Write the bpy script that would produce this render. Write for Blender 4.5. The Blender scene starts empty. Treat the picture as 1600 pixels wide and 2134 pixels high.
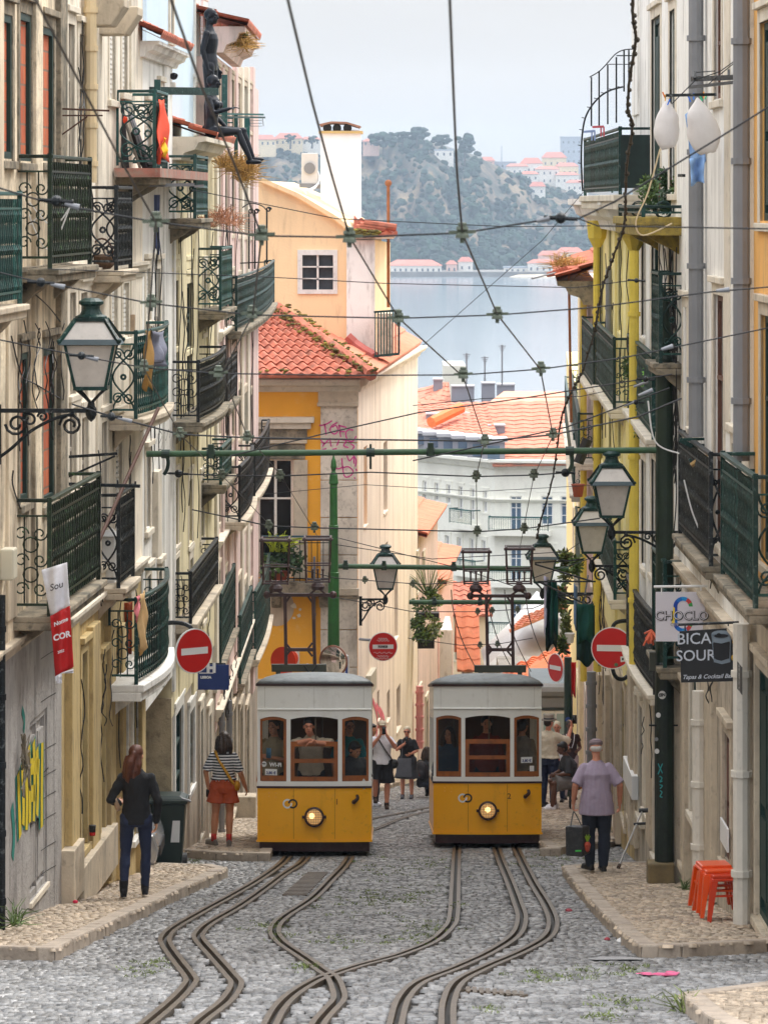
import bpy, bmesh, math, random
import numpy as np
from mathutils import Vector, Matrix, noise
R = random.Random(11)
SC = bpy.context.scene
COL = SC.collection
F, XC, YH = 8000.0, 800.0, 423.0          # lens: focal length in photo pixels, optical axis
CAMH, SLOPE = 2.4, 0.1275
def P(x, y, Y): return Vector(((x-XC)*Y/F, Y, (YH-y)*Y/F))
def gz(Y): return -(CAMH + SLOPE*Y)
def GY(y): return F*CAMH/(y-1443.0)
def G(x, y):
    Y = GY(y); return Vector(((x-XC)*Y/F, Y, gz(Y)))
def zpx(y, Y): return (YH-y)*Y/F
def xpx(x, Y): return (x-XC)*Y/F
V = Vector
WL = {}

# ---------------------------------------------------------------- things, parts
def thing(name, label, cat, loc=(0,0,0), group=None, rz=0):
    o = bpy.data.objects.new(name, None); COL.objects.link(o)
    o.location = loc; o.rotation_euler = (0,0,rz); o.empty_display_size = .1
    o['label'] = label; o['category'] = cat
    if group: o['group'] = group
    WL[o.name] = V(loc)
    return o
def tag(o, label=None, cat=None, group=None, kind=None):
    if label: o['label'] = label
    if cat: o['category'] = cat
    if group: o['group'] = group
    if kind: o['kind'] = kind
    return o
def kids(o): return [c for c in COL.objects if c.parent == o]
def copy_tree(o, parent=None):
    c = o.copy(); COL.objects.link(c); c.parent = parent
    for ch in kids(o): copy_tree(ch, c)
    return c

class MB:
    def __init__(s): s.v = []; s.f = []; s.m = []; s.cm = 0
    def add(s, vs, fs):
        b = len(s.v); s.v.extend([tuple(p) for p in vs])
        for f in fs: s.f.append([i+b for i in f]); s.m.append(s.cm)
    def quad(s, a, b, c, d): s.add([a,b,c,d], [(0,1,2,3)])
    def poly(s, pts): s.add(pts, [tuple(range(len(pts)))])
    def hexa(s, p):      # p: 8 points, bottom 4 ccw then top 4
        s.add(p, [(3,2,1,0),(4,5,6,7),(0,1,5,4),(1,2,6,5),(2,3,7,6),(3,0,4,7)])
    def box(s, c, d, rz=0, M=None):
        c = V(c); hx, hy, hz = d[0]/2, d[1]/2, d[2]/2
        pts = [V((-hx,-hy,-hz)),V((hx,-hy,-hz)),V((hx,hy,-hz)),V((-hx,hy,-hz)),V((-hx,-hy,hz)),V((hx,-hy,hz)),V((hx,hy,hz)),V((-hx,hy,hz))]
        m = M if M is not None else Matrix.Rotation(rz,3,'Z')
        s.hexa([c + m@p for p in pts])
    def bbox(s, a, b): 
        s.box([(a[i]+b[i])/2 for i in range(3)], [abs(b[i]-a[i]) for i in range(3)])
    def bar(s, a, b, w, h=None):     # square bar between two points
        a, b = V(a), V(b); h = h or w; t = (b-a)
        if t.length < 1e-6: return
        t.normalize(); up = V((0,0,1)) if abs(t.z) < .95 else V((1,0,0))
        x = t.cross(up).normalized()*w/2; y = x.cross(t).normalized()*h/2
        s.hexa([a-x-y,a+x-y,a+x+y,a-x+y,b-x-y,b+x-y,b+x+y,b-x+y])
    def tube(s, pts, r, n=6, closed=False, cap=True, sq=None):
        pts = [V(p) for p in pts]; N = len(pts)
        if N < 2: return
        rs = r if isinstance(r, (list,tuple)) else [r]*N
        fr = None; rings = []
        for i in range(N):
            if closed: t = pts[(i+1)%N]-pts[i-1]
            else: t = pts[min(i+1,N-1)]-pts[max(i-1,0)]
            if t.length < 1e-9: t = V((0,0,1))
            t.normalize()
            if fr is None:
                up = V((0,0,1)) if abs(t.z) < .9 else V((1,0,0))
                fr = t.cross(up).normalized()
            else:
                fr = fr - t*fr.dot(t)
                fr = fr.normalized() if fr.length > 1e-6 else t.orthogonal().normalized()
            bt = t.cross(fr)
            k = sq or (1,1)
            rings.append([pts[i] + (fr*math.cos(2*math.pi*j/n)*k[0] + bt*math.sin(2*math.pi*j/n)*k[1])*rs[i] for j in range(n)])
        vs = [p for rg in rings for p in rg]; fs = []
        M_ = N if closed else N-1
        for i in range(M_):
            a, b = i*n, ((i+1)%N)*n
            for j in range(n): fs.append((a+j, a+(j+1)%n, b+(j+1)%n, b+j))
        if cap and not closed:
            fs.append(tuple(reversed(range(n)))); fs.append(tuple(range((N-1)*n, N*n)))
        s.add(vs, fs)
    def lathe(s, o, prof, n=12, axis=None, cap=True, sx=1, sy=1):     # prof: (r,z)
        o = V(o); vs = []; fs = []
        m = axis.to_track_quat('Z','Y').to_matrix() if axis is not None else Matrix.Identity(3)
        for r, z in prof:
            for j in range(n):
                a = 2*math.pi*(j+.5)/n
                vs.append(o + m@V((r*math.cos(a)*sx, r*math.sin(a)*sy, z)))
        for i in range(len(prof)-1):
            for j in range(n): fs.append((i*n+j, i*n+(j+1)%n, (i+1)*n+(j+1)%n, (i+1)*n+j))
        if cap:
            fs.append(tuple(reversed(range(n)))); fs.append(tuple(range((len(prof)-1)*n, len(prof)*n)))
        s.add(vs, fs)
    def prism(s, pts, e):     # polygon extruded along e
        e = V(e); n = len(pts); a = [V(p) for p in pts]; b = [p+e for p in a]
        fs = [tuple(reversed(range(n))), tuple(range(n,2*n))] + [(i,(i+1)%n,n+(i+1)%n,n+i) for i in range(n)]
        s.add(a+b, fs)
    def ball(s, c, r, n=8, k=6, M=None):
        r = r if isinstance(r,(tuple,list,Vector)) else (r,r,r); c = V(c)
        vs = []; fs = []
        for i in range(k+1):
            th = math.pi*i/k
            for j in range(n):
                ph = 2*math.pi*j/n
                p = V((r[0]*math.sin(th)*math.cos(ph), r[1]*math.sin(th)*math.sin(ph), r[2]*math.cos(th)))
                vs.append(c + (M@p if M is not None else p))
        for i in range(k):
            for j in range(n): fs.append((i*n+j,(i+1)*n+j,(i+1)*n+(j+1)%n,i*n+(j+1)%n))
        s.add(vs, fs)
    def build(s, name, mat, parent=None, smooth=False, loc=None, bevel=0):
        me = bpy.data.meshes.new(name)
        L = V((0,0,0))
        if parent is not None: L = WL.get(parent.name, V((0,0,0)))
        elif loc is not None: L = V(loc)
        me.from_pydata([(x-L.x,y-L.y,z-L.z) for x,y,z in s.v], [], s.f)
        mats = mat if isinstance(mat,(list,tuple)) else [mat]
        for m in mats: me.materials.append(m)
        if len(mats) > 1: me.polygons.foreach_set('material_index', s.m)
        bm = bmesh.new(); bm.from_mesh(me)
        bmesh.ops.recalc_face_normals(bm, faces=bm.faces)
        bm.to_mesh(me); bm.free()
        if smooth: me.polygons.foreach_set('use_smooth', [True]*len(me.polygons))
        me.update()
        o = bpy.data.objects.new(name, me); COL.objects.link(o)
        if parent is not None: o.parent = parent; WL[o.name] = L
        else: o.location = L; WL[o.name] = L
        if bevel:
            b = o.modifiers.new('bevel','BEVEL'); b.width = bevel; b.segments = 2; b.limit_method = 'ANGLE'; b.angle_limit = .7
        return o

def crom(pts, k=6):
    pts = [V(p) for p in pts]; out = []
    for i in range(len(pts)-1):
        a = pts[max(i-1,0)]; b = pts[i]; c = pts[i+1]; d = pts[min(i+2,len(pts)-1)]
        for j in range(k):
            t = j/k
            out.append(.5*((2*b)+(c-a)*t+(2*a-5*b+4*c-d)*t*t+(3*b-3*c+d-a)*t**3))
    out.append(pts[-1]); return out
def sagline(a, b, sag, k=10):
    a, b = V(a), V(b)
    return [a.lerp(b,i/k) - V((0,0,sag*4*(i/k)*(1-i/k))) for i in range(k+1)]
def lerp(a,b,t): return a+(b-a)*t
def interp(tab, x):
    if x <= tab[0][0]: 
        a,b = tab[0],tab[1]
        return a[1] if len(a)<3 else a[1]
    for a,b in zip(tab,tab[1:]):
        if x <= b[0]: return a[1]+(b[1]-a[1])*(x-a[0])/(b[0]-a[0])
    return tab[-1][1]

# ---------------------------------------------------------------- materials
MATS = {}
def srgb(r,g,b): 
    f = lambda c: (c/255/12.92 if c/255 <= .04045 else ((c/255+.055)/1.055)**2.4)
    return (f(r),f(g),f(b))
def mat(name, col, rough=.7, var=.12, scale=2.5, dirt_glint=None, damt=.5, dscale=1.2, streak=1.0, bump=0, bscale=30, metal=0, spec=.5, island=0, emit=None, estr=0, coat=0, dthr=.5):
    if name in MATS: return MATS[name]
    m = bpy.data.materials.new(name); m.use_nodes = True; MATS[name] = m
    nt = m.node_tree; N = nt.nodes; L = nt.links
    b = N['Principled BSDF']; b.inputs['Roughness'].default_value = rough; b.inputs['Metallic'].default_value = metal
    b.inputs['Specular IOR Level'].default_value = spec
    if coat: b.inputs['Coat Weight'].default_value = coat; b.inputs['Coat Roughness'].default_value = .12
    tc = N.new('ShaderNodeTexCoord')
    def noise_(sc, det=4, strk=1.0, off=0):
        mp = N.new('ShaderNodeMapping'); mp.inputs['Scale'].default_value = (sc, sc, sc*strk); mp.inputs['Location'].default_value = (off,off*.7,off*.3)
        L.new(tc.outputs['Object'], mp.inputs['Vector'])
        n = N.new('ShaderNodeTexNoise'); n.inputs['Scale'].default_value = 1; n.inputs['Detail'].default_value = det; n.inputs['Roughness'].default_value = .62
        L.new(mp.outputs[0], n.inputs['Vector']); return n.outputs['Fac']
    c = (*col,1)
    if var > 0:
        rp = N.new('ShaderNodeValToRGB'); L.new(noise_(scale), rp.inputs[0])
        lo = tuple(max(0,x*(1-var)) for x in col); hi = tuple(min(1,x*(1+var)) for x in col)
        rp.color_ramp.elements[0].color = (*lo,1); rp.color_ramp.elements[1].color = (*hi,1)
        rp.color_ramp.elements[0].position = .3; rp.color_ramp.elements[1].position = .7
        out = rp.outputs[0]
    else:
        rg = N.new('ShaderNodeRGB'); rg.outputs[0].default_value = c; out = rg.outputs[0]
    if dirt_glint is not None:
        r2 = N.new('ShaderNodeValToRGB'); L.new(noise_(dscale, 6, streak, 3.1), r2.inputs[0])
        r2.color_ramp.elements[0].position = dthr; r2.color_ramp.elements[0].color = (0,0,0,1)
        r2.color_ramp.elements[1].position = min(1,dthr+.22); r2.color_ramp.elements[1].color = (damt,damt,damt,1)
        mx = N.new('ShaderNodeMix'); mx.data_type = 'RGBA'
        L.new(r2.outputs[0], mx.inputs[0]); L.new(out, mx.inputs[6]); mx.inputs[7].default_value = (*dirt_glint,1)
        out = mx.outputs[2]
        r3 = N.new('ShaderNodeValToRGB'); L.new(noise_(dscale*5.5, 8, min(1,streak*2.2), 9.7), r3.inputs[0])
        r3.color_ramp.elements[0].position = min(.95,dthr+.03); r3.color_ramp.elements[0].color = (0,0,0,1); q = damt*.75
        r3.color_ramp.elements[1].position = min(1,dthr+.2); r3.color_ramp.elements[1].color = (q,q,q,1)
        m3 = N.new('ShaderNodeMix'); m3.data_type = 'RGBA'; m3.inputs[7].default_value = (*dirt_glint,1)
        L.new(r3.outputs[0], m3.inputs[0]); L.new(out, m3.inputs[6]); out = m3.outputs[2]
    if island:
        ge = N.new('ShaderNodeNewGeometry'); mr = N.new('ShaderNodeMapRange')
        mr.inputs[3].default_value = 1-island; mr.inputs[4].default_value = 1+island
        L.new(ge.outputs['Random Per Island'], mr.inputs[0])
        vm = N.new('ShaderNodeVectorMath'); vm.operation = 'SCALE'
        L.new(out, vm.inputs[0]); L.new(mr.outputs[0], vm.inputs['Scale']); out = vm.outputs[0]
    L.new(out, b.inputs['Base Color'])
    if bump:
        bp = N.new('ShaderNodeBump'); bp.inputs['Strength'].default_value = bump; bp.inputs['Distance'].default_value = .02
        L.new(noise_(bscale, 5), bp.inputs['Height']); L.new(bp.outputs[0], b.inputs['Normal'])
    if emit:
        b.inputs['Emission Color'].default_value = (*emit,1); b.inputs['Emission Strength'].default_value = estr
    return m
def brickmat(name, c1, c2, mortar, scale, bw=.5, rh=.25, rough=.8, bump=.4, msize=.02):
    m = bpy.data.materials.new(name); m.use_nodes = True; nt = m.node_tree; N = nt.nodes; L = nt.links
    b = N['Principled BSDF']; b.inputs['Roughness'].default_value = rough
    tc = N.new('ShaderNodeTexCoord'); mp = N.new('ShaderNodeMapping')
    mp.inputs['Rotation'].default_value = (math.radians(90), 0, math.radians(90))
    # bricks laid out on the facade plane (y,z)
    cx = N.new('ShaderNodeSeparateXYZ'); cb = N.new('ShaderNodeCombineXYZ'); ad = N.new('ShaderNodeMath')
    L.new(tc.outputs['Object'], cx.inputs[0]); L.new(cx.outputs[0], ad.inputs[0]); L.new(cx.outputs[1], ad.inputs[1])
    L.new(ad.outputs[0], cb.inputs[0]); L.new(cx.outputs[2], cb.inputs[1])
    t = N.new('ShaderNodeTexBrick'); t.inputs['Scale'].default_value = scale
    t.inputs['Color1'].default_value = (*c1,1); t.inputs['Color2'].default_value = (*c2,1); t.inputs['Mortar'].default_value = (*mortar,1)
    t.inputs['Brick Width'].default_value = bw; t.inputs['Row Height'].default_value = rh; t.inputs['Mortar Size'].default_value = msize
    L.new(cb.outputs[0], t.inputs['Vector'])
    nz = N.new('ShaderNodeTexNoise'); nz.inputs['Scale'].default_value = 6; nz.inputs['Detail'].default_value = 6
    L.new(tc.outputs['Object'], nz.inputs['Vector'])
    mx = N.new('ShaderNodeMix'); mx.data_type='RGBA'; mx.blend_type = 'MULTIPLY'; mx.inputs[0].default_value = .45
    L.new(t.outputs['Color'], mx.inputs[6]); L.new(nz.outputs['Fac'], mx.inputs[7])
    L.new(mx.outputs[2], b.inputs['Base Color'])
    bp = N.new('ShaderNodeBump'); bp.inputs['Strength'].default_value = bump; bp.inputs['Distance'].default_value = .02
    L.new(t.outputs['Fac'], bp.inputs['Height']); bp.invert = True
    L.new(bp.outputs[0], b.inputs['Normal']); MATS[name] = m
    return m
def glass(name, col, rough=.08, alpha=.35, tint=None):
    m = bpy.data.materials.new(name); m.use_nodes = True; b = m.node_tree.nodes['Principled BSDF']
    b.inputs['Base Color'].default_value = (*col,1); b.inputs['Roughness'].default_value = rough
    b.inputs['Alpha'].default_value = alpha; MATS[name] = m
    return m

DIRT = (.10,.085,.065); GREYD = (.14,.13,.12)
plaster_old = mat('plaster_old', srgb(226,210,184), .9, .14, 1.2, (.13,.10,.065), .85, 1.6, .12, .5, 25, dthr=.5)
plaster_cream = mat('plaster_cream', srgb(238,228,210), .88, .08, 1.0, (.14,.11,.075), .8, 1.5, .1, .35, 26, dthr=.51)
plaster_white = mat('plaster_white', srgb(238,236,230), .85, .07, .8, (.21,.18,.15), .7, 1.3, .1, .3, 25, dthr=.51)
plaster_yellow = mat('plaster_yellow', srgb(226,214,176), .85, .08, .8, (.24,.19,.11), .7, 1.6, .12, .2, 25, dthr=.5)
plaster_lemon = mat('plaster_lemon', srgb(240,226,160), .85, .07, .8, (.30,.24,.12), .5, 1.6, .12, .2, 25, dthr=.56)
plaster_pink = mat('plaster_pink', srgb(222,196,188), .85, .08, .8, (.3,.24,.21), .7, 1.6, .12, .2, 25, dthr=.5)
plaster_ochre = mat('plaster_ochre', srgb(240,172,52), .85, .10, .7, srgb(244,214,150), .6, 1.1, 1, .2, 25, dthr=.58)
plaster_peach = mat('plaster_peach', srgb(247,216,170), .85, .06, .6, (.45,.32,.19), .5, 1.3, .08, .3, 20, dthr=.53)
plaster_salmon = mat('plaster_salmon', srgb(250,232,212), .85, .07, .6, (.40,.29,.2), .6, 1.5, .06, .3, 20, dthr=.51)
plaster_orange = mat('plaster_orange', srgb(236,178,98), .85, .06, .8, (.4,.27,.14), .5, 1.4, .1, .2, 25)
plaster_blue = mat('plaster_blue', srgb(196,214,228), .8, .05, .8)
plaster_tan = mat('plaster_tan', srgb(196,172,120), .88, .12, 1.0, (.14,.105,.06), .75, 1.7, .12, .4, 25, dthr=.48)
plaster_street = mat('plaster_street', srgb(184,172,154), .88, .14, 1.2, (.10,.085,.07), .8, 1.8, .2, .5, 22, dthr=.48)
plaster_grey = mat('plaster_grey', srgb(168,164,160), .9, .16, 1.6, (.09,.08,.075), .8, 1.5, .25, .8, 18, dthr=.52)
chipped = mat('chipped', srgb(234,218,190), .92, .2, 3, (.085,.06,.035), .95, 2.2, .16, .9, 22, dthr=.5)
stone = mat('stone', srgb(198,184,162), .85, .16, 2.2, (.16,.13,.10), .75, 1.9, .3, .35, 35, dthr=.52)
stone_pale = mat('stone_pale', srgb(218,208,190), .85, .1, 2.2, (.22,.18,.14), .6, 1.7, .25, .35, 35, dthr=.53)
stone_dirty = mat('stone_dirty', srgb(150,138,118), .9, .25, 3, (.06,.06,.045), .9, 2.2, .6, .5, 35, dthr=.46)
iron_green = mat('iron_green', (.007,.034,.029), .42, .35, 12, (.22,.30,.27), .8, 18, 1, .4, 40, dthr=.57, spec=.3, island=.65)  # irons: pale paint chips and per-bar tone also paint in sky highlights
iron_black = mat('iron_black', (.008,.011,.013), .42, .35, 12, (.24,.26,.26), .8, 18, 1, .4, 40, dthr=.57, spec=.3, island=.65)
iron_moss = mat('iron_moss', (.012,.022,.012), .42, .35, 12, (.10,.20,.07), .8, 18, 1, .4, 40, dthr=.57, spec=.3, island=.65)
iron_teal = mat('iron_teal', (.008,.062,.056), .45, .25, 6, (.2,.3,.27), .6, 14, 1, .1, 60, dthr=.58, island=.6)
pole_green = mat('pole_green', srgb(48,108,50), .5, .22, 4, (.03,.06,.02), .6, 3, .4, .15, 40)
pole_dark = mat('pole_dark', (.012,.032,.024), .5, .25, 5, (.05,.10,.03), .5, 4, .3, .15, 40)
wood_green = mat('wood_green', (.005,.030,.023), .6, .25, 5)
wood_brown = mat('wood_brown', (.12,.045,.025), .6, .2, 6)
wood_white = mat('wood_white', srgb(226,224,218), .6, .06, 5, (.4,.37,.33), .5, 3, .3)
wood_grey = mat('wood_grey', srgb(150,142,128), .8, .2, 6)
window_dark = mat('window_dark', (.005,.006,.007), .2, 0, spec=.3)
window_blue = mat('window_blue', (.10,.16,.24), .12, .1, 3, spec=.6)
curtain_pale = mat('curtain_pale', srgb(150,150,146), .25, .15, 5, spec=.6)
brick_fill = brickmat('brick_fill', srgb(196,92,52), srgb(220,116,70), srgb(150,118,96), 1.0, .3, .2, msize=.012)
tile_red = mat('tile_red', srgb(180,104,80), .9, .3, 3.5, (.13,.09,.065), .85, 3, 1, .5, 40, dthr=.56, island=.0)
tile_pale = mat('tile_pale', srgb(216,134,104), .85, .14, 2, (.3,.2,.14), .6, 2, 1, .3, 30, dthr=.58)
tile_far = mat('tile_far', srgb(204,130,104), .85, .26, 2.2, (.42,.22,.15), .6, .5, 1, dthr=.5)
moss = mat('moss', srgb(112,100,30), .95, .5, 8, (.05,.045,.02), .9, 9, 1, 1, 40, island=.5)
steel = mat('steel', (.115,.088,.062), .4, .25, 8, (.17,.10,.045), .7, 4, 1, .3, 60, metal=.35, dthr=.55)
slot_dark = mat('slot_dark', (.012,.011,.010), .8, .2, 8)
wire_mat = mat('wire_mat', (.010,.010,.011), .5, .2, 20)
insul = mat('insul', srgb(92,100,84), .45, .15, 20)
zinc = mat('zinc', srgb(128,130,134), .5, .1, 2, (.16,.15,.14), .5, 2, .2, dthr=.56)
pipe_yellow = mat('pipe_yellow', srgb(222,198,80), .6, .1, 3, (.3,.24,.08), .5, 2, .3, dthr=.56)
pipe_white = mat('pipe_white', srgb(214,208,196), .7, .08, 3, (.25,.22,.19), .5, 2.4, .3, dthr=.54)
leaf_a = mat('leaf_a', (.075,.13,.025), .6, .4, 6, island=.5)
leaf_b = mat('leaf_b', (.13,.17,.035), .6, .4, 6, island=.5)
leaf_dark = mat('leaf_dark', (.03,.07,.02), .6, .4, 6, island=.5)
leaf_lime = mat('leaf_lime', srgb(176,190,50), .55, .2, 6, island=.3)
dry_grass = mat('dry_grass', srgb(176,138,76), .9, .35, 8, island=.4)
terracotta = mat('terracotta', srgb(150,74,50), .85, .15, 8)
white_paint = mat('white_paint', (.78,.78,.77), .45, .03, 4)
red_paint = mat('red_paint', srgb(200,24,20), .4, .06, 4)
black_paint = mat('black_paint', (.015,.015,.016), .5, .1, 5)

# ---------------------------------------------------------------- text as mesh
def text_mesh(mb, s, origin, xdir, ydir, size, bold=0, shear=0, ext=.002, align='CENTER'):
    cu = bpy.data.curves.new('tmp','FONT'); cu.body = s; cu.size = size; cu.align_x = align; cu.align_y = 'CENTER'
    cu.extrude = 0; cu.offset = bold; cu.shear = shear; cu.resolution_u = 3
    ob = bpy.data.objects.new('tmp', cu); COL.objects.link(ob)
    dg = bpy.context.evaluated_depsgraph_get(); me = bpy.data.meshes.new_from_object(ob.evaluated_get(dg))
    o = V(origin); xd = V(xdir).normalized(); yd = V(ydir).normalized()
    mb.add([o + xd*v.co.x + yd*v.co.y for v in me.vertices], [tuple(p.vertices) for p in me.polygons])
    bpy.data.objects.remove(ob); bpy.data.meshes.remove(me); bpy.data.curves.remove(cu)
# ================================================================ camera, sky, sun
cd = bpy.data.cameras.new('camera'); cam = bpy.data.objects.new('camera', cd); COL.objects.link(cam)
cam.location = (0,0,0); cam.rotation_euler = (math.radians(90),0,0)
cd.sensor_fit = 'HORIZONTAL'; cd.sensor_width = 36; cd.lens = 36*F/1600
cd.shift_y = -(1067-YH)/1600; cd.clip_end = 9000; cd.clip_start = .5
cd.dof.use_dof = True; cd.dof.focus_distance = 55; cd.dof.aperture_fstop = 16
SC.camera = cam
SC.view_settings.view_transform = 'Standard'; SC.view_settings.look = 'None'; SC.view_settings.gamma = 1
SC.view_settings.exposure = 1.0
SUN_EL, SUN_AZ = 52, 38           # azimuth east of the view direction (+Y towards +X)
w = bpy.data.worlds.new('World'); SC.world = w; w.use_nodes = True
nt = w.node_tree; N = nt.nodes; L = nt.links; bg = N['Background']
sk = N.new('ShaderNodeTexSky'); sk.sky_type = 'NISHITA'; sk.sun_disc = False
sk.sun_elevation = math.radians(SUN_EL); sk.sun_rotation = math.radians(SUN_AZ); sk.air_density = 1.5; sk.dust_density = 5
# overcast deck: grey-white cloud in front of the blue, brighter overhead
tc = N.new('ShaderNodeTexCoord'); sp = N.new('ShaderNodeSeparateXYZ'); L.new(tc.outputs['Generated'], sp.inputs[0])
rp = N.new('ShaderNodeValToRGB'); L.new(sp.outputs[2], rp.inputs[0])
e = rp.color_ramp.elements
e[0].position = 0; e[0].color = (4.8,4.78,4.8,1)
e[1].position = 1; e[1].color = (17.5,17.6,18,1)
k = rp.color_ramp.elements.new(.06); k.color = (4.55,4.58,4.7,1)
k = rp.color_ramp.elements.new(.25); k.color = (6.4,6.55,6.9,1)
mp = N.new('ShaderNodeMapping'); mp.inputs['Scale'].default_value = (4,4,22); L.new(tc.outputs['Generated'], mp.inputs[0])
nz = N.new('ShaderNodeTexNoise'); nz.inputs['Scale'].default_value = 1.6; nz.inputs['Detail'].default_value = 5; L.new(mp.outputs[0], nz.inputs[0])
mr = N.new('ShaderNodeMapRange'); mr.inputs[3].default_value = .86; mr.inputs[4].default_value = 1.14; L.new(nz.outputs[0], mr.inputs[0])
vm = N.new('ShaderNodeVectorMath'); vm.operation = 'SCALE'; L.new(rp.outputs[0], vm.inputs[0]); L.new(mr.outputs[0], vm.inputs['Scale'])
mx = N.new('ShaderNodeMix'); mx.data_type = 'RGBA'; mx.inputs[0].default_value = .85
L.new(sk.outputs[0], mx.inputs[6]); L.new(vm.outputs[0], mx.inputs[7]); L.new(mx.outputs[2], bg.inputs[0]); bg.inputs[1].default_value = .1
sd = bpy.data.lights.new('sun','SUN'); sd.energy = 1.5; sd.angle = math.radians(14); sd.color = (1,.97,.92)
so = bpy.data.objects.new('sun', sd); COL.objects.link(so)
az, el = math.radians(SUN_AZ), math.radians(SUN_EL)
so.rotation_euler = V((math.sin(az)*math.cos(el), math.cos(az)*math.cos(el), math.sin(el))).to_track_quat('Z','Y').to_euler()

# ================================================================ ground
mb = MB()
mb.cm = 0
ys = [-30,0,20,40,60,80,100,130,170,230,300,312,330]
for a,b in zip(ys,ys[1:]):
    za, zb = gz(min(a,300))-.03 - (3 if a>305 else 0), gz(min(b,300))-.03 - (3 if b>305 else 0)
    mb.quad((-260,a,za),(260,a,za),(260,b,zb),(-260,b,zb))
earth = mat('earth', (.045,.042,.038), .8, .3, 3)
tag(mb.build('ground', earth), kind='structure')

RAILS = {
 'A': [(250,2180),(310,2134),(367,2085),(396,2052),(395,2038),(370,2005),(347,1972),(345,1955),(365,1935),(425,1900),(480,1870),(540,1835),(585,1803),(600,1786)],
 'B': [(375,2180),(415,2134),(470,2090),(492,2055),(480,2035),(445,1995),(415,1960),(417,1945),(440,1925),(500,1890),(550,1855),(590,1825),(624,1803),(640,1786)],
 'C': [(640,2180),(665,2134),(685,2110),(706,2085),(702,2060),(692,2040),(675,2028),(635,2000),(585,1965),(572,1940),(590,1915),(650,1875),(690,1835),(720,1803),(730,1786)],
 'D': [(545,2180),(565,2134),(585,2100),(615,2072),(660,2045),(692,2034),(750,2015),(800,2002),(840,1990),(900,1965),(935,1935),(945,1910),(948,1850),(951,1785),(953,1760)],
 'E': [(815,2180),(825,2134),(840,2085),(875,2050),(950,2020),(1025,1985),(1075,1950),(1087,1915),(1077,1880),(1060,1835),(1043,1795),(1033,1765)],
 'F': [(932,2180),(932,2134),(935,2090),(955,2050),(1010,2020),(1090,1985),(1140,1955),(1152,1925),(1140,1890),(1110,1840),(1082,1785),(1072,1762)],
 'H': [(735,1765),(765,1738),(800,1722),(840,1706),(900,1690),(960,1680)],
 'I': [(690,1740),(760,1712),(830,1697),(900,1683),(950,1676)],
}
rail_lines = {k: crom([G(*p) for p in v], 8) for k,v in RAILS.items()}
allr = np.array([[p.x,p.y] for v in rail_lines.values() for p in v])
# sidewalk outlines (x,y on the road plane), first the kerbed edge
def g2(x,y): p = G(x,y); return (p.x,p.y)
SW = {
 'left_near': ([g2(-60,2000), g2(115,2005), g2(250,1937), g2(370,1877), g2(475,1829), g2(440,1821), g2(340,1817)], [(-3.6,51.3),(-3.9,44),(-4.3,34)]),
 'left_far': ([g2(372,1789), g2(450,1795), g2(538,1797), (-1.80,57),(-1.75,66),(-1.7,74),(-1.2,84),(-.25,90),(.9,106)], [(-1.5,106),(-3,86),(-3.3,60)]),
 'right_near': ([g2(1680,1984), g2(1600,1987), g2(1420,1997), g2(1335,1998), g2(1300,1972), g2(1240,1910), g2(1190,1850), g2(1172,1824), g2(1230,1818), g2(1350,1815)], [(3.95,51.2),(4.0,44),(4.3,35.4)]),
 'right_far': ([g2(1339,1751), g2(1272,1767), g2(1146,1786), (2.38,60),(2.5,72),(2.9,84),(4.2,106)], [(6.5,106),(5.5,84),(4.2,63)]),
 'right_corner': ([g2(1700,2068), g2(1610,2078), g2(1418,2104), (2.28,27),(2.6,24)], [(4.5,24),(4.5,30.5)]),
}
def inpoly(x, y, poly):
    r = np.zeros(x.shape, bool); n = len(poly)
    for i in range(n):
        x1,y1 = poly[i]; x2,y2 = poly[(i+1)%n]
        c = ((y1>y) != (y2>y)) & (x < (x2-x1)*(y-y1)/(y2-y1+1e-12)+x1); r ^= c
    return r
def stones(name, cells, zoff, material, dome=.008, tilt=.05, gap=.008):
    """one sheet of separate set stones: cells = arrays cx,cy,w,d"""
    cx,cy,w,d = cells; n = len(cx); rng = np.random.default_rng(5)
    tx = rng.normal(0,tilt,n); ty = rng.normal(0,tilt,n); hz = rng.normal(0,dome*.5,n)
    ang = rng.normal(0,.06,n)
    vs = np.zeros((n,8,3))
    for i,(sx,sy) in enumerate([(-1,-1),(1,-1),(1,1),(-1,1)]):
        for lv in (0,1):
            kx = (w/2-gap)*(1 if lv==0 else .80); ky = (d/2-gap)*(1 if lv==0 else .78)
            jx = rng.normal(0,.006,n) if lv else 0; jy = rng.normal(0,.006,n) if lv else 0
            lx = sx*kx+jx; ly = sy*ky+jy
            rx = lx*np.cos(ang)-ly*np.sin(ang); ry = lx*np.sin(ang)+ly*np.cos(ang)
            X = cx+rx; Y = cy+ry
            Z = -(CAMH+SLOPE*Y)+zoff + (dome+hz+lx*tx+ly*ty if lv else -.022)
            vs[:,lv*4+i] = np.stack([X,Y,Z],1)
    fs = np.array([[4,5,6,7],[0,1,5,4],[1,2,6,5],[2,3,7,6],[3,0,4,7]])
    faces = (fs[None]+ (np.arange(n)*8)[:,None,None]).reshape(-1,4)
    me = bpy.data.meshes.new(name); me.vertices.add(n*8); me.vertices.foreach_set('co', vs.reshape(-1))
    me.loops.add(faces.size); me.loops.foreach_set('vertex_index', faces.reshape(-1).astype(np.int32))
    me.polygons.add(len(faces)); me.polygons.foreach_set('loop_start', np.arange(0,faces.size,4,dtype=np.int32))
    me.materials.append(material); me.update(calc_edges=True); me.validate()
    o = bpy.data.objects.new(name, me); COL.objects.link(o); return o
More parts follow.
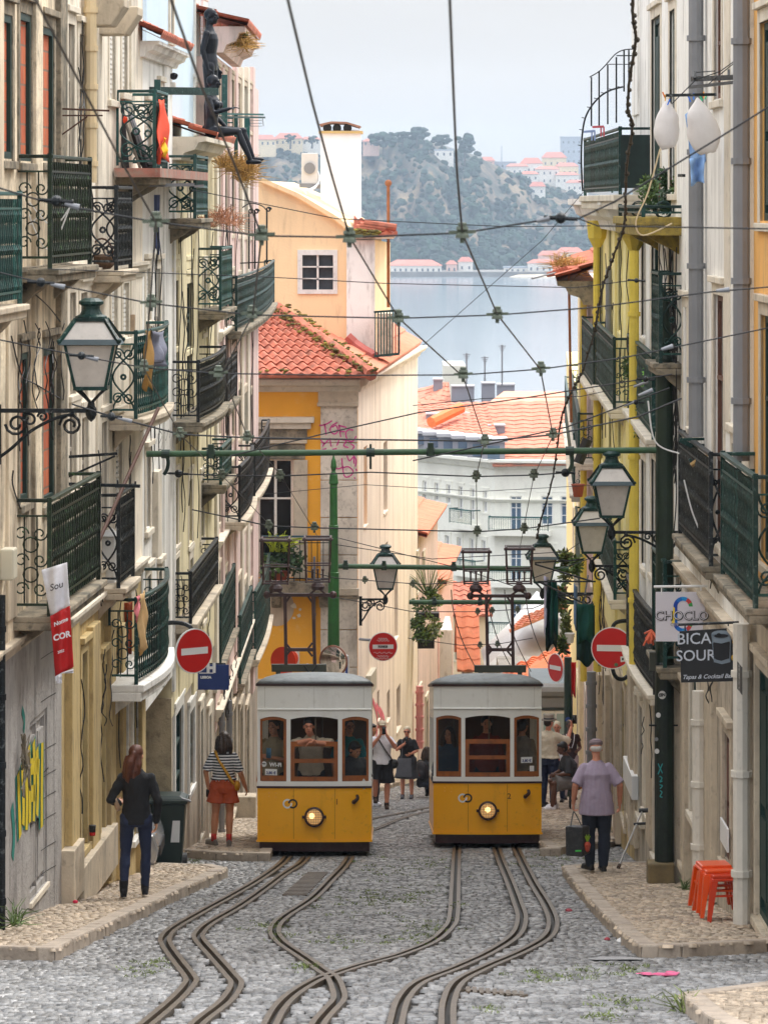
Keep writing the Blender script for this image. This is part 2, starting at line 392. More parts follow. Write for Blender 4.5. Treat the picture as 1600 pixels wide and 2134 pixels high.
def cells(x0,x1,y0,y1,pw,pd,seed,wav=.05):
    rng = np.random.default_rng(seed); A=[];B=[];W=[];D=[]
    y = y0
    while y < y1:
        d = pd*rng.uniform(.85,1.2); x = x0+rng.uniform(-pw,0)
        xs=[];ws=[]
        while x < x1:
            wd = pw*rng.uniform(.7,1.4); xs.append(x+wd/2); ws.append(wd); x += wd
        xs = np.array(xs)
        A.append(xs); B.append(np.full(len(xs), y+d/2)+wav*np.sin(xs*1.3+y*.35)+rng.normal(0,.006,len(xs))); W.append(np.array(ws)); D.append(np.full(len(xs),d)); y += d
    return [np.concatenate(q) for q in (A,B,W,D)]
def near_rails(cx,cy,lim):
    ok = np.ones(len(cx),bool)
    for i in range(0,len(cx),4000):
        dd = ((cx[i:i+4000,None]-allr[None,:,0])**2+(cy[i:i+4000,None]-allr[None,:,1])**2).min(1)
        ok[i:i+4000] = dd > lim*lim
    return ok
# densify rails for the distance test
dens = []
for v in rail_lines.values():
    for a,b in zip(v,v[1:]):
        k = max(1,int((b-a).length/.08))
        for j in range(k): dens.append(a.lerp(b,j/k)[:2])
allr = np.array(dens)
cx,cy,cw,cdp = cells(-4.6,4.8,25.5,98,.092,.09,3)
keep = np.abs(cx) < cy*.107
for nm,(ed,back) in SW.items(): keep &= ~inpoly(cx,cy,ed+back)
cx,cy,cw,cdp = cx[keep],cy[keep],cw[keep],cdp[keep]
keep = near_rails(cx,cy,.098)
cobble = mat('cobble', srgb(134,133,132), .36, .28, 1.3, (.045,.042,.038), .75, 2.2, 1, .35, 45, island=.42, dthr=.52, spec=.6)
tag(stones('road_cobbles', (cx[keep],cy[keep],cw[keep],cdp[keep]), 0, cobble, dome=.006, tilt=.055, gap=.007), kind='structure')
pav = mat('pav', srgb(182,164,142), .5, .18, 2, (.13,.10,.07), .75, 2.4, 1, .3, 45, island=.3, dthr=.5)
kerbm = mat('kerbm', srgb(172,158,142), .75, .2, 3, (.16,.13,.11), .7, 3, 1, .3, 40, dthr=.5)
swbase = mat('swbase', (.16,.13,.10), .9, .2, 4)
for nm,(ed,back) in SW.items():
    poly = ed+back; far = nm in ('left_far','right_far')
    mb = MB()
    mb.prism([(x,y,gz(y)-.1) for x,y in poly], (0,0,.2))
    tag(mb.build('pavement', swbase), kind='structure')
    xs = [p[0] for p in poly]; ysx = [p[1] for p in poly]
    c4 = cells(max(min(xs),-4.6),min(max(xs),4.8),max(min(ysx),24.5),max(ysx),.085 if not far else .1,.085 if not far else .1,9,.03)
    k = inpoly(c4[0],c4[1],poly) & (np.abs(c4[0]) < c4[1]*.108)
    c4 = [q[k] for q in c4]
    if len(c4[0]): tag(stones('paving_setts', c4, .112, pav, dome=.006, tilt=.05, gap=.006), kind='structure')
    # kerb stones
    mb = MB()
    for (x1,y1),(x2,y2) in zip(ed,ed[1:]):
        Ln = math.hypot(x2-x1,y2-y1); k = max(1,int(Ln/1.1))
        tx,ty = (x2-x1)/Ln,(y2-y1)/Ln
        nx,ny = (-ty,tx)
        cxp = sum(p[0] for p in poly)/len(poly); cyp = sum(p[1] for p in poly)/len(poly)
        if (cxp-x1)*nx+(cyp-y1)*ny < 0: nx,ny = -nx,-ny
        for j in range(k):
            a,b = j/k+.004, (j+1)/k-.004
            pa = (x1+(x2-x1)*a, y1+(y2-y1)*a); pb = (x1+(x2-x1)*b, y1+(y2-y1)*b); wd = .17; h = .128+R.uniform(-.006,.006)
            q = [pa,pb,(pb[0]+nx*wd,pb[1]+ny*wd),(pa[0]+nx*wd,pa[1]+ny*wd)]
            mb.hexa([(x-nx*.012,y-ny*.012,gz(y)-.08) for x,y in q]+[(x,y,gz(y)+h) for x,y in q])
    tag(mb.build('kerb', kerbm, bevel=.018), kind='structure')

# rails: two steel heads with a dark slot between
for i,(k,pl) in enumerate(rail_lines.items()):
    far = k in 'HI'
    mb = MB(); top = .017
    path = []
    for a,b in zip(pl,pl[1:]):
        for j in range(2): path.append(a.lerp(b,j/2))
    path.append(pl[-1])
    tang = [(path[min(i+1,len(path)-1)]-path[max(i-1,0)]) for i in range(len(path))]
    nor = [V((t.y,-t.x,0)).normalized() for t in tang]
    def strip(o0,o1,z):
        vs=[];n=len(path)
        for p,nn in zip(path,nor):
            zz = gz(p.y)
            vs += [V((p.x,p.y,0))+nn*o0+V((0,0,zz-.06)), V((p.x,p.y,0))+nn*o0+V((0,0,zz+z)), V((p.x,p.y,0))+nn*o1+V((0,0,zz+z)), V((p.x,p.y,0))+nn*o1+V((0,0,zz-.05))]
        fs=[]
        for i in range(n-1):
            for j in range(3): fs.append((i*4+j,i*4+j+1,i*4+4+j+1,i*4+4+j))
        mb.add(vs,fs)
    if far: strip(-.05,-.015,top); strip(.015,.05,top)
    else: strip(-.066,-.021,top); strip(.021,.066,top)
    mb.cm = 1; strip(-.021,.021,-.055)
    tag(mb.build('tram_rail', [steel,slot_dark]), {'A':'leftmost winding steel rail beside the left kerb','B':'steel rail second from the left kerb','C':'steel rail running into the rail crossing from under the left tram','D':'steel rail running into the rail crossing from under the right tram','E':'slotted steel rail between the wheels of the right tram','F':'rightmost winding steel rail near the right kerb','H':'thin steel rail curving behind the left tram to the right, nearer one','I':'thin steel rail curving behind the left tram to the right, farther one'}[k], 'rail', 'rails in the cobbled street')
# drain grate between the left rails
mb = MB()
a = [G(x,y) for x,y in ((588,1868),(640,1868),(683,1822),(640,1822))]
for j in range(18):
    t = j/17
    mb.bar(a[0].lerp(a[3],t)+V((0,0,.014)), a[1].lerp(a[2],t)+V((0,0,.014)), .05,.02)
tag(tag(mb.build('drain_grate', steel, loc=a[0]),kind='thing'), 'long steel grate set between the rails below the left tram', 'drain grate')
mb = MB()
for j in range(9):
    p = G(975+j*14,2068+j*1.2); mb.box(p+V((0,0,.014)), (.035,.2,.02))
mb.bar(G(970,2067)+V((0,0,.012)),G(1095,2079)+V((0,0,.012)),.05,.02)
tag(mb.build('drain_grate', steel, loc=G(1030,2073)), 'short steel grate in the cobbles right of the right-hand rails', 'drain grate')
# weeds between the stones
def blades(mb, c, n, h, spread, lean=.5, wd=.006):
    for _ in range(n):
        a = R.uniform(0,6.28); r = spread*math.sqrt(R.random()); b = V(c)+V((r*math.cos(a),r*math.sin(a),0))
        t = V((R.uniform(-lean,lean),R.uniform(-lean,lean),1))*h*R.uniform(.5,1.1); s_ = V((math.cos(a+1),math.sin(a+1),0))*wd
        mb.add([b-s_,b+s_,b+t*.6+s_*.6,b+t+V((t.x*.5,t.y*.5,-h*.1)),b+t*.6-s_*.6],[(0,1,2,3,4)])
mb = MB()
rw = random.Random(4)
spots = [(560,1930,.8),(600,1950,.5),(870,1875,1.2),(880,1930,1.2),(850,1960,1),(700,1960,.8),(640,2015,.6),(330,2010,.6),(290,2032,.5),(1120,2035,.7),(1015,2105,.4),(1300,2020,.7),(1250,2120,.6),(1190,1795,1.2),(1150,1790,1),(360,1795,.8),(410,1800,.8),(800,1870,1.5),(760,1890,1.5),(820,1810,2),(1210,2035,1),(1290,2095,1),(905,1800,.8)]
for x,y,s in spots:
    for _ in range(int(16*s)):
        p = G(x+rw.gauss(0,35*s), y+rw.gauss(0,9*s))
        q = np.array([[p.x,p.y]])
        if abs(p.x)>4.5: continue
        blades(mb, p, rw.randint(10,22), .03, .09, .9, .006)
tag(mb.build('grass', leaf_b), kind='stuff')
# pink paint smear on the cobbles, pale wet spot at the kerb
mb = MB()
for (x,y,w_,h_) in [(1345,2033,14,2),(1375,2035,22,3),(1400,2033,16,4),(1355,2036,18,1.6),(1390,2037,24,1.5),(1330,2034,6,1)]:
    pts=[]
    for j in range(14):
        a=2*math.pi*j/14; rr=R.uniform(.75,1.2)
        pts.append(G(x+math.cos(a)*w_*rr, y+math.sin(a)*h_*rr)+V((0,0,.019)))
    mb.poly(pts)
pinkp = mat('pinkp', srgb(226,84,140), .7, .15, 9, dirt_glint=(.3,.3,.3), damt=.8, dscale=9)
tag(mb.build('road_markings', pinkp), 'bright pink paint smear on the grey cobbles by the right kerb', 'paint mark')
mb = MB()
mb.poly([G(x,y)+V((0,0,.017)) for x,y in ((1222,2003),(1250,1998),(1300,1998),(1340,2002),(1336,2004),(1240,2005))])
wet_sheen = mat('wet_sheen', srgb(150,149,150), .6, .15, 9, (.3,.3,.3), .8, 8)  # wet spot, its pale sheen painted as flat colour
tag(mb.build('road_markings', wet_sheen), 'pale wet patch at the foot of the right kerb corner', 'paint mark')

# ================================================================ river, far shore, hills
mb = MB(); mb.quad((-900,300,-40.2),(900,300,-40.2),(900,2600,-40.2),(-900,2600,-40.2))
water = mat('water', srgb(140,151,160), .13, .05, .004, bump=.035, bscale=.9)
tag(mb.build('water', water), kind='structure')
edge = [(100,300),(300,296),(520,290),(600,296),(660,298),(760,296),(830,290),(890,292),(930,314),(1000,330),(1050,355),(1110,378),(1160,394),(1220,412),(1300,440),(1500,450)]
plat = [(100,296),(520,286),(760,292),(900,296),(1000,325),(1040,338),(1100,345),(1220,350),(1500,360)]
nx, nv = 260, 70
vs=[]; fs=[]
for i in range(nx+1):
    x = lerp(150,1450,i/nx); ye = interp(edge,x); yp = min(interp(plat,x), ye-1)
    base = 2160 + 90*noise.noise((x*.004,7,0)) + max(0,(x-1000))*.3
    for j in range(nv+1):
        v = j/nv
        if v < .8:
            t = v/.8; Yd = base + 210*t
            tt = t**(.75+.5*noise.noise((x*.006,3.3,0)))
            z0, z1 = -40.5, zpx(ye, base+210)
            z = lerp(z0, z1, tt)
            gul = noise.fractal((x*.016, t*1.2, 1.7), 1.0, 2.1, 5)*46*math.sin(math.pi*min(1,t*1.02))
            gul += noise.fractal((x*.05, t*6, 4.7), 1.0, 2.1, 4)*14*math.sin(math.pi*t)
            Yd += gul; z += noise.fractal((x*.03,t*7,9),1,2,4)*3.5*math.sin(math.pi*t)
            px = x
        else:
            t = (v-.8)/.2; Yd = base+210+900*t; z = lerp(zpx(ye,base+210), zpx(yp,base+1110), t) + noise.noise((x*.02,t*4,2))*1.2*t
            px = x
        vs.append(((px-XC)*Yd/F, Yd, z))
for i in range(nx):
    for j in range(nv):
        a=i*(nv+1)+j; fs.append((a,a+nv+1,a+nv+2,a+1))
mb = MB(); mb.add(vs,fs)
hm = bpy.data.materials.new('hillside'); hm.use_nodes=True; n_=hm.node_tree.nodes; l_=hm.node_tree.links; b_=n_['Principled BSDF']; b_.inputs['Roughness'].default_value=1
tcx=n_.new('ShaderNodeTexCoord')
def hn(sc,det,st=1):
    m_=n_.new('ShaderNodeMapping'); m_.inputs['Scale'].default_value=(sc,sc,sc*st); l_.new(tcx.outputs['Object'],m_.inputs[0])
    q=n_.new('ShaderNodeTexNoise'); q.inputs['Scale'].default_value=1; q.inputs['Detail'].default_value=det; q.inputs['Roughness'].default_value=.7; l_.new(m_.outputs[0],q.inputs[0]); return q
r1=n_.new('ShaderNodeValToRGB'); l_.new(hn(.03,12,.45).outputs[0],r1.inputs[0])
r1.color_ramp.elements[0].position=.42; r1.color_ramp.elements[0].color=(.018,.04,.028,1); r1.color_ramp.elements[1].position=.68; r1.color_ramp.elements[1].color=(.30,.22,.13,1)
kk=r1.color_ramp.elements.new(.5); kk.color=(.085,.07,.055,1)
r2=n_.new('ShaderNodeValToRGB'); l_.new(hn(.09,6,2).outputs[0],r2.inputs[0]); r2.color_ramp.elements[0].position=.3; r2.color_ramp.elements[0].color=(.5,.5,.5,1); r2.color_ramp.elements[1].position=.7; r2.color_ramp.elements[1].color=(1.3,1.25,1.15,1)
m2=n_.new('ShaderNodeMix'); m2.data_type='RGBA'; m2.blend_type='MULTIPLY'; m2.inputs[0].default_value=1
l_.new(r1.outputs[0],m2.inputs[6]); l_.new(r2.outputs[0],m2.inputs[7]); l_.new(m2.outputs[2],b_.inputs['Base Color'])
tag(mb.build('hills', hm, smooth=True), kind='structure')
HILL = mb.v
def hill_at(i,j): return V(HILL[i*(nv+1)+j])
far_tree = mat('far_tree', (.018,.042,.026), 1, .5, .15, island=.5)
def clump(mb, c, r, n=6, k=4, sq=.8, seed=0):
    b=len(mb.v); mb.ball(c,(r,r,r*sq),n,k)
    for q in range(b,len(mb.v)):
        p=V(mb.v[q]); d=p-V(c); d*= .75+.55*noise.noise(p*.35+V((seed,0,0)))+.25*R.random(); mb.v[q]=tuple(V(c)+d)
mb=MB(); rt=random.Random(8)
for _ in range(4600):
    i=rt.randint(40,230); j=int(56*rt.random()**1.3)
    x=150+1300*i/nx; pv=noise.noise((x*.012,j*.06,5))
    if pv < -.02 and j>9 and rt.random()<.72: continue
    p=hill_at(i,j); r=rt.uniform(1.4,4.2)*(1 if j<20 else .8); clump(mb,p+V((rt.uniform(-2,2),-r*.5,r*.25)),r)
tag(mb.build('woods', far_tree), 'hillside woods and scrub on the cliff across the river', 'woods', kind='stuff')
# separate trees on the ridge
def ridge_tree(x,y,wpx,hpx,Y,label,shape='round'):
    t=thing('ridge_tree',label,'tree',P(x,y,Y),'trees on the far ridge'); s=Y/F
    mb=MB(); base=P(x,y,Y); h=hpx*s; w_=wpx*s
    mb.tube([base-V((0,0,2)),base+V((.3,0,h*.5)),base+V((-.2,0,h*.9))],[.7,.5,.25],6); mb.build('trunk',mat('far_trunk',(.06,.045,.035),1,.2,.5),t)
    mb=MB()
    for q in range(26):
        if shape=='pine':
            lv=R.random(); zc=h*(.3+.68*lv); rr=w_*.5*(1.05-.65*lv)
        else:
            lv=R.random(); zc=h*(.35+.6*lv); rr=w_*.5*math.sqrt(max(.05,1-(2*lv-1)**2))
        a=R.uniform(0,6.28); d=rr*math.sqrt(R.random())
        clump(mb,base+V((d*math.cos(a),d*math.sin(a)*.6,zc)),w_*R.uniform(.10,.19),7,5,.6,q)
    mb.build('crown',far_tree,t)
Yr=2330
for (x,y,w_,h_,lb,sp) in [(968,338,58,58,'big dark cedar with layered branches on the far ridge','pine'),(920,316,44,38,'rounded tree just left of the dark cedar on the ridge','round'),(868,298,54,32,'broad low tree crowning the highest point of the ridge','round'),(838,300,36,26,'small tree on the left shoulder of the ridge top','round'),(798,318,60,44,'wide bushy tree spilling over the cliff edge below the ridge top','round'),(605,303,24,26,'small tree beside the pale houses at the left end of the ridge','round'),(650,302,30,20,'low tree between the white chimney and the ridge houses','round')]:
    ridge_tree(x,y,w_,h_,Yr,lb,sp)
# far houses
far_white=mat('far_white',srgb(232,228,220),.9,.06,.2); far_cream=mat('far_cream',srgb(236,216,180),.9,.06,.2); far_grey=mat('far_grey',srgb(170,178,190),.9,.06,.2); far_pink=mat('far_pink',srgb(226,190,176),.9,.06,.2)
roof_far=mat('roof_far',srgb(186,118,102),.9,.15,.2); far_win=mat('far_win',(.08,.10,.13),.4,0)
def far_house(x0,x1,yt,yb,Y,m,roof='gable',label='',win=True,yr=None):
    s=Y/F; a=P(x0,yb,Y); b=P(x1,yt,Y); t=thing('far_house',label,'house',P((x0+x1)/2,yb,Y),'houses across the river')
    dep=max(6,(x1-x0)*s*.6); mb=MB(); mb.bbox((a.x,Y,a.z-6),(b.x,Y+dep,b.z)); mb.build('wall',m,t)
    rh=(yr if yr is not None else (x1-x0)*.13)*s
    mb=MB(); o=.6
    if roof=='gable':
        z=b.z+.02; mb.add([(a.x-o,Y-o,z),(b.x+o,Y-o,z),(b.x+o,Y+dep+o,z),(a.x-o,Y+dep+o,z),(a.x+dep*.3,Y+dep/2,z+rh),(b.x-dep*.3,Y+dep/2,z+rh)],[(0,1,5,4),(2,3,4,5),(1,2,5),(3,0,4),(3,2,1,0)])
        mb.build('roof',roof_far,t)
    else:
        mb.bbox((a.x-.3,Y-.3,b.z+.01),(b.x+.3,Y+dep,b.z+.8)); mb.build('roof',far_grey,t)
    if win:
        nwin=max(2,int((x1-x0)/11)); rows=max(1,int((yb-yt)/15))
        for r_ in range(rows):
            for q in range(nwin):
                xc=lerp(x0,x1,(q+.5)/nwin); yc=lerp(yt,yb,(r_+.5)/rows)
                mb=MB(); mb.box(P(xc,yc,Y)-V((0,.05,0)),(1.0,.12,1.7)); mb.build('window',far_win,t)
YT=2560
for h_ in [
 (530,575,290,306,2330,far_cream,'gable','cream house with a red roof at the left end of the far ridge',True,10),
 (572,630,288,304,2335,far_cream,'gable','long yellow house with the highest red roof on the far ridge',True,12),
 (628,668,290,302,2340,far_white,'gable','low house just left of the white chimney on the ridge',True,6),
 (756,790,294,304,2340,far_pink,'gable','low red roofed house just right of the white chimney on the ridge',True,6),
 (905,945,313,328,2325,far_white,'flat','white walled ruin beside the dark cedar',True,4),
 (1000,1030,334,346,YT,far_pink,'gable','small red roof just right of the dark cedar on the plateau',True,8),
 (1030,1075,338,352,YT+5,far_grey,'flat','grey flat roofed block behind the plateau houses',True,4),
 (1055,1100,346,368,YT-20,far_white,'gable','white house in the middle of the plateau with red roof',True,6),
 (1085,1130,340,366,YT-10,far_white,'gable','white house with a steep red roof on the plateau',True,12),
 (1115,1165,352,384,YT-30,far_white,'gable','white terrace with a long red roof on the plateau',True,6),
 (1084,1122,362,396,YT-120,far_white,'gable','white house nearest the cliff edge on the plateau',True,6),
 (1104,1136,388,408,YT-150,far_white,'gable','lowest white gabled house on the cliff slope',True,10),
 (1130,1180,328,352,YT+60,far_cream,'gable','cream gabled house below the tall tower block',True,12),
 (1158,1205,346,372,YT-5,far_cream,'gable','cream house with red hip roof at the right of the plateau',True,8),
 (1158,1206,364,388,YT-40,far_white,'gable','white house with red roof below the tower block',True,6),
 (1180,1225,380,402,YT-90,far_white,'gable','white house on the lower right plateau by the street balcony',True,6),
 (1168,1212,286,345,2900,far_grey,'flat','tall pale tower block on the far skyline',True,4),
 (806,920,553,572,2110,far_white,'gable','long quayside warehouse with a pink roof',True,12),
 (930,952,550,572,2112,far_pink,'gable','small pink quay house beside the long warehouse',True,8),
 (955,985,545,570,2115,far_white,'gable','gabled pale quay house right of the warehouse',True,10),
 (1050,1108,558,570,2112,far_white,'flat','low white quay building with flat roof',True,2),
 (1100,1165,548,572,2108,far_white,'gable','white quay house with wide red roof',True,8),
 (1122,1170,532,556,2150,far_pink,'gable','pink quay house behind the wide red roof',True,10),
 (1160,1215,525,560,2155,far_cream,'gable','cream quay building half hidden by the right houses',True,10),
]: far_house(*h_[:6],roof=h_[6],label=h_[7],win=h_[8],yr=h_[9])
mb=MB(); a=P(700,578,2095); b=P(1300,566,2095); mb.bbox((a.x,2095,-40.6),(b.x,2165,b.z)); tag(mb.build('quay',mat('quaym',srgb(120,116,112),.9,.3,.1),loc=(0,2095,-40)),'long dark quay wall along the far river bank','quay')
mb=MB(); mb.add([P(1060,577,2080),P(1180,577,2080),P(1180,571,2094),P(1080,572,2094)],[(0,1,2,3)]); tag(mb.build('beach',mat('sand',srgb(220,205,180),.9,.1,.2)),kind='structure')
mb=MB(); base=P(1045,340,2700); mb.tube([base,base+V((0,0,14))],[.5,.1],5)
for q in range(4): mb.box(base+V((0,0,4+q*2.5)),(1.6,.3,.3))
tag(mb.build('radio_mast',far_grey,loc=base),'thin radio mast on the far plateau skyline','mast')
# air
mb=MB(); mb.bbox((-1500,-12,-48),(1500,3600,70))
hz=bpy.data.materials.new('haze_air'); hz.use_nodes=True; q=hz.node_tree.nodes; q.remove(q['Principled BSDF'])
pv=q.new('ShaderNodeVolumePrincipled'); pv.inputs['Density'].default_value=.00016; pv.inputs['Color'].default_value=(.66,.82,1,1); pv.inputs['Anisotropy'].default_value=.2
hz.node_tree.links.new(pv.outputs[0],q['Material Output'].inputs['Volume'])
tag(mb.build('haze',hz),kind='stuff')
# ================================================================ houses
class Fac:
    def __init__(s, A, B, out):
        s.A = V((A[0],A[1],0)); s.B = V((B[0],B[1],0)); d = s.B-s.A; s.L = d.length; s.d = d.normalized()
        n = V((s.d.y,-s.d.x,0)); s.n = n if n.dot(V((out[0],out[1],0))) > 0 else -n
    def pt(s,u,z,o=0): 
        p = s.A+s.d*u+s.n*o; return V((p.x,p.y,z))
    def u(s,px,o=0):
        k = (px-XC)/F; a = s.A+s.n*o
        return (k*a.y-a.x)/(s.d.x-k*s.d.y)
    def z(s,py,u,o=0): return zpx(py,s.pt(u,0,o).y)
    def op(s,x0,x1,yt,yb,o=0):
        u0,u1 = sorted((s.u(x0,o),s.u(x1,o))); um=(u0+u1)/2
        return (u0,u1,s.z(yb,um,o),s.z(yt,um,o))
    def blk(s,mb,u0,u1,z0,z1,o0,o1):
        mb.hexa([s.pt(u0,z0,o0),s.pt(u1,z0,o0),s.pt(u1,z0,o1),s.pt(u0,z0,o1),s.pt(u0,z1,o0),s.pt(u1,z1,o0),s.pt(u1,z1,o1),s.pt(u0,z1,o1)])
    def wall(s,u0,u1,zb,zt,ops,m,parent,name='wall',depth=5,rd=.09,o=0):
        mb=MB(); ops=[(max(a,u0+.02),min(b,u1-.02),max(c,zb+.0),min(d,zt-.02)) for a,b,c,d in ops if b>u0+.05 and a<u1-.05 and d>zb+.05 and c<zt-.05]
        us=sorted({u0,u1,*[a for q in ops for a in q[:2]]}); zs=sorted({zb,zt,*[a for q in ops for a in q[2:]]})
        for ua,ub in zip(us,us[1:]):
            for za,zc in zip(zs,zs[1:]):
                if ub-ua<1e-5 or zc-za<1e-5: continue
                um,zm=(ua+ub)/2,(za+zc)/2
                if any(q[0]<um<q[1] and q[2]<zm<q[3] for q in ops): continue
                mb.quad(s.pt(ua,za,o),s.pt(ub,za,o),s.pt(ub,zc,o),s.pt(ua,zc,o))
        for a,b,c,d in ops:
            i=o-rd
            mb.quad(s.pt(a,c,o),s.pt(a,d,o),s.pt(a,d,i),s.pt(a,c,i)); mb.quad(s.pt(b,c,o),s.pt(b,d,o),s.pt(b,d,i),s.pt(b,c,i))
            mb.quad(s.pt(a,d,o),s.pt(b,d,o),s.pt(b,d,i),s.pt(a,d,i)); mb.quad(s.pt(a,c,o),s.pt(b,c,o),s.pt(b,c,i),s.pt(a,c,i))
        q=o-depth
        mb.quad(s.pt(u0,zb,o),s.pt(u0,zt,o),s.pt(u0,zt,q),s.pt(u0,zb,q)); mb.quad(s.pt(u1,zb,o),s.pt(u1,zt,o),s.pt(u1,zt,q),s.pt(u1,zb,q))
        mb.quad(s.pt(u0,zt,o),s.pt(u1,zt,o),s.pt(u1,zt,q),s.pt(u0,zt,q)); mb.quad(s.pt(u0,zb,q),s.pt(u1,zb,q),s.pt(u1,zt,q),s.pt(u0,zt,q))
        me=mb.build(name,m,parent); return me
    def window(s,q,style,parent,rd=.09,o=0,sur=stone_pale,sw=.13,frame=None,pane=None):
        a,b,c,d=q; w_=b-a; h=d-c
        mb=MB()
        if sw>0:
            e=o+.035
            s.blk(mb,a-sw,a,c-.02,d+sw,o-.01,e); s.blk(mb,b,b+sw,c-.02,d+sw,o-.01,e)
            s.blk(mb,a,b,d,d+sw,o-.01,e); s.blk(mb,a-sw-.03,b+sw+.03,c-.10,c-.021,o-.01,o+(.07 if s.A.y<50 else .045))
            s.blk(mb,a-sw-.04,b+sw+.04,d+sw,d+sw+.07,o-.01,o+(.08 if s.A.y<50 else .05))
            wn=mb.build('window',sur,parent,bevel=.008)
        else:
            s.blk(mb,a-.03,b+.03,c-.05,c-.001,o-.01,o+.03); wn=mb.build('window',sur,parent)
        i=o-rd
        fm={'brick':wood_green,'dark':wood_green,'shutter':wood_white,'door':wood_green,'brown':wood_brown,'white':wood_white,'grey':wood_grey,'doorbrown':wood_brown}[style] if frame is None else frame
        mb=MB(); t=.07
        for (ua,ub,za,zb) in ((a,a+t,c,d),(b-t,b,c,d),(a+t,b-t,d-t,d),(a+t,b-t,c,c+t)): s.blk(mb,ua,ub,za,zb,i+.02,i+.07)
        if style in ('dark','brown','white','grey'):
            um=(a+b)/2; s.blk(mb,um-.03,um+.03,c+t,d-t,i+.02,i+.065)
            for k in (.33,.66) if h>1.4 else (.5,): s.blk(mb,a+t,b-t,c+h*k-.02,c+h*k+.02,i+.02,i+.08)
        if style=='shutter':
            k=int(h/.07)
            for j in range(k): s.blk(mb,a+t,b-t,c+t+j*(h-2*t)/k,c+t+(j+.6)*(h-2*t)/k,i+.03,i+.085)
        if style.startswith('door'):
            um=(a+b)/2; s.blk(mb,um-.03,um+.03,c+t,d-t,i+.02,i+.065)
            for ux in ((a+um)/2,(b+um)/2):
                for (k0,k1) in ((.08,.4),(.45,.9)): s.blk(mb,ux-w_*.16,ux+w_*.16,c+h*k0,c+h*k1,i+.03,i+.07)
        mb.build('frame',fm,wn)
        mb=MB(); s.blk(mb,a-.01,b+.01,c-.01,d+.01,i-.05,i+.03)
        pm={'brick':brick_fill,'dark':window_dark,'shutter':wood_white,'door':fm,'doorbrown':fm,'brown':curtain_pale,'white':window_dark,'grey':window_dark}[style] if pane is None else pane
        mb.build('infill' if style=='brick' else 'pane',pm,wn)
        return wn

def ring(mb,c,ax,ay,r,tr=.009,n=14):
    mb.tube([c+ax*(r*math.cos(2*math.pi*i/n))+ay*(r*math.sin(2*math.pi*i/n)) for i in range(n)],tr,4,closed=True)
def scroll(mb,c,ax,ay,r,turns=1.3,tr=.009,flip=1):
    mb.tube([c+ax*(r*(1-.7*i/16)*math.cos(flip*2*math.pi*turns*i/16))+ay*(r*(1-.7*i/16)*math.sin(flip*2*math.pi*turns*i/16)) for i in range(17)],tr,4)
UPV=V((0,0,1))
def end_panel(mb,a,b,z0,z1,pat):
    ax=(b-a); L_=ax.length; ax=ax.normalized(); h=z1-z0
    def pt(k,zz): return V((lerp(a.x,b.x,k),lerp(a.y,b.y,k),z0+h*zz))
    mb.bar(pt(0,0),pt(0,1),.03); mb.bar(pt(1,0),pt(1,1),.035); mb.bar(pt(0,.06),pt(1,.06),.025); mb.bar(pt(0,.86),pt(1,.86),.018)
    if pat=='scroll':
        r=min(L_*.24,h*.14)
        for k,zz in ((.28,.74),(.72,.74),(.28,.2),(.72,.2)): scroll(mb,pt(k,zz),ax,UPV,r,1.4,.010,1 if k<.5 else -1)
        for fl in (0,1):
            pts=[pt(.5+(.42*math.cos(math.pi*2*i/14))*(1 if fl else -1),.06+.8*i/14) for i in range(15)]
            mb.tube(crom(pts,2),.011,4)
        ring(mb,pt(.5,.46),ax,UPV,L_*.09,.014,8)
    else:
        for k in (.33,.67): mb.tube([pt(k,.06),pt(k,.86)],.008,4)
        for zz in (.2,.46,.7):
            for k in (.25,.75): scroll(mb,pt(k,zz),ax,UPV,min(L_*.2,h*.1),1.2,.008,1 if k<.5 else -1)
        ring(mb,pt(.5,.33),ax,UPV,L_*.2,.008,12); ring(mb,pt(.5,.6),ax,UPV,L_*.2,.008,12)
def side_rail(mb,pts,z0,z1,style):
    """long side of a balcony: pts = plan polyline"""
    for a,b in zip(pts,pts[1:]):
        L_=(b-a).length; h=z1-z0
        def pt(k,zz): return V((lerp(a.x,b.x,k),lerp(a.y,b.y,k),z0+h*zz))
        mb.bar(pt(0,.07),pt(1,.07),.03,.022); mb.bar(pt(0,.86),pt(1,.86),.028,.02)
        n=max(2,int(L_/(.13 if style!='dense' else .11)))
        for i in range(n):
            k=(i+.5)/n
            if style=='plain': mb.tube([pt(k,.0),pt(k,.94)],.009,4)
            else:
                zz=[0,.07,.12,.2,.3,.42,.47,.52,.6,.72,.8,.86,.95]; rr=[.016,.007,.026,.008,.017,.007,.030,.007,.018,.007,.026,.007,.018]
                mb.tube([pt(k,q) for q in zz],rr,5)
        if style!='plain' : mb.bar(pt(0,.47),pt(1,.47),.016,.016)
    for p in (pts[0],pts[-1]): mb.bar(V((p.x,p.y,z0-.05)),V((p.x,p.y,z1+.03)),.045)
BAL={}
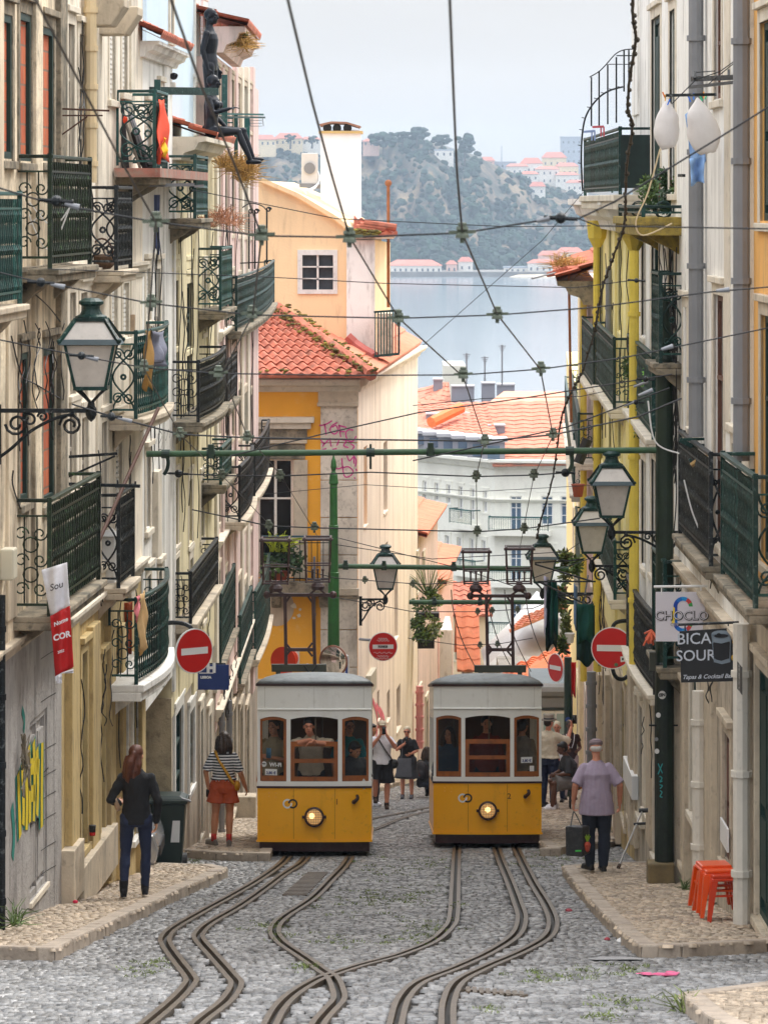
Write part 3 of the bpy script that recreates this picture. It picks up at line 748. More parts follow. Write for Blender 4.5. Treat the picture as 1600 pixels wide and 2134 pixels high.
def balcony(fac,parent,xa,xb,xc,yrail,yslab,iron=iron_green,style='baluster',pat='scroll',slab=stone,belly=0,th=.14,corbel=True,key=None,cap=None,backpanel=None):
    u0=fac.u(xa); Yn=fac.pt(u0,0).y
    # protrusion so that the near outer corner falls on image column xb
    k=(xb-XC)/F; p0=fac.pt(u0,0); o=(k*p0.y-p0.x)/(fac.n.x-k*fac.n.y)
    u1=fac.u(xc,o); q=fac.pt(u0,0,o)
    zs=zpx(yslab,q.y); zr=zpx(yrail,q.y)
    if u1<u0+.3: u1=u0+.3
    mb=MB()
    N_=8 if belly else 1
    pl=[fac.pt(lerp(u0,u1,i/N_),0,o+belly*math.sin(math.pi*i/N_)) for i in range(N_+1)]
    ol=[fac.pt(u0-.04,zs-th,-.02)]+[V((p.x,p.y,zs-th))+fac.n*.06 for p in pl]+[fac.pt(u1+.04,zs-th,-.02)]
    ol[1]=ol[1]-fac.d*.04; ol[-2]=ol[-2]+fac.d*.04
    mb.prism(ol,(0,0,th*.55)); mb.prism([p+V((0,0,th*.55))+(fac.n*.035 if 0<i<len(ol)-1 else V((0,0,0))) for i,p in enumerate(ol)],(0,0,th*.45))
    if corbel:
        for t in (.12,.88):
            uu=lerp(u0,u1,t); w_=.1
            mb.prism([fac.pt(uu-w_,zs-th,0),fac.pt(uu-w_,zs-th,o*.85),fac.pt(uu-w_,zs-th-.08,o*.6),fac.pt(uu-w_,zs-th-.16,o*.25),fac.pt(uu-w_,zs-th-.24,0)],fac.d*2*w_)
    b=mb.build('balcony',slab,parent,bevel=.012)
    mb=MB(); z0=zs+.05; tr=.03
    A=[fac.pt(u0,0,0),fac.pt(u0,0,o)]; Z=[fac.pt(u1,0,o),fac.pt(u1,0,0)]
    end_panel(mb,A[0],A[1],z0,zr,pat); end_panel(mb,Z[1],Z[0],z0,zr,pat)
    side_rail(mb,pl,z0,zr,style)
    top=[V((p.x,p.y,zr)) for p in [A[0]]+pl+[Z[1]]]
    rl=mb.build('railing',iron,b)
    mb=MB()
    for a_,b_ in zip(top,top[1:]): mb.bar(a_,b_,.06,.035)
    mb.build('top_rail',cap or iron,b,bevel=.006)
    if backpanel:
        mb=MB()
        for a_,b_ in zip([A[0]]+pl,pl+[Z[1]]):
            a2,b2=V((a_.x,a_.y,z0+.04)),V((b_.x,b_.y,z0+.04)); e=(fac.n if a_ in pl and b_ in pl else fac.d)*-.03
            mb.hexa([a2+e,b2+e,b2+e*1.3,a2+e*1.3]+[p+V((0,0,(zr-z0)*.85)) for p in (a2+e,b2+e,b2+e*1.3,a2+e*1.3)])
        mb.build('screen',backpanel,b)
    if key: BAL[key]=dict(fac=fac,u0=u0,u1=u1,o=o,zs=zs,zr=zr)
    return b
def strip(fac,parent,x0,x1,y0,y1,o1,m,name='pilaster',o0=-.02,bev=.01):
    a,b,c,d=fac.op(x0,x1,y0,y1); mb=MB(); fac.blk(mb,a,b,c,d,o0,o1); return mb.build(name,m,parent,bevel=bev)
def pipe(fac,parent,x,y0,y1,m,r=.06,o=.1,name='downpipe',bands=5):
    u=fac.u(x,o); z0,z1=fac.z(y1,u,o),fac.z(y0,u,o); mb=MB(); mb.tube([fac.pt(u,z0,o),fac.pt(u,z1,o)],r,10)
    for i in range(bands):
        z=lerp(z0,z1,(i+.5)/bands); mb.tube([fac.pt(u,z-.03,o),fac.pt(u,z+.03,o)],r*1.25,10)
    return mb.build(name,m,parent,smooth=False)
def cornice(fac,parent,u0,u1,z,m,proj=.3,h=.3,name='cornice'):
    mb=MB(); pr=[(0,0),(proj*.3,0),(proj*.4,h*.3),(proj*.7,h*.45),(proj*.8,h*.75),(proj,h*.8),(proj,h),(0,h)]
    mb.prism([fac.pt(u0,z+b,a) for a,b in pr],fac.d*(u1-u0)); return mb.build(name,m,parent)
def cables(fac,parent,specs,r=.008,m=None):
    mb=MB()
    for pts in specs:
        pp=[]
        for x,y in pts:
            u=fac.u(x); pp.append(fac.pt(u,fac.z(y,u),.05+R.uniform(0,.04)))
        mb.tube(crom(pp,4),r,4)
    return mb.build('cable',m or wire_mat,parent)
def hang_cables(fac,parent,u0,u1,z0,z1,n,seed,r=.007):
    rr=random.Random(seed)
    for _ in range(n):
        mb=MB()
        u=rr.uniform(u0,u1); za=rr.uniform(lerp(z0,z1,.6),z1); zb=rr.uniform(z0,lerp(z0,z1,.4)); pp=[]
        for i in range(9): pp.append(fac.pt(u+rr.gauss(0,.03)+.12*math.sin(i*.8+rr.random()),lerp(za,zb,i/8),.06+rr.uniform(0,.05)))
        mb.tube(crom(pp,3),r,4); mb.build('cable',wire_mat,parent)
def tiles(mb,p00,p10,p11,p01,pitch=.22,row=.38,amp=.055,seg=6,under=True):
    """barrel tiles: p00-p10 eave, p01-p11 ridge"""
    p00,p10,p11,p01=map(V,(p00,p10,p11,p01))
    W=(p10-p00).length; H=((p01-p00).length+(p11-p10).length)/2
    nrm=(p10-p00).cross(p01-p00).normalized()
    if nrm.z<0: nrm=-nrm
    nu=max(2,int(W/pitch))*seg; nr=max(1,int(H/row)); vs=[];fs=[]; cols=nu+1
    for r_ in range(nr):
        for e_ in (0,1):
            v=(r_+e_*1.04)/nr
            for i in range(cols):
                u=i/nu; ph=(i%seg)/seg*2*math.pi
                p=p00.lerp(p10,u).lerp(p01.lerp(p11,u),min(v,1.0))
                hgt=amp*(.5+.5*math.cos(ph))**.8 + (.035 if e_==0 else 0) + .012*noise.noise((u*W*3,r_*1.7,2))
                vs.append(p+nrm*hgt)
        b=r_*2*cols
        for i in range(nu): fs.append((b+i,b+i+1,b+cols+i+1,b+cols+i))
        if r_: 
            for i in range(nu): fs.append((b-cols+i,b-cols+i+1,b+i+1,b+i))
    mb.add(vs,fs)
    # closed front edge
    for i in range(nu): 
        u0,u1=i/nu,(i+1)/nu
        a,b=vs[i],vs[i+1]; mb.quad(p00.lerp(p10,u0)-nrm*.02,p00.lerp(p10,u1)-nrm*.02,b,a)
    if under: mb.quad(p00-nrm*.03,p10-nrm*.03,p11-nrm*.03,p01-nrm*.03)

# ---------------------------------------------------------------- left row
def house(label,fac,zb,zt,ops,m,bands=None,depth=5,group='houses along the street'):
    """ops: (x0,x1,yt,yb,style[,kw])"""
    c=fac.pt(fac.L/2,zb); t=thing('town_house',label,'house',c,group)
    O=[fac.op(*q[:4]) for q in ops]
    bs=bands or [(zb,zt,m,0)]
    for i,(a,b,mm,off) in enumerate(bs): fac.wall(0,fac.L,a,b-(.004 if i<len(bs)-1 else 0),O,mm,t,'wall' if i==0 else 'upper_wall',depth,o=off)
    for q,o in zip(ops,O): fac.window(o,q[4],t,**({'rd':.05,**(q[5] if len(q)>5 else {})} if q[4]=='brick' else (q[5] if len(q)>5 else {})))
    return t
LH=[]
f1=Fac((-3.98,32.5),(-3.485,41.5),(1,0))
zmid=f1.z(1312,f1.u(60))
L1=house('decaying cream house with bricked-up windows and a graffiti ground floor, nearest on the left',f1,-8.4,5.2,[
 (-70,-40,30,340,'brick'),(-2,20,30,330,'brick',dict(sur=stone_dirty)),(36,60,28,335,'brick',dict(sur=stone_dirty)),(83,107,58,335,'brick',dict(sur=stone_dirty)),
 (-60,-35,700,1040,'brick'),(36,53,735,1045,'brick',dict(sur=stone_dirty)),(84,108,725,1045,'brick',dict(sur=stone_dirty)),
 (62,98,1490,1860,'doorbrown',dict(sw=.0,pane=plaster_grey,frame=plaster_grey)),
],None,[(-8.6,zmid,plaster_grey,0),(zmid,5.2,chipped,.02)])
strip(f1,L1,62,76,-60,560,.07,chipped); strip(f1,L1,112,126,-60,1290,.08,stone_dirty); strip(f1,L1,-20,-6,-60,400,.07,plaster_old)
strip(f1,L1,62,76,590,1260,.06,chipped); strip(f1,L1,8,26,640,1290,.05,plaster_old)
cornice(f1,L1,0,f1.L,zmid-.12,stone,.1,.16,'string_course'); cornice(f1,L1,0,f1.L,f1.z(610,3.5),stone_dirty,.12,.2,'string_course')
balcony(f1,L1,-85,-30,41,402,645,iron_teal,'dense','scroll',stone,key='l1a')
balcony(f1,L1,33,104,187,325,560,iron_moss,'baluster','fine',stone_dirty,key='l1b',cap=iron_moss)
balcony(f1,L1,25,103,205,1043,1285,iron_moss,'baluster','fine',stone_dirty,key='l1c',backpanel=None)
pipe(f1,L1,4,1240,1950,iron_black,.035,.06)
mb=MB(); f1.blk(mb,f1.u(-6),f1.u(24,.1),f1.z(1222,4),f1.z(1155,4),.02,.16); mb.build('meter_box',mat('box_cream',srgb(196,190,170),.6,.05),L1,bevel=.02)
hang_cables(f1,L1,f1.u(10),f1.u(120),f1.z(1000,5),f1.z(600,5),9,3)
cables(f1,L1,[[(0,590),(40,600),(90,640),(125,690)],[(10,700),(30,780),(60,800),(110,830)],[(10,980),(12,1010),(30,1060)]])
# left second
f2=Fac((-3.485,41.5),(-3.10,49),(1,0)); zg=f2.z(1260,f2.u(215))
L2=house('cream house with white shutters, beige downpipe and yellow ground floor on the left',f2,-9,5.2,[
 (135,150,50,385,'dark',dict(frame=wood_grey)),(160,175,72,390,'dark',dict(frame=wood_grey)),(224,236,45,205,'shutter'),(250,261,55,190,'shutter'),
 (228,240,590,690,'shutter'),(252,264,590,700,'shutter'),(140,153,610,830,'grey'),(163,177,610,830,'grey'),
 (139,154,860,1015,'grey'),(165,179,870,1150,'grey'),(205,218,880,1170,'dark',dict(frame=wood_grey)),(236,250,880,1180,'shutter'),
 (166,177,1360,1760,'door',dict(pane=window_dark,sur=plaster_tan)),(206,214,1380,1800,'door',dict(pane=window_dark,sur=plaster_tan)),(252,262,1400,1760,'dark',dict(sur=wood_white)),(274,284,1420,1740,'dark',dict(sur=wood_white)),
],None,[(-9.2,zg,plaster_tan,0),(zg,5.2,plaster_cream,.02)])
pipe(f2,L2,189,-20,380,mat('pipe_cream',srgb(222,200,160),.7,.08,3),.07,.12)
for xa,xb in ((136,152),(180,196),(218,228),(243,250),(284,291)): strip(f2,L2,xa,xb,1300,1830,.08,plaster_tan)
for xa,xb in ((128,134),(196,204),(266,274)): strip(f2,L2,xa,xb,-60,1250,.05,stone_pale)
strip(f2,L2,150,222,1760,1850,.14,stone,'plinth'); strip(f2,L2,128,150,1760,1870,.14,stone,'plinth')
for z_ in (590,1262): cornice(f2,L2,0,f2.L,f2.z(z_,f2.u(210)),stone_pale,.12,.2,'string_course')
balcony(f2,L2,186,242,272,390,563,iron_black,'baluster','scroll',stone,key='l2a')
balcony(f2,L2,203,247,277,1032,1226,iron_black,'baluster','scroll',stone,key='l2b')
for xa,yy in ((222,60),(252,78)):
    o_=f2.op(xa,xa+38,yy-58,yy,.3); mb=MB(); mb.prism([f2.pt(o_[0],o_[2],0),f2.pt(o_[0],o_[2],.35),f2.pt(o_[0],o_[3]-.1,.5),f2.pt(o_[0],o_[3],.5),f2.pt(o_[0],o_[3],0)],f2.d*.5); mb.build('corbel',stone,L2,bevel=.02)
hang_cables(f2,L2,f2.u(140),f2.u(185),f2.z(560,2),f2.z(40,2),5,6); hang_cables(f2,L2,f2.u(140),f2.u(270),f2.z(1250,4),f2.z(850,4),5,7)
# left third
f3=Fac((-3.10,49),(-2.95,53),(1,0)); z3t=f3.z(96,1.5)
L3=house('white house with a tiled eave and bowed green balconies on the left',f3,-9.6,z3t,[
 (300,310,230,350,'shutter'),(326,333,190,345,'dark'),(300,309,560,690,'shutter'),(322,330,560,680,'dark'),(302,309,700,860,'dark'),(300,309,950,1100,'grey'),
 (302,310,1200,1400,'dark'),(326,333,1190,1390,'dark'),
],None,[(-9.8,f3.z(1450,2),plaster_yellow,-2.7),(f3.z(1450,2),z3t,plaster_white,.02)])
mb=MB(); f3.blk(mb,0,f3.L,f3.z(1450,2)-.0,f3.z(1450,2)+.03,-2.72,.0); mb.build('soffit',stone_dirty,L3)
strip(f3,L3,336,352,130,1420,.05,plaster_white); strip(f3,L3,314,322,980,1160,.1,stone_pale,'window_hood')
mb=MB(); ue=f3.u(300)-.3; tiles(mb,f3.pt(-.5,z3t+.05,.3),f3.pt(4.0,z3t+.05,.3),f3.pt(4.0,z3t+.95,-1.6),f3.pt(-.5,z3t+.95,-1.6)); mb.build('roof',tile_red,L3)
cornice(f3,L3,-.3,4.2,z3t-.2,plaster_white,.26,.2)
balcony(f3,L3,245,322,346,189,353,iron_teal,'dense','scroll',stone_dirty,key='l3a',th=.18)
balcony(f3,L3,231,283,347,693,873,iron_teal,'dense','scroll',stone,belly=.12,key='l3b',backpanel=None)
balcony(f3,L3,228,284,347,1250,1427,iron_green,'dense','fine',plaster_white,belly=.14,key='l3c',th=.2,backpanel=None)
mb=MB(); f3.blk(mb,f3.u(238),f3.u(350),f3.z(374,2),f3.z(357,2),0,.55); mb.build('ledge',mat('redledge',srgb(168,112,98),.9,.3,4,(.30,.26,.21),.85,3,dthr=.45),L3)
# left fourth and blue storey
f4=Fac((-2.95,53),(-2.74,62.2),(1,0)); z4t=f4.z(292,2)
L4=house('narrow pale yellow house with tall dark windows and black scroll balconies on the left',f4,-10.6,z4t,[
 (360,367,340,440,'shutter'),(388,395,345,440,'dark'),(357,367,585,720,'dark',dict(sur=plaster_yellow)),(385,397,590,725,'dark',dict(sur=plaster_yellow)),(357,367,560,885,'dark',dict(sur=plaster_yellow)),(385,397,560,885,'dark',dict(sur=plaster_yellow)),
 (360,367,1000,1150,'grey'),(390,397,1000,1130,'grey'),(415,421,1000,1120,'dark'),(362,369,1165,1290,'dark'),(392,398,1165,1285,'dark'),(420,426,560,690,'dark'),(420,425,1180,1290,'dark'),
 (362,378,1480,1690,'dark',dict(sur=wood_white,pane=window_blue)),(392,402,1480,1640,'dark',dict(sur=wood_white,pane=window_blue)),(414,420,1480,1740,'door'),(432,437,1490,1740,'door'),
],None,[(-10.8,f4.z(1440,3),plaster_street,0),(f4.z(1440,3),z4t,plaster_yellow,.02)])
for xa,xb in ((369,384),(399,410),(428,436)): strip(f4,L4,xa,xb,300,1440,.04,plaster_yellow)
strip(f4,L4,355,358,300,1440,.06,wood_white)
mb=MB(); mb.bbox((-4.4,52.94,-10.2),(-2.93,52.995,f4.z(1455,0))); mb.build('end_wall',mat('stone_end',srgb(190,172,140),.9,.25,1.6,(.16,.13,.10),.8,1.6,.6,.6,25,dthr=.5),L4)
balcony(f4,L4,346,406,430,325,455,iron_teal,'dense','scroll',stone_dirty,key='l4a')
balcony(f4,L4,353,413,467,754,880,iron_black,'baluster','fine',stone_dirty,belly=.08,key='l4b')
balcony(f4,L4,357,397,452,1195,1300,iron_black,'baluster','fine',stone,key='l4c')
balcony(f4,L4,408,459,481,518,647,iron_teal,'dense','scroll',stone_dirty)
balcony(f4,L4,418,460,480,935,1010,iron_green,'dense','fine',stone_dirty)
cornice(f4,L4,-.1,5.6,z4t-.3,stone_pale,.5,.32)
mb=MB(); tiles(mb,f4.pt(2.2,z4t+.04,.48),f4.pt(6.6,z4t+.04,.48),f4.pt(6.6,z4t+.45,-.7),f4.pt(2.2,z4t+.45,-.7)); mb.build('roof',tile_red,L4)
f4b=Fac((-3.35,54.2),(-3.05,62),(1,0))
LB=house('pale blue upper house with narrow tall windows behind the left tiled eaves',f4b,-1.5,4.6,[(405,411,8,160,'dark',dict(sur=wood_white)),(421,427,16,160,'dark',dict(sur=wood_white)),(352,358,-40,80,'dark'),(404,410,180,270,'dark',dict(sur=wood_white))],plaster_blue)
# left fifth
f5=Fac((-2.74,62.2),(-2.66,81),(1,0)); z5t=f5.z(128,2.5)
ops5=[]
for (yt,yb) in ((150,260),(330,480),(560,660),(790,905),(960,1090),(1190,1330)):
    for x in (452,466,481,495,508,519): ops5.append((x-3.2,x+3.2,yt+(x-450)*.5,yb+(x-450)*.15,'dark' if (x+yt)%3 else 'shutter',dict(sw=.1,sur=stone)))
for x in (455,470,486,500,514): ops5.append((x-3,x+3,1475,1690,'door' if x%2 else 'dark',dict(sw=.1,sur=stone)))
L5=house('tall pinkish house with many stacked balconies just left of the yellow corner house',f5,-13.2,z5t,ops5,None,[(-13.4,f5.z(1430,6),plaster_street,0),(f5.z(1430,6),z5t,plaster_pink,.015)])
cornice(f5,L5,-.3,6.4,z5t+.05,plaster_pink,.5,.42)
mb=MB(); tiles(mb,f5.pt(-.4,z5t+.5,.55),f5.pt(5.2,z5t+.5,.55),f5.pt(5.2,z5t+.8,-.5),f5.pt(-.4,z5t+.8,-.5)); mb.build('roof',tile_red,L5)
for x in (447,460,474,488,501,513,524): strip(f5,L5,x-2,x+2,140,1440,.06,stone_pale if x%2 else plaster_pink)
balcony(f5,L5,468,492,570,578,690,iron_green,'dense','scroll',stone_dirty,belly=.12,key='l5a')
balcony(f5,L5,462,499,526,973,1088,iron_black,'baluster','scroll',stone,belly=.06,key='l5b')
balcony(f5,L5,514,530,560,925,1035,iron_black,'baluster','fine',stone,belly=.05)
balcony(f5,L5,450,459,488,1240,1382,iron_green,'dense','fine',stone_dirty)
balcony(f5,L5,488,500,524,1285,1425,iron_green,'dense','fine',stone_dirty)
balcony(f5,L5,517,531,561,1235,1375,iron_green,'dense','fine',stone,belly=.05)
balcony(f5,L5,462,470,492,755,850,iron_black,'dense','fine',stone_dirty)
for x,y0,y1 in ((462,1480,1760),(478,1460,1740)): pipe(f5,L5,x,y0,y1,zinc,.05)
hang_cables(f5,L5,.5,6,f5.z(1500,3),f5.z(1380,3),8,9,.01)
for a,b in ((0,.6),): pass
for y in (700,1110,1440): cornice(f5,L5,0,f5.L,f5.z(y,4),stone_pale,.14,.2,'string_course')

for f_,L_,a,b,ya,yb,n_,sd in ((f3,L3,305,335,1100,420,5,31),(f4,L4,362,440,1150,400,9,32),(f4,L4,362,440,1440,1180,6,33),(f2,L2,150,270,1700,1280,6,34),(f5,L5,455,520,1150,420,9,35)): hang_cables(f_,L_,f_.u(a),f_.u(b),f_.z(ya,2),f_.z(yb,2),n_,sd)
# ---------------------------------------------------------------- right row
r1=Fac((3.66,32.5),(3.59,37.6),(-1,0))
R1=house('orange ochre house with dark green shutters at the far right edge',r1,-8,5.2,[(1588,1625,40,460,'door',dict(sur=stone_pale)),(1590,1630,660,1180,'dark',dict(sur=stone)),(1578,1610,1400,1930,'door',dict(sur=stone))],None,[(-8.2,r1.z(1290,3),stone,0),(r1.z(1290,3),5.2,plaster_orange,.02)])
strip(r1,R1,1562,1575,-50,1930,.06,stone_pale)
r2=Fac((3.59,37.6),(3.56,46.6),(-1,0))
R2=house('cream house with two thick grey downpipes and brown windows on the right',r2,-8.9,5.2,[
 (1492,1508,-30,205,'brown'),(1491,1513,615,1130,'brown'),(1450,1461,640,700,'brown'),(1444,1456,930,1100,'brown'),(1428,1436,640,900,'brown'),(1530,1552,930,1240,'dark'),(1442,1456,1380,1700,'dark'),
 (1510,1526,1530,1800,'doorbrown',dict(sur=stone)),(1545,1562,1400,1830,'doorbrown',dict(sur=stone)),(1424,1431,1440,1800,'dark',dict(sur=stone)),
],None,[(-9,r2.z(1290,4),plaster_street,0),(r2.z(1290,4),5.2,plaster_white,.02)])
pipe(r2,R2,1450,-40,910,zinc,.085,.13,bands=4); pipe(r2,R2,1545,-40,960,zinc,.085,.13,bands=4)
pipe(r2,R2,1456,1440,1830,pipe_white,.075,.12,bands=3); pipe(r2,R2,1545,1300,1925,pipe_white,.085,.14,bands=3)
for xa,xb in ((1472,1494),(1411,1419),(1432,1438)): strip(r2,R2,xa,xb,1300,1860,.07,stone)
strip(r2,R2,1420,1432,-40,1290,.03,plaster_white); strip(r2,R2,1516,1526,-40,900,.04,stone_pale)
cornice(r2,R2,0,r2.L,r2.z(1285,4),stone,.14,.22,'string_course')
balcony(r2,R2,1650,1574,1506,994,1268,iron_green,'dense','scroll',stone_dirty,key='r2a')
balcony(r2,R2,1509,1481,1417,947,1180,iron_black,'dense','scroll',stone_dirty,key='r2b')
hang_cables(r2,R2,r2.u(1425),r2.u(1412),r2.z(1150,7),r2.z(500,7),10,14); hang_cables(r2,R2,r2.u(1500),r2.u(1425),r2.z(1500,4),r2.z(1300,4),6,15)
r3=Fac((3.56,46.6),(3.56,54.6),(-1,0))
R3=house('white house with tall dark green doors behind the green pole on the right',r3,-9.8,5.4,[
 (1361,1380,35,410,'door',dict(frame=wood_green,pane=curtain_pale)),(1399,1421-10,20,400,'door',dict(frame=wood_green,pane=curtain_pale)),
 (1361,1377,470,760,'dark'),(1397,1409,500,760,'dark'),(1361,1375,960,1200,'grey'),(1395,1406,960,1360,'dark'),(1340,1350,960,1180,'grey'),(1340,1350,500,700,'grey'),(1365,1378,1440,1790,'dark'),(1334,1342,1470,1700,'dark'),(1346,1354,1470,1690,'shutter'),
],None,[(-9.9,r3.z(1420,4),plaster_street,0),(r3.z(1420,4),5.4,plaster_white,.02)])
for xa,xb in ((1324,1334),(1381,1396),(1352,1359)): strip(r3,R3,xa,xb,440,1420,.05,plaster_white)
strip(r3,R3,1323,1335,-40,240,.05,plaster_white)
for xa,xb in ((1324,1332),(1356,1364)): strip(r3,R3,xa,xb,1440,1760,.07,stone)
balcony(r3,R3,1424,1376,1361,570,757,iron_green,'dense','scroll',stone_dirty,key='r3a')
balcony(r3,R3,1424,1385,1362,1171,1392,iron_green,'plain','scroll',stone_dirty,key='r3b')
balcony(r3,R3,1358,1292,1219,267,405,iron_green,'dense','fine',stone_pale,key='r3c',th=.2,backpanel=mat('mesh_green',(.008,.022,.02),.7,.3,6))
balcony(r3,R3,1424,1340,1292,430,452,iron_green,'plain','fine',mat('lichen',srgb(150,130,60),.95,.4,8,(.1,.09,.06),.8,6),key='r3d',th=.22)
balcony(r3,R3,1388,1364,1308,1283,1448,iron_black,'baluster','scroll',stone_pale,key='r3e',belly=.05)
hang_cables(r3,R3,r3.u(1420),r3.u(1385),r3.z(900,2),r3.z(430,2),8,21)
r4=Fac((3.56,54.6),(3.95,72),(-1,0)); z4=r4.z(440,3)
o4=[]
for yt,yb in ((480,690),(860,960),(1010,1200)):
    for x,s_ in ((1258,2.5),(1275,3),(1295,3.4)): o4.append((x-s_,x+s_,yt,yb,'dark',dict(sur=plaster_lemon,sw=.12)))
for x,s_,st in ((1247,2.4,'door'),(1262,2.6,'door'),(1278,3,'door'),(1300,4,'dark'),(1313,3,'dark')): o4.append((x-s_,x+s_,1430,1705,st,dict(sur=stone,sw=.14)))
R4=house('bright yellow house with yellow downpipes and black balconies on the right',r4,-11.8,z4,o4,None,[(-12,r4.z(1380,5),plaster_tan,0),(r4.z(1380,5),z4,plaster_lemon,.015)])
cornice(r4,R4,-.2,r4.L,z4-.3,plaster_white,.5,.5)
pipe(r4,R4,1321,505,1400,pipe_yellow,.07,.13,bands=3); pipe(r4,R4,1244,500,1400,pipe_yellow,.07,.13,bands=3); pipe(r4,R4,1268,560,830,zinc,.05,.12)
for x in (1321,1244):
    u=r4.u(x,.2); z=r4.z(490,u,.2); mb=MB(); mb.lathe(r4.pt(u,z-.2,.2),[(.07,0),(.16,.16),(.18,.34),(.18,.45)],8); mb.build('rain_head',pipe_yellow,R4)
for xa,xb in ((1306,1312),(1283,1288),(1251,1254)): strip(r4,R4,xa,xb,470,1420,.06,plaster_lemon)
for xa,xb in ((1320,1326),(1289,1294),(1268,1272),(1252,1256)): strip(r4,R4,xa,xb,1400,1750,.09,stone)
balcony(r4,R4,1262,1238,1214,685,817,iron_green,'dense','fine',stone_pale,key='r4a')
balcony(r4,R4,1312,1280,1244,706,853,iron_green,'dense','fine',stone_pale,key='r4b')
balcony(r4,R4,1376,1361,1310,740,916,iron_green,'baluster','fine',stone_pale,key='r4c')
balcony(r4,R4,1314,1281,1250,1130,1250,iron_green,'dense','scroll',stone_pale,key='r4d')
r5=Fac((3.95,72),(4.92,96),(-1,0)); z5=r5.z(598,6)
o5=[]
for yt,yb in ((620,720),(830,930),(1020,1120),(1230,1330)):
    for x in (1221,1227,1234): o5.append((x-1.3,x+1.3,yt,yb,'dark',dict(sw=.1)))
for x in (1222,1230): o5.append((x-1.6,x+1.6,1440,1650,'door',dict(sw=.1)))
R5=house('narrow pink house with overgrown tile eave beyond the bright yellow house',r5,-15,z5,o5,plaster_pink)
cornice(r5,R5,-.2,10,z5-.2,stone_dirty,.7,.45)
mb=MB(); tiles(mb,r5.pt(-.3,z5+.28,.72),r5.pt(16,z5+.28,.75),r5.pt(16,z5+.75,-.6),r5.pt(-.3,z5+.75,-.6)); mb.build('roof',tile_red,R5)
mb=MB(); 
for x in (1214,1232): strip(r5,R5,x-1.5,x+1.5,600,1660,.1,plaster_yellow if x<1220 else plaster_pink)
pipe(r5,R5,1217,620,1420,pipe_yellow,.08,.15,bands=3); pipe(r5,R5,1232,1400,1640,zinc,.08,.15)
balcony(r5,R5,1236,1206,1187,862,965,iron_green,'dense','fine',stone_pale,key='r5a')
balcony(r5,R5,1226,1196,1178,905,1032,iron_green,'dense','fine',stone_pale,key='r5b')
balcony(r5,R5,1232,1213,1200,1165,1290,iron_green,'dense','fine',stone_dirty)
r6=Fac((4.92,96),(7.6,160),(-1,0))
R6=house('yellow and pink house closing the right side far down the street',r6,-23,-6.2,[(1195,1197,900,980,'dark'),(1203,1205,900,990,'dark'),(1203,1205,1060,1150,'dark'),(1195,1197,1060,1150,'dark'),(1204,1207,1430,1600,'door')],plaster_lemon)

for f_,L_,a,b,ya,yb,n_,sd in ((r4,R4,1325,1245,1000,480,8,41),(r4,R4,1322,1245,1700,1200,8,42),(r3,R3,1415,1330,1760,1400,6,43),(r5,R5,1234,1216,1400,600,7,44),(r2,R2,1530,1420,1250,900,5,45)): hang_cables(f_,L_,f_.u(a),f_.u(b),f_.z(ya,3),f_.z(yb,3),n_,sd)
# ---------------------------------------------------------------- yellow corner house
H=thing('corner_house','yellow corner house with mossy tiled hip roof, attic gable and pink graffiti','house',(-1.5,88,-13.4),'houses along the street')
hf=Fac((-3.7,86),(-.585,86),(0,-1)); hs=Fac((-.585,86),(.93,106),(1,-.1))
op=[hf.op(535,612,955,1205),hf.op(535,600,1440,1690)]
hf.wall(0,hf.L,-13.6,hf.z(812,1),op,plaster_ochre,H,'wall',8,.3)
hf.window(op[0],'white',H,.3,sur=stone,sw=.0,frame=wood_white)
hf.window(op[1],'door',H,.3,sur=stone,sw=.2)
zE=hf.z(812,1)
so_=[hs.op(758,765,930,1095),hs.op(799,807,920,1066),hs.op(822,829,1170,1330),hs.op(803,808,1130,1220),hs.op(786,790,1440,1500),hs.op(806,812,1440,1500),hs.op(826,834,1430,1520)]
hs.wall(0,hs.L,-17,zE,so_,plaster_salmon,H,'side_wall',.5,.3)
for q in so_: hs.window(q,'grey',H,.3,sw=0,sur=plaster_salmon,frame=wood_grey)
def hblk(x0,x1,y0,y1,o1,m,name,bev=.015,o0=-.02):
    a,b,c,d=hf.op(x0,x1,y0,y1); mb=MB(); hf.blk(mb,a,b,c,d,o0,o1); return mb.build(name,m,H,bevel=bev)
blocks=MB(); y=845
while y<1660:
    h_=78; a,b,c,d=hf.op(668,744.5,y,min(y+h_-1.5,1660)); hf.blk(blocks,a,b,c,d,-.02,.07+R.uniform(-.004,.004)); y+=h_
blocks.build('pilaster',mat('stone_blocks',srgb(214,204,188),.85,.16,1.6,(.26,.21,.16),.75,2.2,.4,.3,30,island=.08),H,bevel=.01)
hblk(663,747,814,845,.12,stone,'capital'); hblk(661,747,838,846,.18,stone,'capital'); hblk(700,748,1225,1240,.16,stone,'band'); hblk(664,748,1240,1248,.12,stone_dirty,'band')
hblk(612,641,958,1205,.06,stone,'door_jamb'); hblk(530,636,925,957,.05,stone_dirty,'lintel'); hblk(530,640,916,924,.1,stone,'lintel'); hblk(530,655,868,880,.28,stone_pale,'door_hood'); hblk(530,648,880,893,.18,stone_pale,'door_hood'); hblk(530,640,893,915,.08,stone_dirty,'lintel')
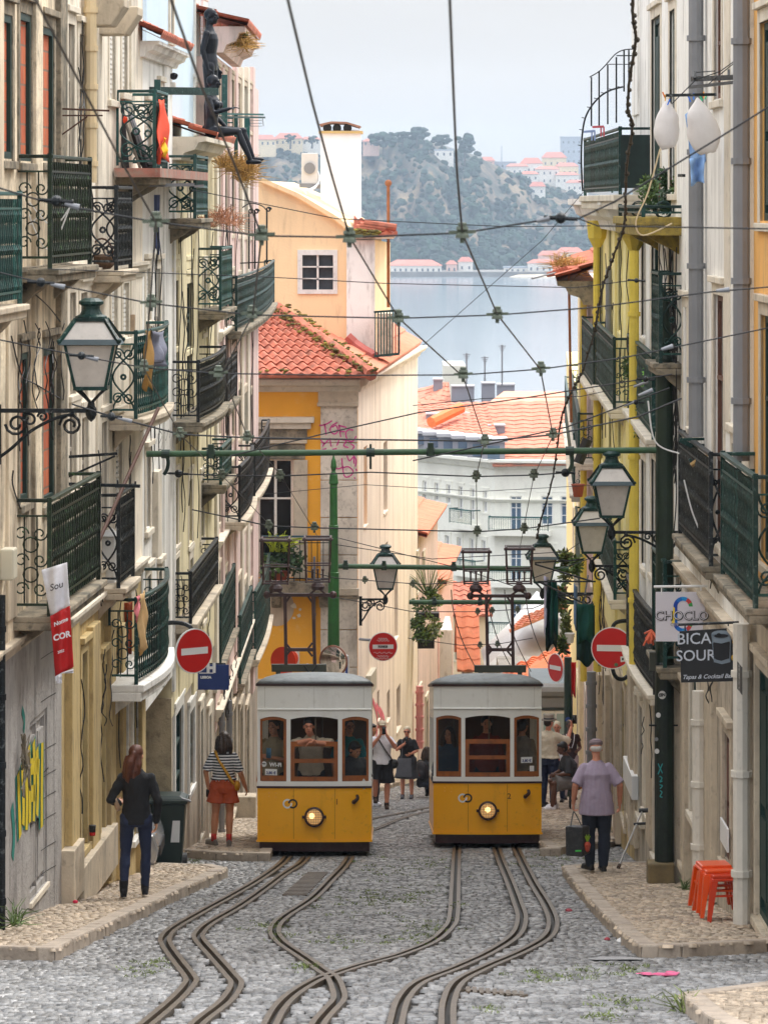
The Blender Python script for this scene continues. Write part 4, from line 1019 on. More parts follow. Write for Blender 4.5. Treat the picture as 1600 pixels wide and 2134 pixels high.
# eave cornice and hip roof
C_=P(774,790,85.2); zC=C_.z; E_=V((1.02,106,zC)); Wl=V((-3.9,85.2,zC)); Hp=P(577,652,90.2); Lf=V((-4.2,90.2,Hp.z))
mb=MB(); pr=[(0,0),(.12,.02),(.2,.14),(.42,.2),(.5,.3),(.55,.3),(.55,.36),(0,.36)]
mb.prism([hf.pt(-.2,zE-.05+b*.85,a) for a,b in pr],hf.d*(hf.L+.25)); mb.build('cornice',stone_pale,H)
mb=MB(); mb.prism([hs.pt(0,zE-.05+b*.85,a*.5) for a,b in pr],hs.d*hs.L); mb.build('cornice',plaster_salmon,H)
mb=MB(); tiles(mb,Wl+V((0,0,.05)),C_+V((0,0,.05)),Hp+V((0,0,.05)),Lf+V((0,0,.05)),.255,.45,.075,8)
mb.build('roof',tile_red,H)
mb=MB(); tiles(mb,C_+V((0,0,.04)),E_+V((0,0,.04)),E_+(Hp-C_)+V((0,0,.04)),Hp+V((0,0,.04)),.4,1.1,.05,6); mb.build('roof',tile_pale,H)
mb=MB()
for k in range(15):
    a=C_.lerp(Hp,k/15); b=C_.lerp(Hp,(k+1.08)/15); mb.tube([a+V((0,0,.1)),b+V((0,0,.15))],[.15,.12],8)
mb.build('ridge',tile_red,H)
mb=MB()
for k in range(520):
    t=R.random()**.9; p=C_.lerp(Hp,t)+V((R.gauss(0,.15),R.gauss(0,.12),.17)); p.z+=R.uniform(-.07,.05); mb.ball(p,(R.uniform(.02,.08),R.uniform(.02,.08),R.uniform(.012,.035)),6,4)
for k in range(60):
    p=Wl.lerp(C_,1-R.random()**2*.8)+V((0,R.uniform(0,.5),R.uniform(.06,.2))); mb.ball(p,(R.uniform(.03,.09),.07,.035),6,4)
tag(mb.build('moss',moss,H),kind='stuff')
# attic gable
tf=Fac((-4.4,91.5),(-.32,91.5),(0,-1))
def TP(x,y,o=0): return P(x,y,91.5-o)
prof=[(470,372),(545,376),(620,408),(700,456),(742,490),(742,800),(470,800)]
wq=(tf.op(622,702,522,612))
mb=MB(); pr3=[TP(x,y) for x,y in prof]
n_=len(pr3); back=[p+V((.6,8,0)) for p in pr3]
# front face with the window hole, as strips
a,b,c,d=wq; A1=tf.pt(a,c),tf.pt(b,c),tf.pt(b,d),tf.pt(a,d)
mb.add([pr3[6],pr3[5],pr3[4],pr3[3],pr3[2],pr3[1],pr3[0],A1[0],A1[1],A1[2],A1[3]],[(0,1,8,7),(1,2,9,8),(2,3,9),(3,4,10,9),(4,5,10),(5,6,10),(6,0,7,10)])
for i in range(n_): mb.quad(pr3[i],pr3[(i+1)%n_],back[(i+1)%n_],back[i])
mb.poly(back)
for p,q in zip(A1,A1[1:]+A1[:1]): mb.quad(p,q,q+V((0,.25,0)),p+V((0,.25,0)))
mb.build('attic_wall',plaster_peach,H)
wn=MB(); e=.05
for (x0,x1,y0,y1) in ((620,630,520,612),(694,703,520,612),(630,694,520,531),(630,694,603,612)): q=tf.op(x0,x1,y0,y1); tf.blk(wn,*q,-.05,.05)
wnd=wn.build('window',wood_white,H)
wn=MB()
for (x0,x1,y0,y1) in ((660,664,531,603),(630,694,554,557),(630,694,579,582)): q=tf.op(x0,x1,y0,y1); tf.blk(wn,*q,-.06,.0)
wn.build('frame',wood_white,wnd)
wn=MB(); q=tf.op(628,696,529,605); tf.blk(wn,*q,-.2,-.1); wn.build('pane',mat('pane_grey',(.05,.055,.065),.15,.3,2,spec=.6),wnd)
mb=MB(); 
for (xa,ya),(xb,yb) in zip(prof[1:5],prof[2:5]): mb.bar(TP(xa,ya-2,.1),TP(xb,yb-2,.1),.14,.10)
mb.build('verge',plaster_peach,H)
mb=MB(); a=TP(722,500,.15); b=TP(781,800,.15); mb.bbox((a.x,a.y,b.z),(b.x,a.y+.6,a.z)); mb.build('corner_pilaster',plaster_white,H)
mb=MB(); a0=TP(781,500); a1=P(813,505,101.5); mb.prism([a0+V((0,.3,0)),a1,a1+V((-.5,0,0)),a0+V((-.3,.4,0))],(0,0,-3.6)); mb.build('attic_wall',plaster_peach,H)
mb=MB(); tiles(mb,TP(736,492,.35)+V((0,0,0)),TP(828,489,.35),P(800,470,97),P(738,455,94.5),.25,.45,.07,8); mb.build('roof',tile_red,H)
mb=MB()
for k in range(3): mb.tube([TP(742+k*8,474-k*5,.2),TP(782+k*22,478-k*2,.2)],.09,8)
mb.build('ridge',tile_red,H)
mb=MB()
for k in range(46): p=TP(R.uniform(735,790),R.uniform(478,492),.42); mb.ball(p,(.08,.08,.04),6,4)
tag(mb.build('moss',moss,H),kind='stuff')
mb=MB(); a=TP(738,497,.3); mb.hexa([TP(736,500,.02),TP(818,497,.02),P(820,497,100),P(740,500,100),TP(730,493,.3),TP(826,490,.3),P(826,490,100),P(734,493,100)]); mb.build('cornice',plaster_white,H)
# flashing between roof and attic
mb=MB(); pts=[P(724,700,91),P(740,715,91),P(758,728,90.8),P(782,742,90.5)]
mb.tube(pts,.12,6); mb.build('flashing',mat('flash',srgb(190,110,100),.8,.15),H)
# chimney
ch=thing('chimney_stack','tall white rendered chimney with arched cap on the yellow corner house','chimney',P(710,460,96))
mb=MB(); a=P(668,270,96); b=P(752,460,96); mb.bbox((a.x,96,b.z-1.4),(b.x,97.4,a.z)); mb.build('shaft',mat('chimney_white',srgb(242,243,246),.8,.03,1,(.5,.48,.46),.35,1.2,.1,dthr=.55),ch,bevel=.02)
mb=MB(); z=P(0,277,96).z; mb.bbox((a.x-.05,95.93,z),(b.x+.05,97.45,z+.06)); mb.build('band',mat('ochre_band',srgb(206,178,120),.8,.1),ch)
mb=MB(); top=[P(664,258,95.85),P(690,252,95.85),P(722,253,95.85),P(752,262,95.85),P(748,265,95.85),P(722,257,95.85),P(690,256,95.85),P(667,262,95.85)]
mb.prism(top,(0,1.7,0)); mb.build('cap',mat('capm',srgb(150,110,90),.9,.2),ch)
mb=MB()
for x in (682,702,724): 
    c=P(x,266,95.96); mb.tube([c,c+V((0,.1,0))],.11,12)
mb.build('vent_hole',slot_dark,ch)
# air conditioner
ac=thing('air_conditioner','grey air conditioning unit on the roof left of the white chimney','air conditioner',P(645,385,94.5))
mb=MB(); a=P(628,318,94.5); b=P(662,383,94.5); mb.bbox((a.x,94.5,b.z),(b.x,94.9,a.z)); mb.build('casing',mat('acm',srgb(206,204,200),.5,.05),ac,bevel=.02)
mb=MB(); mb.tube([P(645,350,94.48),P(645,350,94.44)],.14,16); mb.build('fan_grille',zinc,ac)
mb=MB()
for k in range(5): mb.tube(crom([P(661,355+k*4,94.6),P(666-k,372+k*4,94.5),P(655-k*4,392+k,94.3),P(630+k*2,398+k*2,94.2)],5),.02,5)
mb.build('hose',white_paint,ac)
mb=MB(); mb.bar(P(624,386,94.5),P(668,388,94.5),.1); mb.build('bracket',zinc,ac)
mb=MB(); mb.tube([P(809,640,97),P(809,388,97)],.045,6); mb.ball(P(809,381,97),.09); tag(mb.build('vent_pole',mat('rust',srgb(150,92,52),.8,.3,6),loc=P(809,640,97)),'thin rusty pole with a dark knob beside the attic eave','pole')
# little roof balcony on the tower side
rb=MB(); a=P(785,652,91); b=P(817,742,91); rb.bbox((a.x,90.6,b.z),(b.x,91.6,a.z)); dm=rb.build('dormer',mat('dorm',srgb(226,210,186),.8,.15,4,(.2,.15,.1),.8,6),H)
mb=MB()
for k in range(9): mb.tube([P(782+k*6,742-k*.6,90.3-(.0)),P(782+k*6,650-k*.6,90.3)],.014,4)
mb.bar(P(779,650,90.3),P(832,646,90.3),.05); mb.bar(P(779,742,90.3),P(832,737,90.3),.06); 
for k in range(4): mb.bar(P(832,646,90.3)+V((0,k*.4,0)),P(832,737,90.3)+V((0,k*.4,0)),.03)
mb.build('railing',iron_teal,dm)
# first floor balcony of the corner house
mb=MB(); hf.blk(mb,hf.u(556,.6),hf.u(690,.6),hf.z(1240,2,.6),hf.z(1216,2,.6),-.02,.6); 
for x in (575,675): q=hf.op(x-10,x+10,1238,1270,.3); mb.prism([hf.pt(q[0],q[3],0),hf.pt(q[0],q[3],.5),hf.pt(q[0],q[2]+.1,.3),hf.pt(q[0],q[2],0)],hf.d*(q[1]-q[0]))
hb=mb.build('balcony',stone_dirty,H,bevel=.02)
mb=MB(); u0,u1=hf.u(545,.55),hf.u(692,.55); z0,z1=hf.z(1212,2,.55),hf.z(1118,2,.55)
end_panel(mb,hf.pt(u0,0,.0),hf.pt(u0,0,.55),z0,z1,'fine'); end_panel(mb,hf.pt(u1,0,.0),hf.pt(u1,0,.55),z0,z1,'fine'); side_rail(mb,[hf.pt(u0,0,.55),hf.pt(u1,0,.55)],z0,z1,'plain')
mb.build('railing',iron_black,hb)
mb=MB(); mb.bar(hf.pt(u0,z1,.55),hf.pt(u1,z1,.55),.06,.04); mb.build('top_rail',mat('blue_rail',(.03,.09,.13),.5,.1),hb)
# pale patch, plaque and pipe on the lower wall
mb=MB(); pts=[hf.pt(hf.u(577+36*math.cos(t)),hf.z(1265+40*math.sin(t),1),.012) for t in [i*2*math.pi/20 for i in range(20)]]; mb.poly(pts); mb.build('plaster_patch',mat('patch',srgb(190,170,146),.9,.15,3),H)
for (x,y,s_) in ((612,1263,6),(623,1283,4),(613,1288,3),(640,1385,3),(625,1270,3)):
    mb=MB(); mb.poly([hf.pt(hf.u(x+s_*R.uniform(.7,1.4)*math.cos(t)),hf.z(y+s_*R.uniform(.7,1.2)*math.sin(t),1),.013) for t in [i*2*math.pi/9 for i in range(9)]]); mb.build('plaster_patch',mat('patch2',srgb(226,214,190),.9,.1,3),H)
q=hf.op(603,624,1358,1388); mb=MB(); hf.blk(mb,*q,0,.03); pq=mb.build('plaque',mat('plaquem',srgb(216,208,196),.7,.06),H)
mb=MB()
for k,y in enumerate((1364,1369,1374,1380)): 
    q=hf.op(606,606+(14,10,12,8)[k],y,y+2); hf.blk(mb,*q,.031,.034)
mb.build('lettering',mat('greytxt',(.2,.2,.2),.8,0),pq)
pipe(hf,H,655,1160,1400,zinc,.03,.05)
# graffiti on the pilaster, stroke by stroke
pink=mat('graffiti_pink',srgb(206,52,140),.7,.12,6)
def stroke(mb,fac,pts,o,w_=.035,k=4):
    pp=[fac.pt(fac.u(x),fac.z(y,fac.u(x)),o) for x,y in pts]; pp=crom(pp,k); vs=[];fs=[]
    for i,p in enumerate(pp):
        t=(pp[min(i+1,len(pp)-1)]-pp[max(i-1,0)]).normalized(); nn=t.cross(fac.n).normalized()*w_/2
        vs+=[p-nn,p+nn]
    for i in range(len(pp)-1): fs.append((2*i,2*i+1,2*i+3,2*i+2))
    mb.add(vs,fs)
mb=MB()
for pts in [[(665,886),(678,884),(692,876)],[(676,882),(679,900),(680,906)],[(703,880),(692,886),(688,897),(697,904),(704,897),(700,886),(692,890)],[(706,884),(710,910)],[(706,886),(722,890)],[(708,898),(719,899)],[(736,896),(726,895),(720,904),(726,918),(736,918),(742,908)],
 [(668,916),(676,924),(684,916)],[(672,930),(677,922)],[(687,912),(690,930)],[(696,916),(706,915),(702,928)],[(713,916),(722,918),(716,928),(726,932)],[(730,924),(738,930),(731,938)],[(668,938),(680,934)],[(692,936),(702,934)],
 [(698,958),(702,976),(716,972)],[(712,954),(717,990),(728,992),(736,982),(726,972),(716,974)],[(722,946),(728,960),(736,952),(738,966)],[(734,946),(742,958),(740,972)],[(738,994),(740,997)],[(742,976),(743,981)]]:
    stroke(mb,hf,pts,.082,.028)
mb.build('graffiti',pink,H)
mb=MB()
for pts in [[(776,1460),(784,1485),(786,1510),(782,1545)],[(783,1470),(792,1490),(795,1520),(792,1540)],[(790,1478),(800,1500),(799,1530)],[(800,1515),(806,1540),(803,1560)]]: stroke(mb,hs,pts,.01,.16)
mb.build('graffiti',mat('graffiti_rose',srgb(226,110,120),.8,.3,3),H)

# ---------------------------------------------------------------- houses further down
def simple_house(label,fac,zb,zt,m,ops=(),roofh=None,depth=6,eave=.5,roofm=None,pitch=.35,name='town_house',grp='houses down the hill'):
    t=thing(name,label,'house',fac.pt(fac.L/2,zb),grp); O=[fac.op(*q[:4]) for q in ops]
    fac.wall(0,fac.L,zb,zt,O,m,t,'wall',depth,.25)
    for q,o in zip(ops,O): fac.window(o,q[4],t,.25,**(q[5] if len(q)>5 else {}))
    if roofh is not None:
        mb=MB(); tiles(mb,fac.pt(-eave,zt+.05,eave),fac.pt(fac.L+eave,zt+.05,eave),fac.pt(fac.L+eave,zt+roofh,-depth/2),fac.pt(-eave,zt+roofh,-depth/2),pitch,.6,.08,6)
        tiles(mb,fac.pt(fac.L+eave,zt+.05,-depth-eave),fac.pt(-eave,zt+.05,-depth-eave),fac.pt(-eave,zt+roofh,-depth/2),fac.pt(fac.L+eave,zt+roofh,-depth/2),pitch,.6,.08,6)
        mb.build('roof',roofm or tile_red,t)
        mb=MB()
        for u in (0,fac.L): mb.prism([fac.pt(u,zt,0),fac.pt(u,zt,-depth),fac.pt(u,zt+roofh-.08,-depth/2)],fac.d*(.02 if u==0 else -.02))
        mb.build('gable',m,t)
    return t
k1=Fac((.95,106.3),(1.62,116),(1,-.1))
K1=simple_house('pink house with a short tiled eave just behind the corner house',k1,-18,zpx(1116,107),plaster_pink,[(868,871,1160,1230,'dark'),(880,883,1160,1230,'dark'),(872,876,1440,1540,'dark'),(886,890,1460,1600,'door')],.8,5,.25,tile_pale)
pipe(k1,K1,874,1430,1560,mat('pipe_pink',srgb(222,150,150),.6,.1),.1,.15)
k2=Fac((1.66,117),(2.3,128),(1,-.1))
K2=simple_house('second pink house with a terrace and hanging plants down the left side',k2,-19.5,zpx(1212,118),mat('plaster_rose',srgb(240,196,190),.85,.07,.6,(.4,.3,.26),.4,1.2),[(905,908,1250,1300,'dark'),(910,914,1440,1500,'dark')],.8,6,.25,tile_pale)
mb=MB(); mb.bbox(P(912,1300,118)-V((0,0,.2)),P(942,1440,118)+V((0,4,0))); mb.build('terrace',plaster_white,K2)
k3=Fac((1.9,131),(2.6,160),(1,-.05))
K3=simple_house('pale rose house with white eaves further down the left side',k3,-23,zpx(1310,132),plaster_salmon,[(930,932,1360,1400,'dark')],1.0,7,.25,tile_pale)
# beige gabled house straight ahead between the trams' roofs
q=Fac((xpx(945,168),168),(xpx(1012,168),168),(0,-1))
simple_house('beige house with a lean tiled roof above the right tram',q,-25,zpx(1285,168),mat('plaster_beige',srgb(224,204,176),.9,.06,1),[(948,954,1330,1375,'shutter')],1.1,8,.3,tile_red,.4)
q=Fac((xpx(968,150),150),(xpx(985,150),150),(0,-1))
simple_house('small house with a salmon tile roof low beside the beige house',q,-22,zpx(1400,150),plaster_pink,[],2.2,6,.3,tile_pale,.4)
# orange roof in front right
rr_=thing('tiled_house','low house with broad orange barrel tile roof behind the right tram','house',P(1120,1440,128),'houses down the hill')
mb=MB(); mb.bbox((xpx(1052,131),131,-20.5),(xpx(1215,131),141,zpx(1440,131))); mb.build('wall',plaster_grey,rr_)
mb=MB(); tiles(mb,P(1030,1432,130),P(1230,1432,130),P(1230,1322,140),P(1060,1395,137),.42,.62,.11,8); mb.build('roof',mat('tile_orange',srgb(228,130,88),.85,.12,2.5,(.5,.3,.18),.6,3),rr_)
rr2=thing('tiled_house','house with grey metal roof edge and orange ridge beyond the barrel tile roof','house',P(1100,1360,150),'houses down the hill')
mb=MB(); mb.prism([P(1010,1392,148),P(1195,1392,148),P(1195,1300,158),P(1130,1262,160),P(1075,1330,152)],(0,6,0)); mb.build('roof',mat('zinc_pale',srgb(188,186,186),.6,.06,.5),rr2)
mb=MB(); tiles(mb,P(1062,1318,149),P(1195,1262,151),P(1195,1245,156),P(1095,1285,154),.4,.6,.08,6); mb.build('ridge',tile_far,rr2)
mb=MB(); mb.bbox((xpx(1020,150),150,-26),(xpx(1200,150),156,zpx(1388,150))); mb.build('wall',plaster_salmon,rr2)
mb=MB(); mb.bbox(P(1118,1275,155),P(1126,1292,155)+V((0,.4,0))); mb.build('chimney',zinc,rr2)
# grey shop front at the street end
sh=thing('shop_house','blue-grey shop front with a rounded awning at the end of the street','house',P(1160,1560,124),'houses down the hill')
mb=MB(); mb.bbox((xpx(1110,124),124,-19),(xpx(1230,124),128,zpx(1424,124))); mb.build('wall',mat('shopgrey',srgb(120,134,146),.7,.06,1),sh)
mb=MB(); mb.tube([P(1112,1440,123.8),P(1225,1440,123.8)],.24,10); mb.bbox(P(1112,1455,123.7),P(1225,1472,124)); mb.build('awning',zinc,sh)
mb=MB(); mb.bbox(P(1128,1482,123.8),P(1186,1560,124.05)); w_=mb.build('window',wood_white,sh)
mb=MB(); 
for x in (1132,1160): mb.bbox(P(x,1488,123.76),P(x+23,1530,123.9))
mb.build('pane',mat('shoppane',srgb(160,178,176),.2,.1,1),w_)

# ---------------------------------------------------------------- pale corner block on the waterfront slope
CB=thing('corner_block','large pale block with red tile roof and dormers at the foot of the hill','building',P(1020,1400,225),'houses down the hill')
zc=zpx(975,220)
cl=Fac((xpx(1030,220),220),(xpx(815,229),229),(-.1,-1)); cr=Fac((xpx(1030,220),220),(xpx(1235,219),219),(0,-1))
pale=mat('pale_block',srgb(240,239,228),.85,.04,.3,(.5,.48,.42),.3,.5,.3)
ol=[cl.op(x-4.5,x+4.5,y,y+h_) for x,y,h_ in ((885,1002,38),(910,1006,38),(935,1010,40),(960,1014,66),(985,1018,66),(1011,1024,44),(885,1108,40),(908,1112,40),(932,1116,40),(957,1120,60),(983,1122,62),(1008,1126,44),(885,1205,40),(910,1210,40),(935,1216,40),(958,1220,40),(984,1224,40),(1008,1228,42),(858,998,38),(858,1104,38))]
orr=[cr.op(x-12,x+12,y,y+h_) for x,y,h_ in ((1075,1034,72),(1075,1140,70),(1075,1255,70),(1140,1034,60),(1140,1142,60),(1180,1034,60))]
cl.wall(0,cl.L,-33,zc,ol,pale,CB,'wall',9,.3); cr.wall(0,cr.L,-33,zc,orr,pale,CB,'wall',9,.3)
wb=mat('white_bright',srgb(240,240,240),.6,.02)
for q in ol: cl.window(q,'white',CB,.15,sur=pale,sw=.16,frame=wb,pane=curtain_pale)
for q in orr: cr.window(q,'white',CB,.15,sur=pale,sw=.22,frame=wb,pane=window_blue)
def fbal(fac,x0,x1,y0,y1):
    a,b,c,d=fac.op(x0,x1,y0,y1,.6); mb=MB(); fac.blk(mb,a-.1,b+.1,c-.3,c,-.02,.7); bb=mb.build('balcony',pale,CB)
    mb=MB(); side_rail(mb,[fac.pt(a,0,.62),fac.pt(b,0,.62)],c+.02,d,'plain'); mb.bar(fac.pt(a,d,.62),fac.pt(b,d,.62),.08)
    mb.bar(fac.pt(a,d,0),fac.pt(a,d,.62),.06); mb.bar(fac.pt(b,d,0),fac.pt(b,d,.62),.06); mb.build('railing',iron_teal,bb)
fbal(cr,1018,1142,1078,1106); fbal(cl,937,982,1062,1092); fbal(cl,934,990,1166,1190); fbal(cr,1018,1062,1298,1322); fbal(cl,850,872,1040,1062); fbal(cr,1018,1142,1190,1214)
mb=MB(); pr=[(0,0),(.2,.1),(.35,.35),(.6,.45),(.6,.6),(0,.6)]
for fac in (cl,cr): mb.prism([fac.pt(-.3,zc-.1+b,a) for a,b in pr],fac.d*(fac.L+.3)); mb.prism([fac.pt(-.1,zc-2.0+b*.4,a*.4) for a,b in pr],fac.d*(fac.L+.1))
mb.build('cornice',pale,CB)
def roofpt(x,y,Y): return P(x,y,Y)
mb=MB(); ms=[(roofpt(820,928,229),roofpt(1030,972,219.6)),(roofpt(820,893,231),roofpt(1040,915,222))]
mb.quad(ms[0][0],ms[0][1],ms[1][1],ms[1][0])
mb.build('mansard',zinc,CB)
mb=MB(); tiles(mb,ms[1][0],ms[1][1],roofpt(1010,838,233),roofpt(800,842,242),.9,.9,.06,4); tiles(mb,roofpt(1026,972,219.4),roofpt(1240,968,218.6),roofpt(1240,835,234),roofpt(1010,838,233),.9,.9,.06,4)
tiles(mb,roofpt(845,870,236),roofpt(945,880,234),roofpt(935,797,242),roofpt(922,797,243),.9,.9,.06,4)
tiles(mb,roofpt(800,866,237),roofpt(850,872,236),roofpt(922,797,243),roofpt(800,830,243),.9,.9,.06,4)
mb.build('roof',tile_far,CB)
mb=MB(); mb.quad(roofpt(1010,845,232.4),roofpt(1190,880,229),roofpt(1190,815,236),roofpt(1050,815,236)); mb.build('roof_slope',mat('tile_sunlit',srgb(240,168,140),.9,.08,.6),CB)  # paler slope: sunlight put into the tile colour
mb=MB()
for k in range(14):
    x=962+k*12.5; mb.tube([P(x,858+k*2.4,231),P(x,888+k*2.4,231)],.05,4)
for dy in (0,10): mb.bar(P(962,858+dy,231),P(1125,890+dy,231),.12)
mb.build('roof_railing',wb,CB)
for (x0,x1,y0,y1,Y) in ((903,922,792,818,241),(941,988,806,842,238),(1004,1031,800,836,238),(1036,1072,803,822,243),(888,918,864,896,232),(953,973,877,905,230),(975,1002,880,908,229),(1017,1052,888,918,226)):
    mb=MB(); mb.bbox(P(x0,y1+12,Y),P(x1,y0,Y)+V((0,1.4,0))); cbx=mb.build('chimney',mat('zinc_block',srgb(140,140,150),.7,.06,.5),CB)
    mb=MB(); a=P(x0-1,y0,Y); b=P(x1+1,y0-3,Y); mb.bbox((a.x,Y-.1,a.z+.004),(b.x,Y+1.5,b.z)); mb.build('cap',mat('zinc_cap',srgb(186,184,188),.7,.05,.5),cbx)
for k in range(7):
    t=(k+.3)/7; b_=ms[0][0].lerp(ms[0][1],t); tp=ms[1][0].lerp(ms[1][1],t); h_=tp.z-b_.z
    mb=MB(); mb.bbox((b_.x-.1,b_.y-.3,b_.z+.15),(b_.x+1.2,b_.y+2,b_.z+h_*.95)); dmr=mb.build('dormer',mat('zinc_block',(0,0,0)),CB)
    mb=MB(); mb.bbox((b_.x+.2,b_.y-.36,b_.z+.3),(b_.x+.9,b_.y-.28,b_.z+h_*.8)); mb.build('window',window_blue,dmr)
    mb=MB(); mb.bbox((b_.x-.2,b_.y-.5,b_.z+h_*.95+.004),(b_.x+1.35,b_.y+2,b_.z+h_*.95+.2)); mb.build('dormer_roof',mat('zinc_cap',(0,0,0)),dmr)
mb=MB(); mb.tube([P(898,880,228),P(960,850,230)],.35,8); mb.build('roof_chute',mat('orange_tube',srgb(240,120,50),.6,.1),CB)
for (x,y0,y1,lb) in ((1010,742,800,'thin aerial mast left of the other on the pale block roof'),(1046,718,806,'tallest thin aerial mast on the pale block roof'),(972,735,806,'faint aerial mast at the left on the pale block roof')):
    mb=MB(); mb.tube([P(x,y1,240),P(x,y0,240)],.05,4); 
    for k in range(3): mb.bar(P(x-8+k*2,y0+3+k*4,240),P(x+8-k*2,y0+3+k*4,240),.05)
    tag(mb.build('aerial_mast',zinc,loc=P(x,y1,240)),lb,'aerial')
bk=Fac((xpx(925,262),262),(xpx(970,262),262),(0,-1))
simple_house('plain pale block peeking over the red roofs by the water',bk,-36,zpx(762,262),mat('pale_far',srgb(226,222,208),.9,.04),[],None,8)
# ================================================================ trams
maroon=mat('maroon',(.035,.012,.013),.4,.15,4,(.08,.05,.04),.5,5)
cream_paint=mat('cream_paint',srgb(240,240,236),.38,.03,1.2,(.45,.42,.36),.35,2,.3,coat=.25,dthr=.55)
tram_yellow=mat('tram_yellow',srgb(252,178,10),.34,.04,1,(.26,.12,.02),.5,2.2,.5,coat=.35,dthr=.57)
tram_wood=mat('tram_wood',srgb(150,84,34),.42,.25,7,(.10,.04,.015),.5,5,.3,coat=.3)
roof_grey=mat('roof_grey',srgb(124,130,132),.5,.12,1.5,(.10,.105,.11),.7,1.6,1,dthr=.46)
tram_glass=glass('tram_glass',(.02,.025,.03),.05,.15)
interior=mat('interior',(.10,.06,.038),.7,.2,3)
lamp_glow=mat('lamp_glow',(1,.8,.45),.3,0,emit=(1,.66,.26),estr=1.6)
lamp_dim=mat('lamp_dim',(.6,.36,.14),.25,.1,6,emit=(1,.55,.2),estr=.3)
HW,TL,BOW=.83,5.4,.13
def fy(x,off=0): return -BOW*(1-min(1,(x/HW))**2)-off
def make_tram(num,cx,Y0,label):
    L0=V((cx,Y0,gz(Y0))); t=thing('funicular_tram',label,'tram',L0,'funicular trams')
    def T(x,y,z): return L0+V((x,y,z-SLOPE*y))
    def outline(ins,n=12):
        h=HW-ins; o=[(lerp(-h,h,i/n),fy(lerp(-h,h,i/n)*HW/h)+ins) for i in range(n+1)]
        return o+[(h,TL-ins),(-h,TL-ins)]
    def ringwall(z0,z1,ins,m,name,parent=t,th=.05,cap=False,bev=0,smooth=False):
        mb=MB(); o=outline(ins); i_=outline(ins+th); n=len(o)
        vs=[T(x,y,z0) for x,y in o]+[T(x,y,z1) for x,y in o]+[T(x,y,z0) for x,y in i_]+[T(x,y,z1) for x,y in i_]; fs=[]
        for k in range(n):
            j=(k+1)%n; fs+=[(k,j,n+j,n+k),(2*n+j,2*n+k,3*n+k,3*n+j),(n+k,n+j,3*n+j,3*n+k),(j,k,2*n+k,2*n+j)]
        mb.add(vs,fs); return mb.build(name,m,parent,bevel=bev)
    body=ringwall(.22,1.0,0,tram_yellow,'body')
    ringwall(.215,.245,-.014,tram_yellow,'body_bead',body); 
    ringwall(.08,.214,.03,maroon,'skirt')
    ringwall(1.0,1.03,-.012,maroon,'belt_rail'); ringwall(1.031,1.10,-.004,cream_paint,'sill')
    mb=MB(); mb.poly([T(x,y,.3) for x,y in outline(.04)]); mb.build('floor',interior,t)
    # front window band: bent pieces between stations
    def band(xs,z0f,z1f,mb,o0=0,o1=.06,n=5):
        """piece of the curved front from xs[0] to xs[1] between height functions"""
        a,b=xs; vs=[];fs=[]
        for k in range(n+1):
            x=lerp(a,b,k/n); z0,z1=z0f(x),z1f(x)
            for o in (o0,o1):
                vs+=[T(x,fy(x)+o,z0),T(x,fy(x)+o,z1)]
        for k in range(n):
            q=k*4; r=q+4; fs+=[(q,r,r+1,q+1),(q+2,q+3,r+3,r+2),(q+1,r+1,r+3,q+3),(q,q+2,r+2,r)]
        fs+=[(0,1,3,2),(n*4,n*4+2,n*4+3,n*4+1)]; mb.add(vs,fs)
    c=lambda z:(lambda x:z)
    wins=[(-.80,-.405),(-.345,.345),(.405,.80)]
    ztop=2.045
    mb=MB()
    for a,b in ((-HW,-.80),(-.405,-.345),(.345,.405),(.80,HW)): band((a,b),c(1.099),c(2.13),mb)
    def arch(a,b): 
        return lambda x: ztop-.04*((x-(a+b)/2)/((b-a)/2))**2
    for a,b in wins: band((a,b),arch(a,b),c(2.13),mb,n=8)
    # sides: posts and lintels
    for s_ in (-1,1):
        for y in (0,1.3,2.6,3.9,TL): mb.hexa([T(s_*(HW-.05),y-.06 if y else 0,1.099),T(s_*HW,y-.06 if y else 0,1.099),T(s_*HW,min(y+.06,TL),1.099),T(s_*(HW-.05),min(y+.06,TL),1.099)]+[T(s_*(HW-.05),y-.06 if y else 0,2.13),T(s_*HW,y-.06 if y else 0,2.13),T(s_*HW,min(y+.06,TL),2.13),T(s_*(HW-.05),min(y+.06,TL),2.13)])
        mb.hexa([T(s_*(HW-.05),0,2.0),T(s_*HW,0,2.0),T(s_*HW,TL,2.0),T(s_*(HW-.05),TL,2.0),T(s_*(HW-.05),0,2.129),T(s_*HW,0,2.129),T(s_*HW,TL,2.129),T(s_*(HW-.05),TL,2.129)])
    mb.hexa([T(-HW,TL-.05,1.099),T(HW,TL-.05,1.099),T(HW,TL,1.099),T(-HW,TL,1.099),T(-HW,TL-.05,1.5),T(HW,TL-.05,1.5),T(HW,TL,1.5),T(-HW,TL,1.5)])
    mb.build('window_band',cream_paint,t)
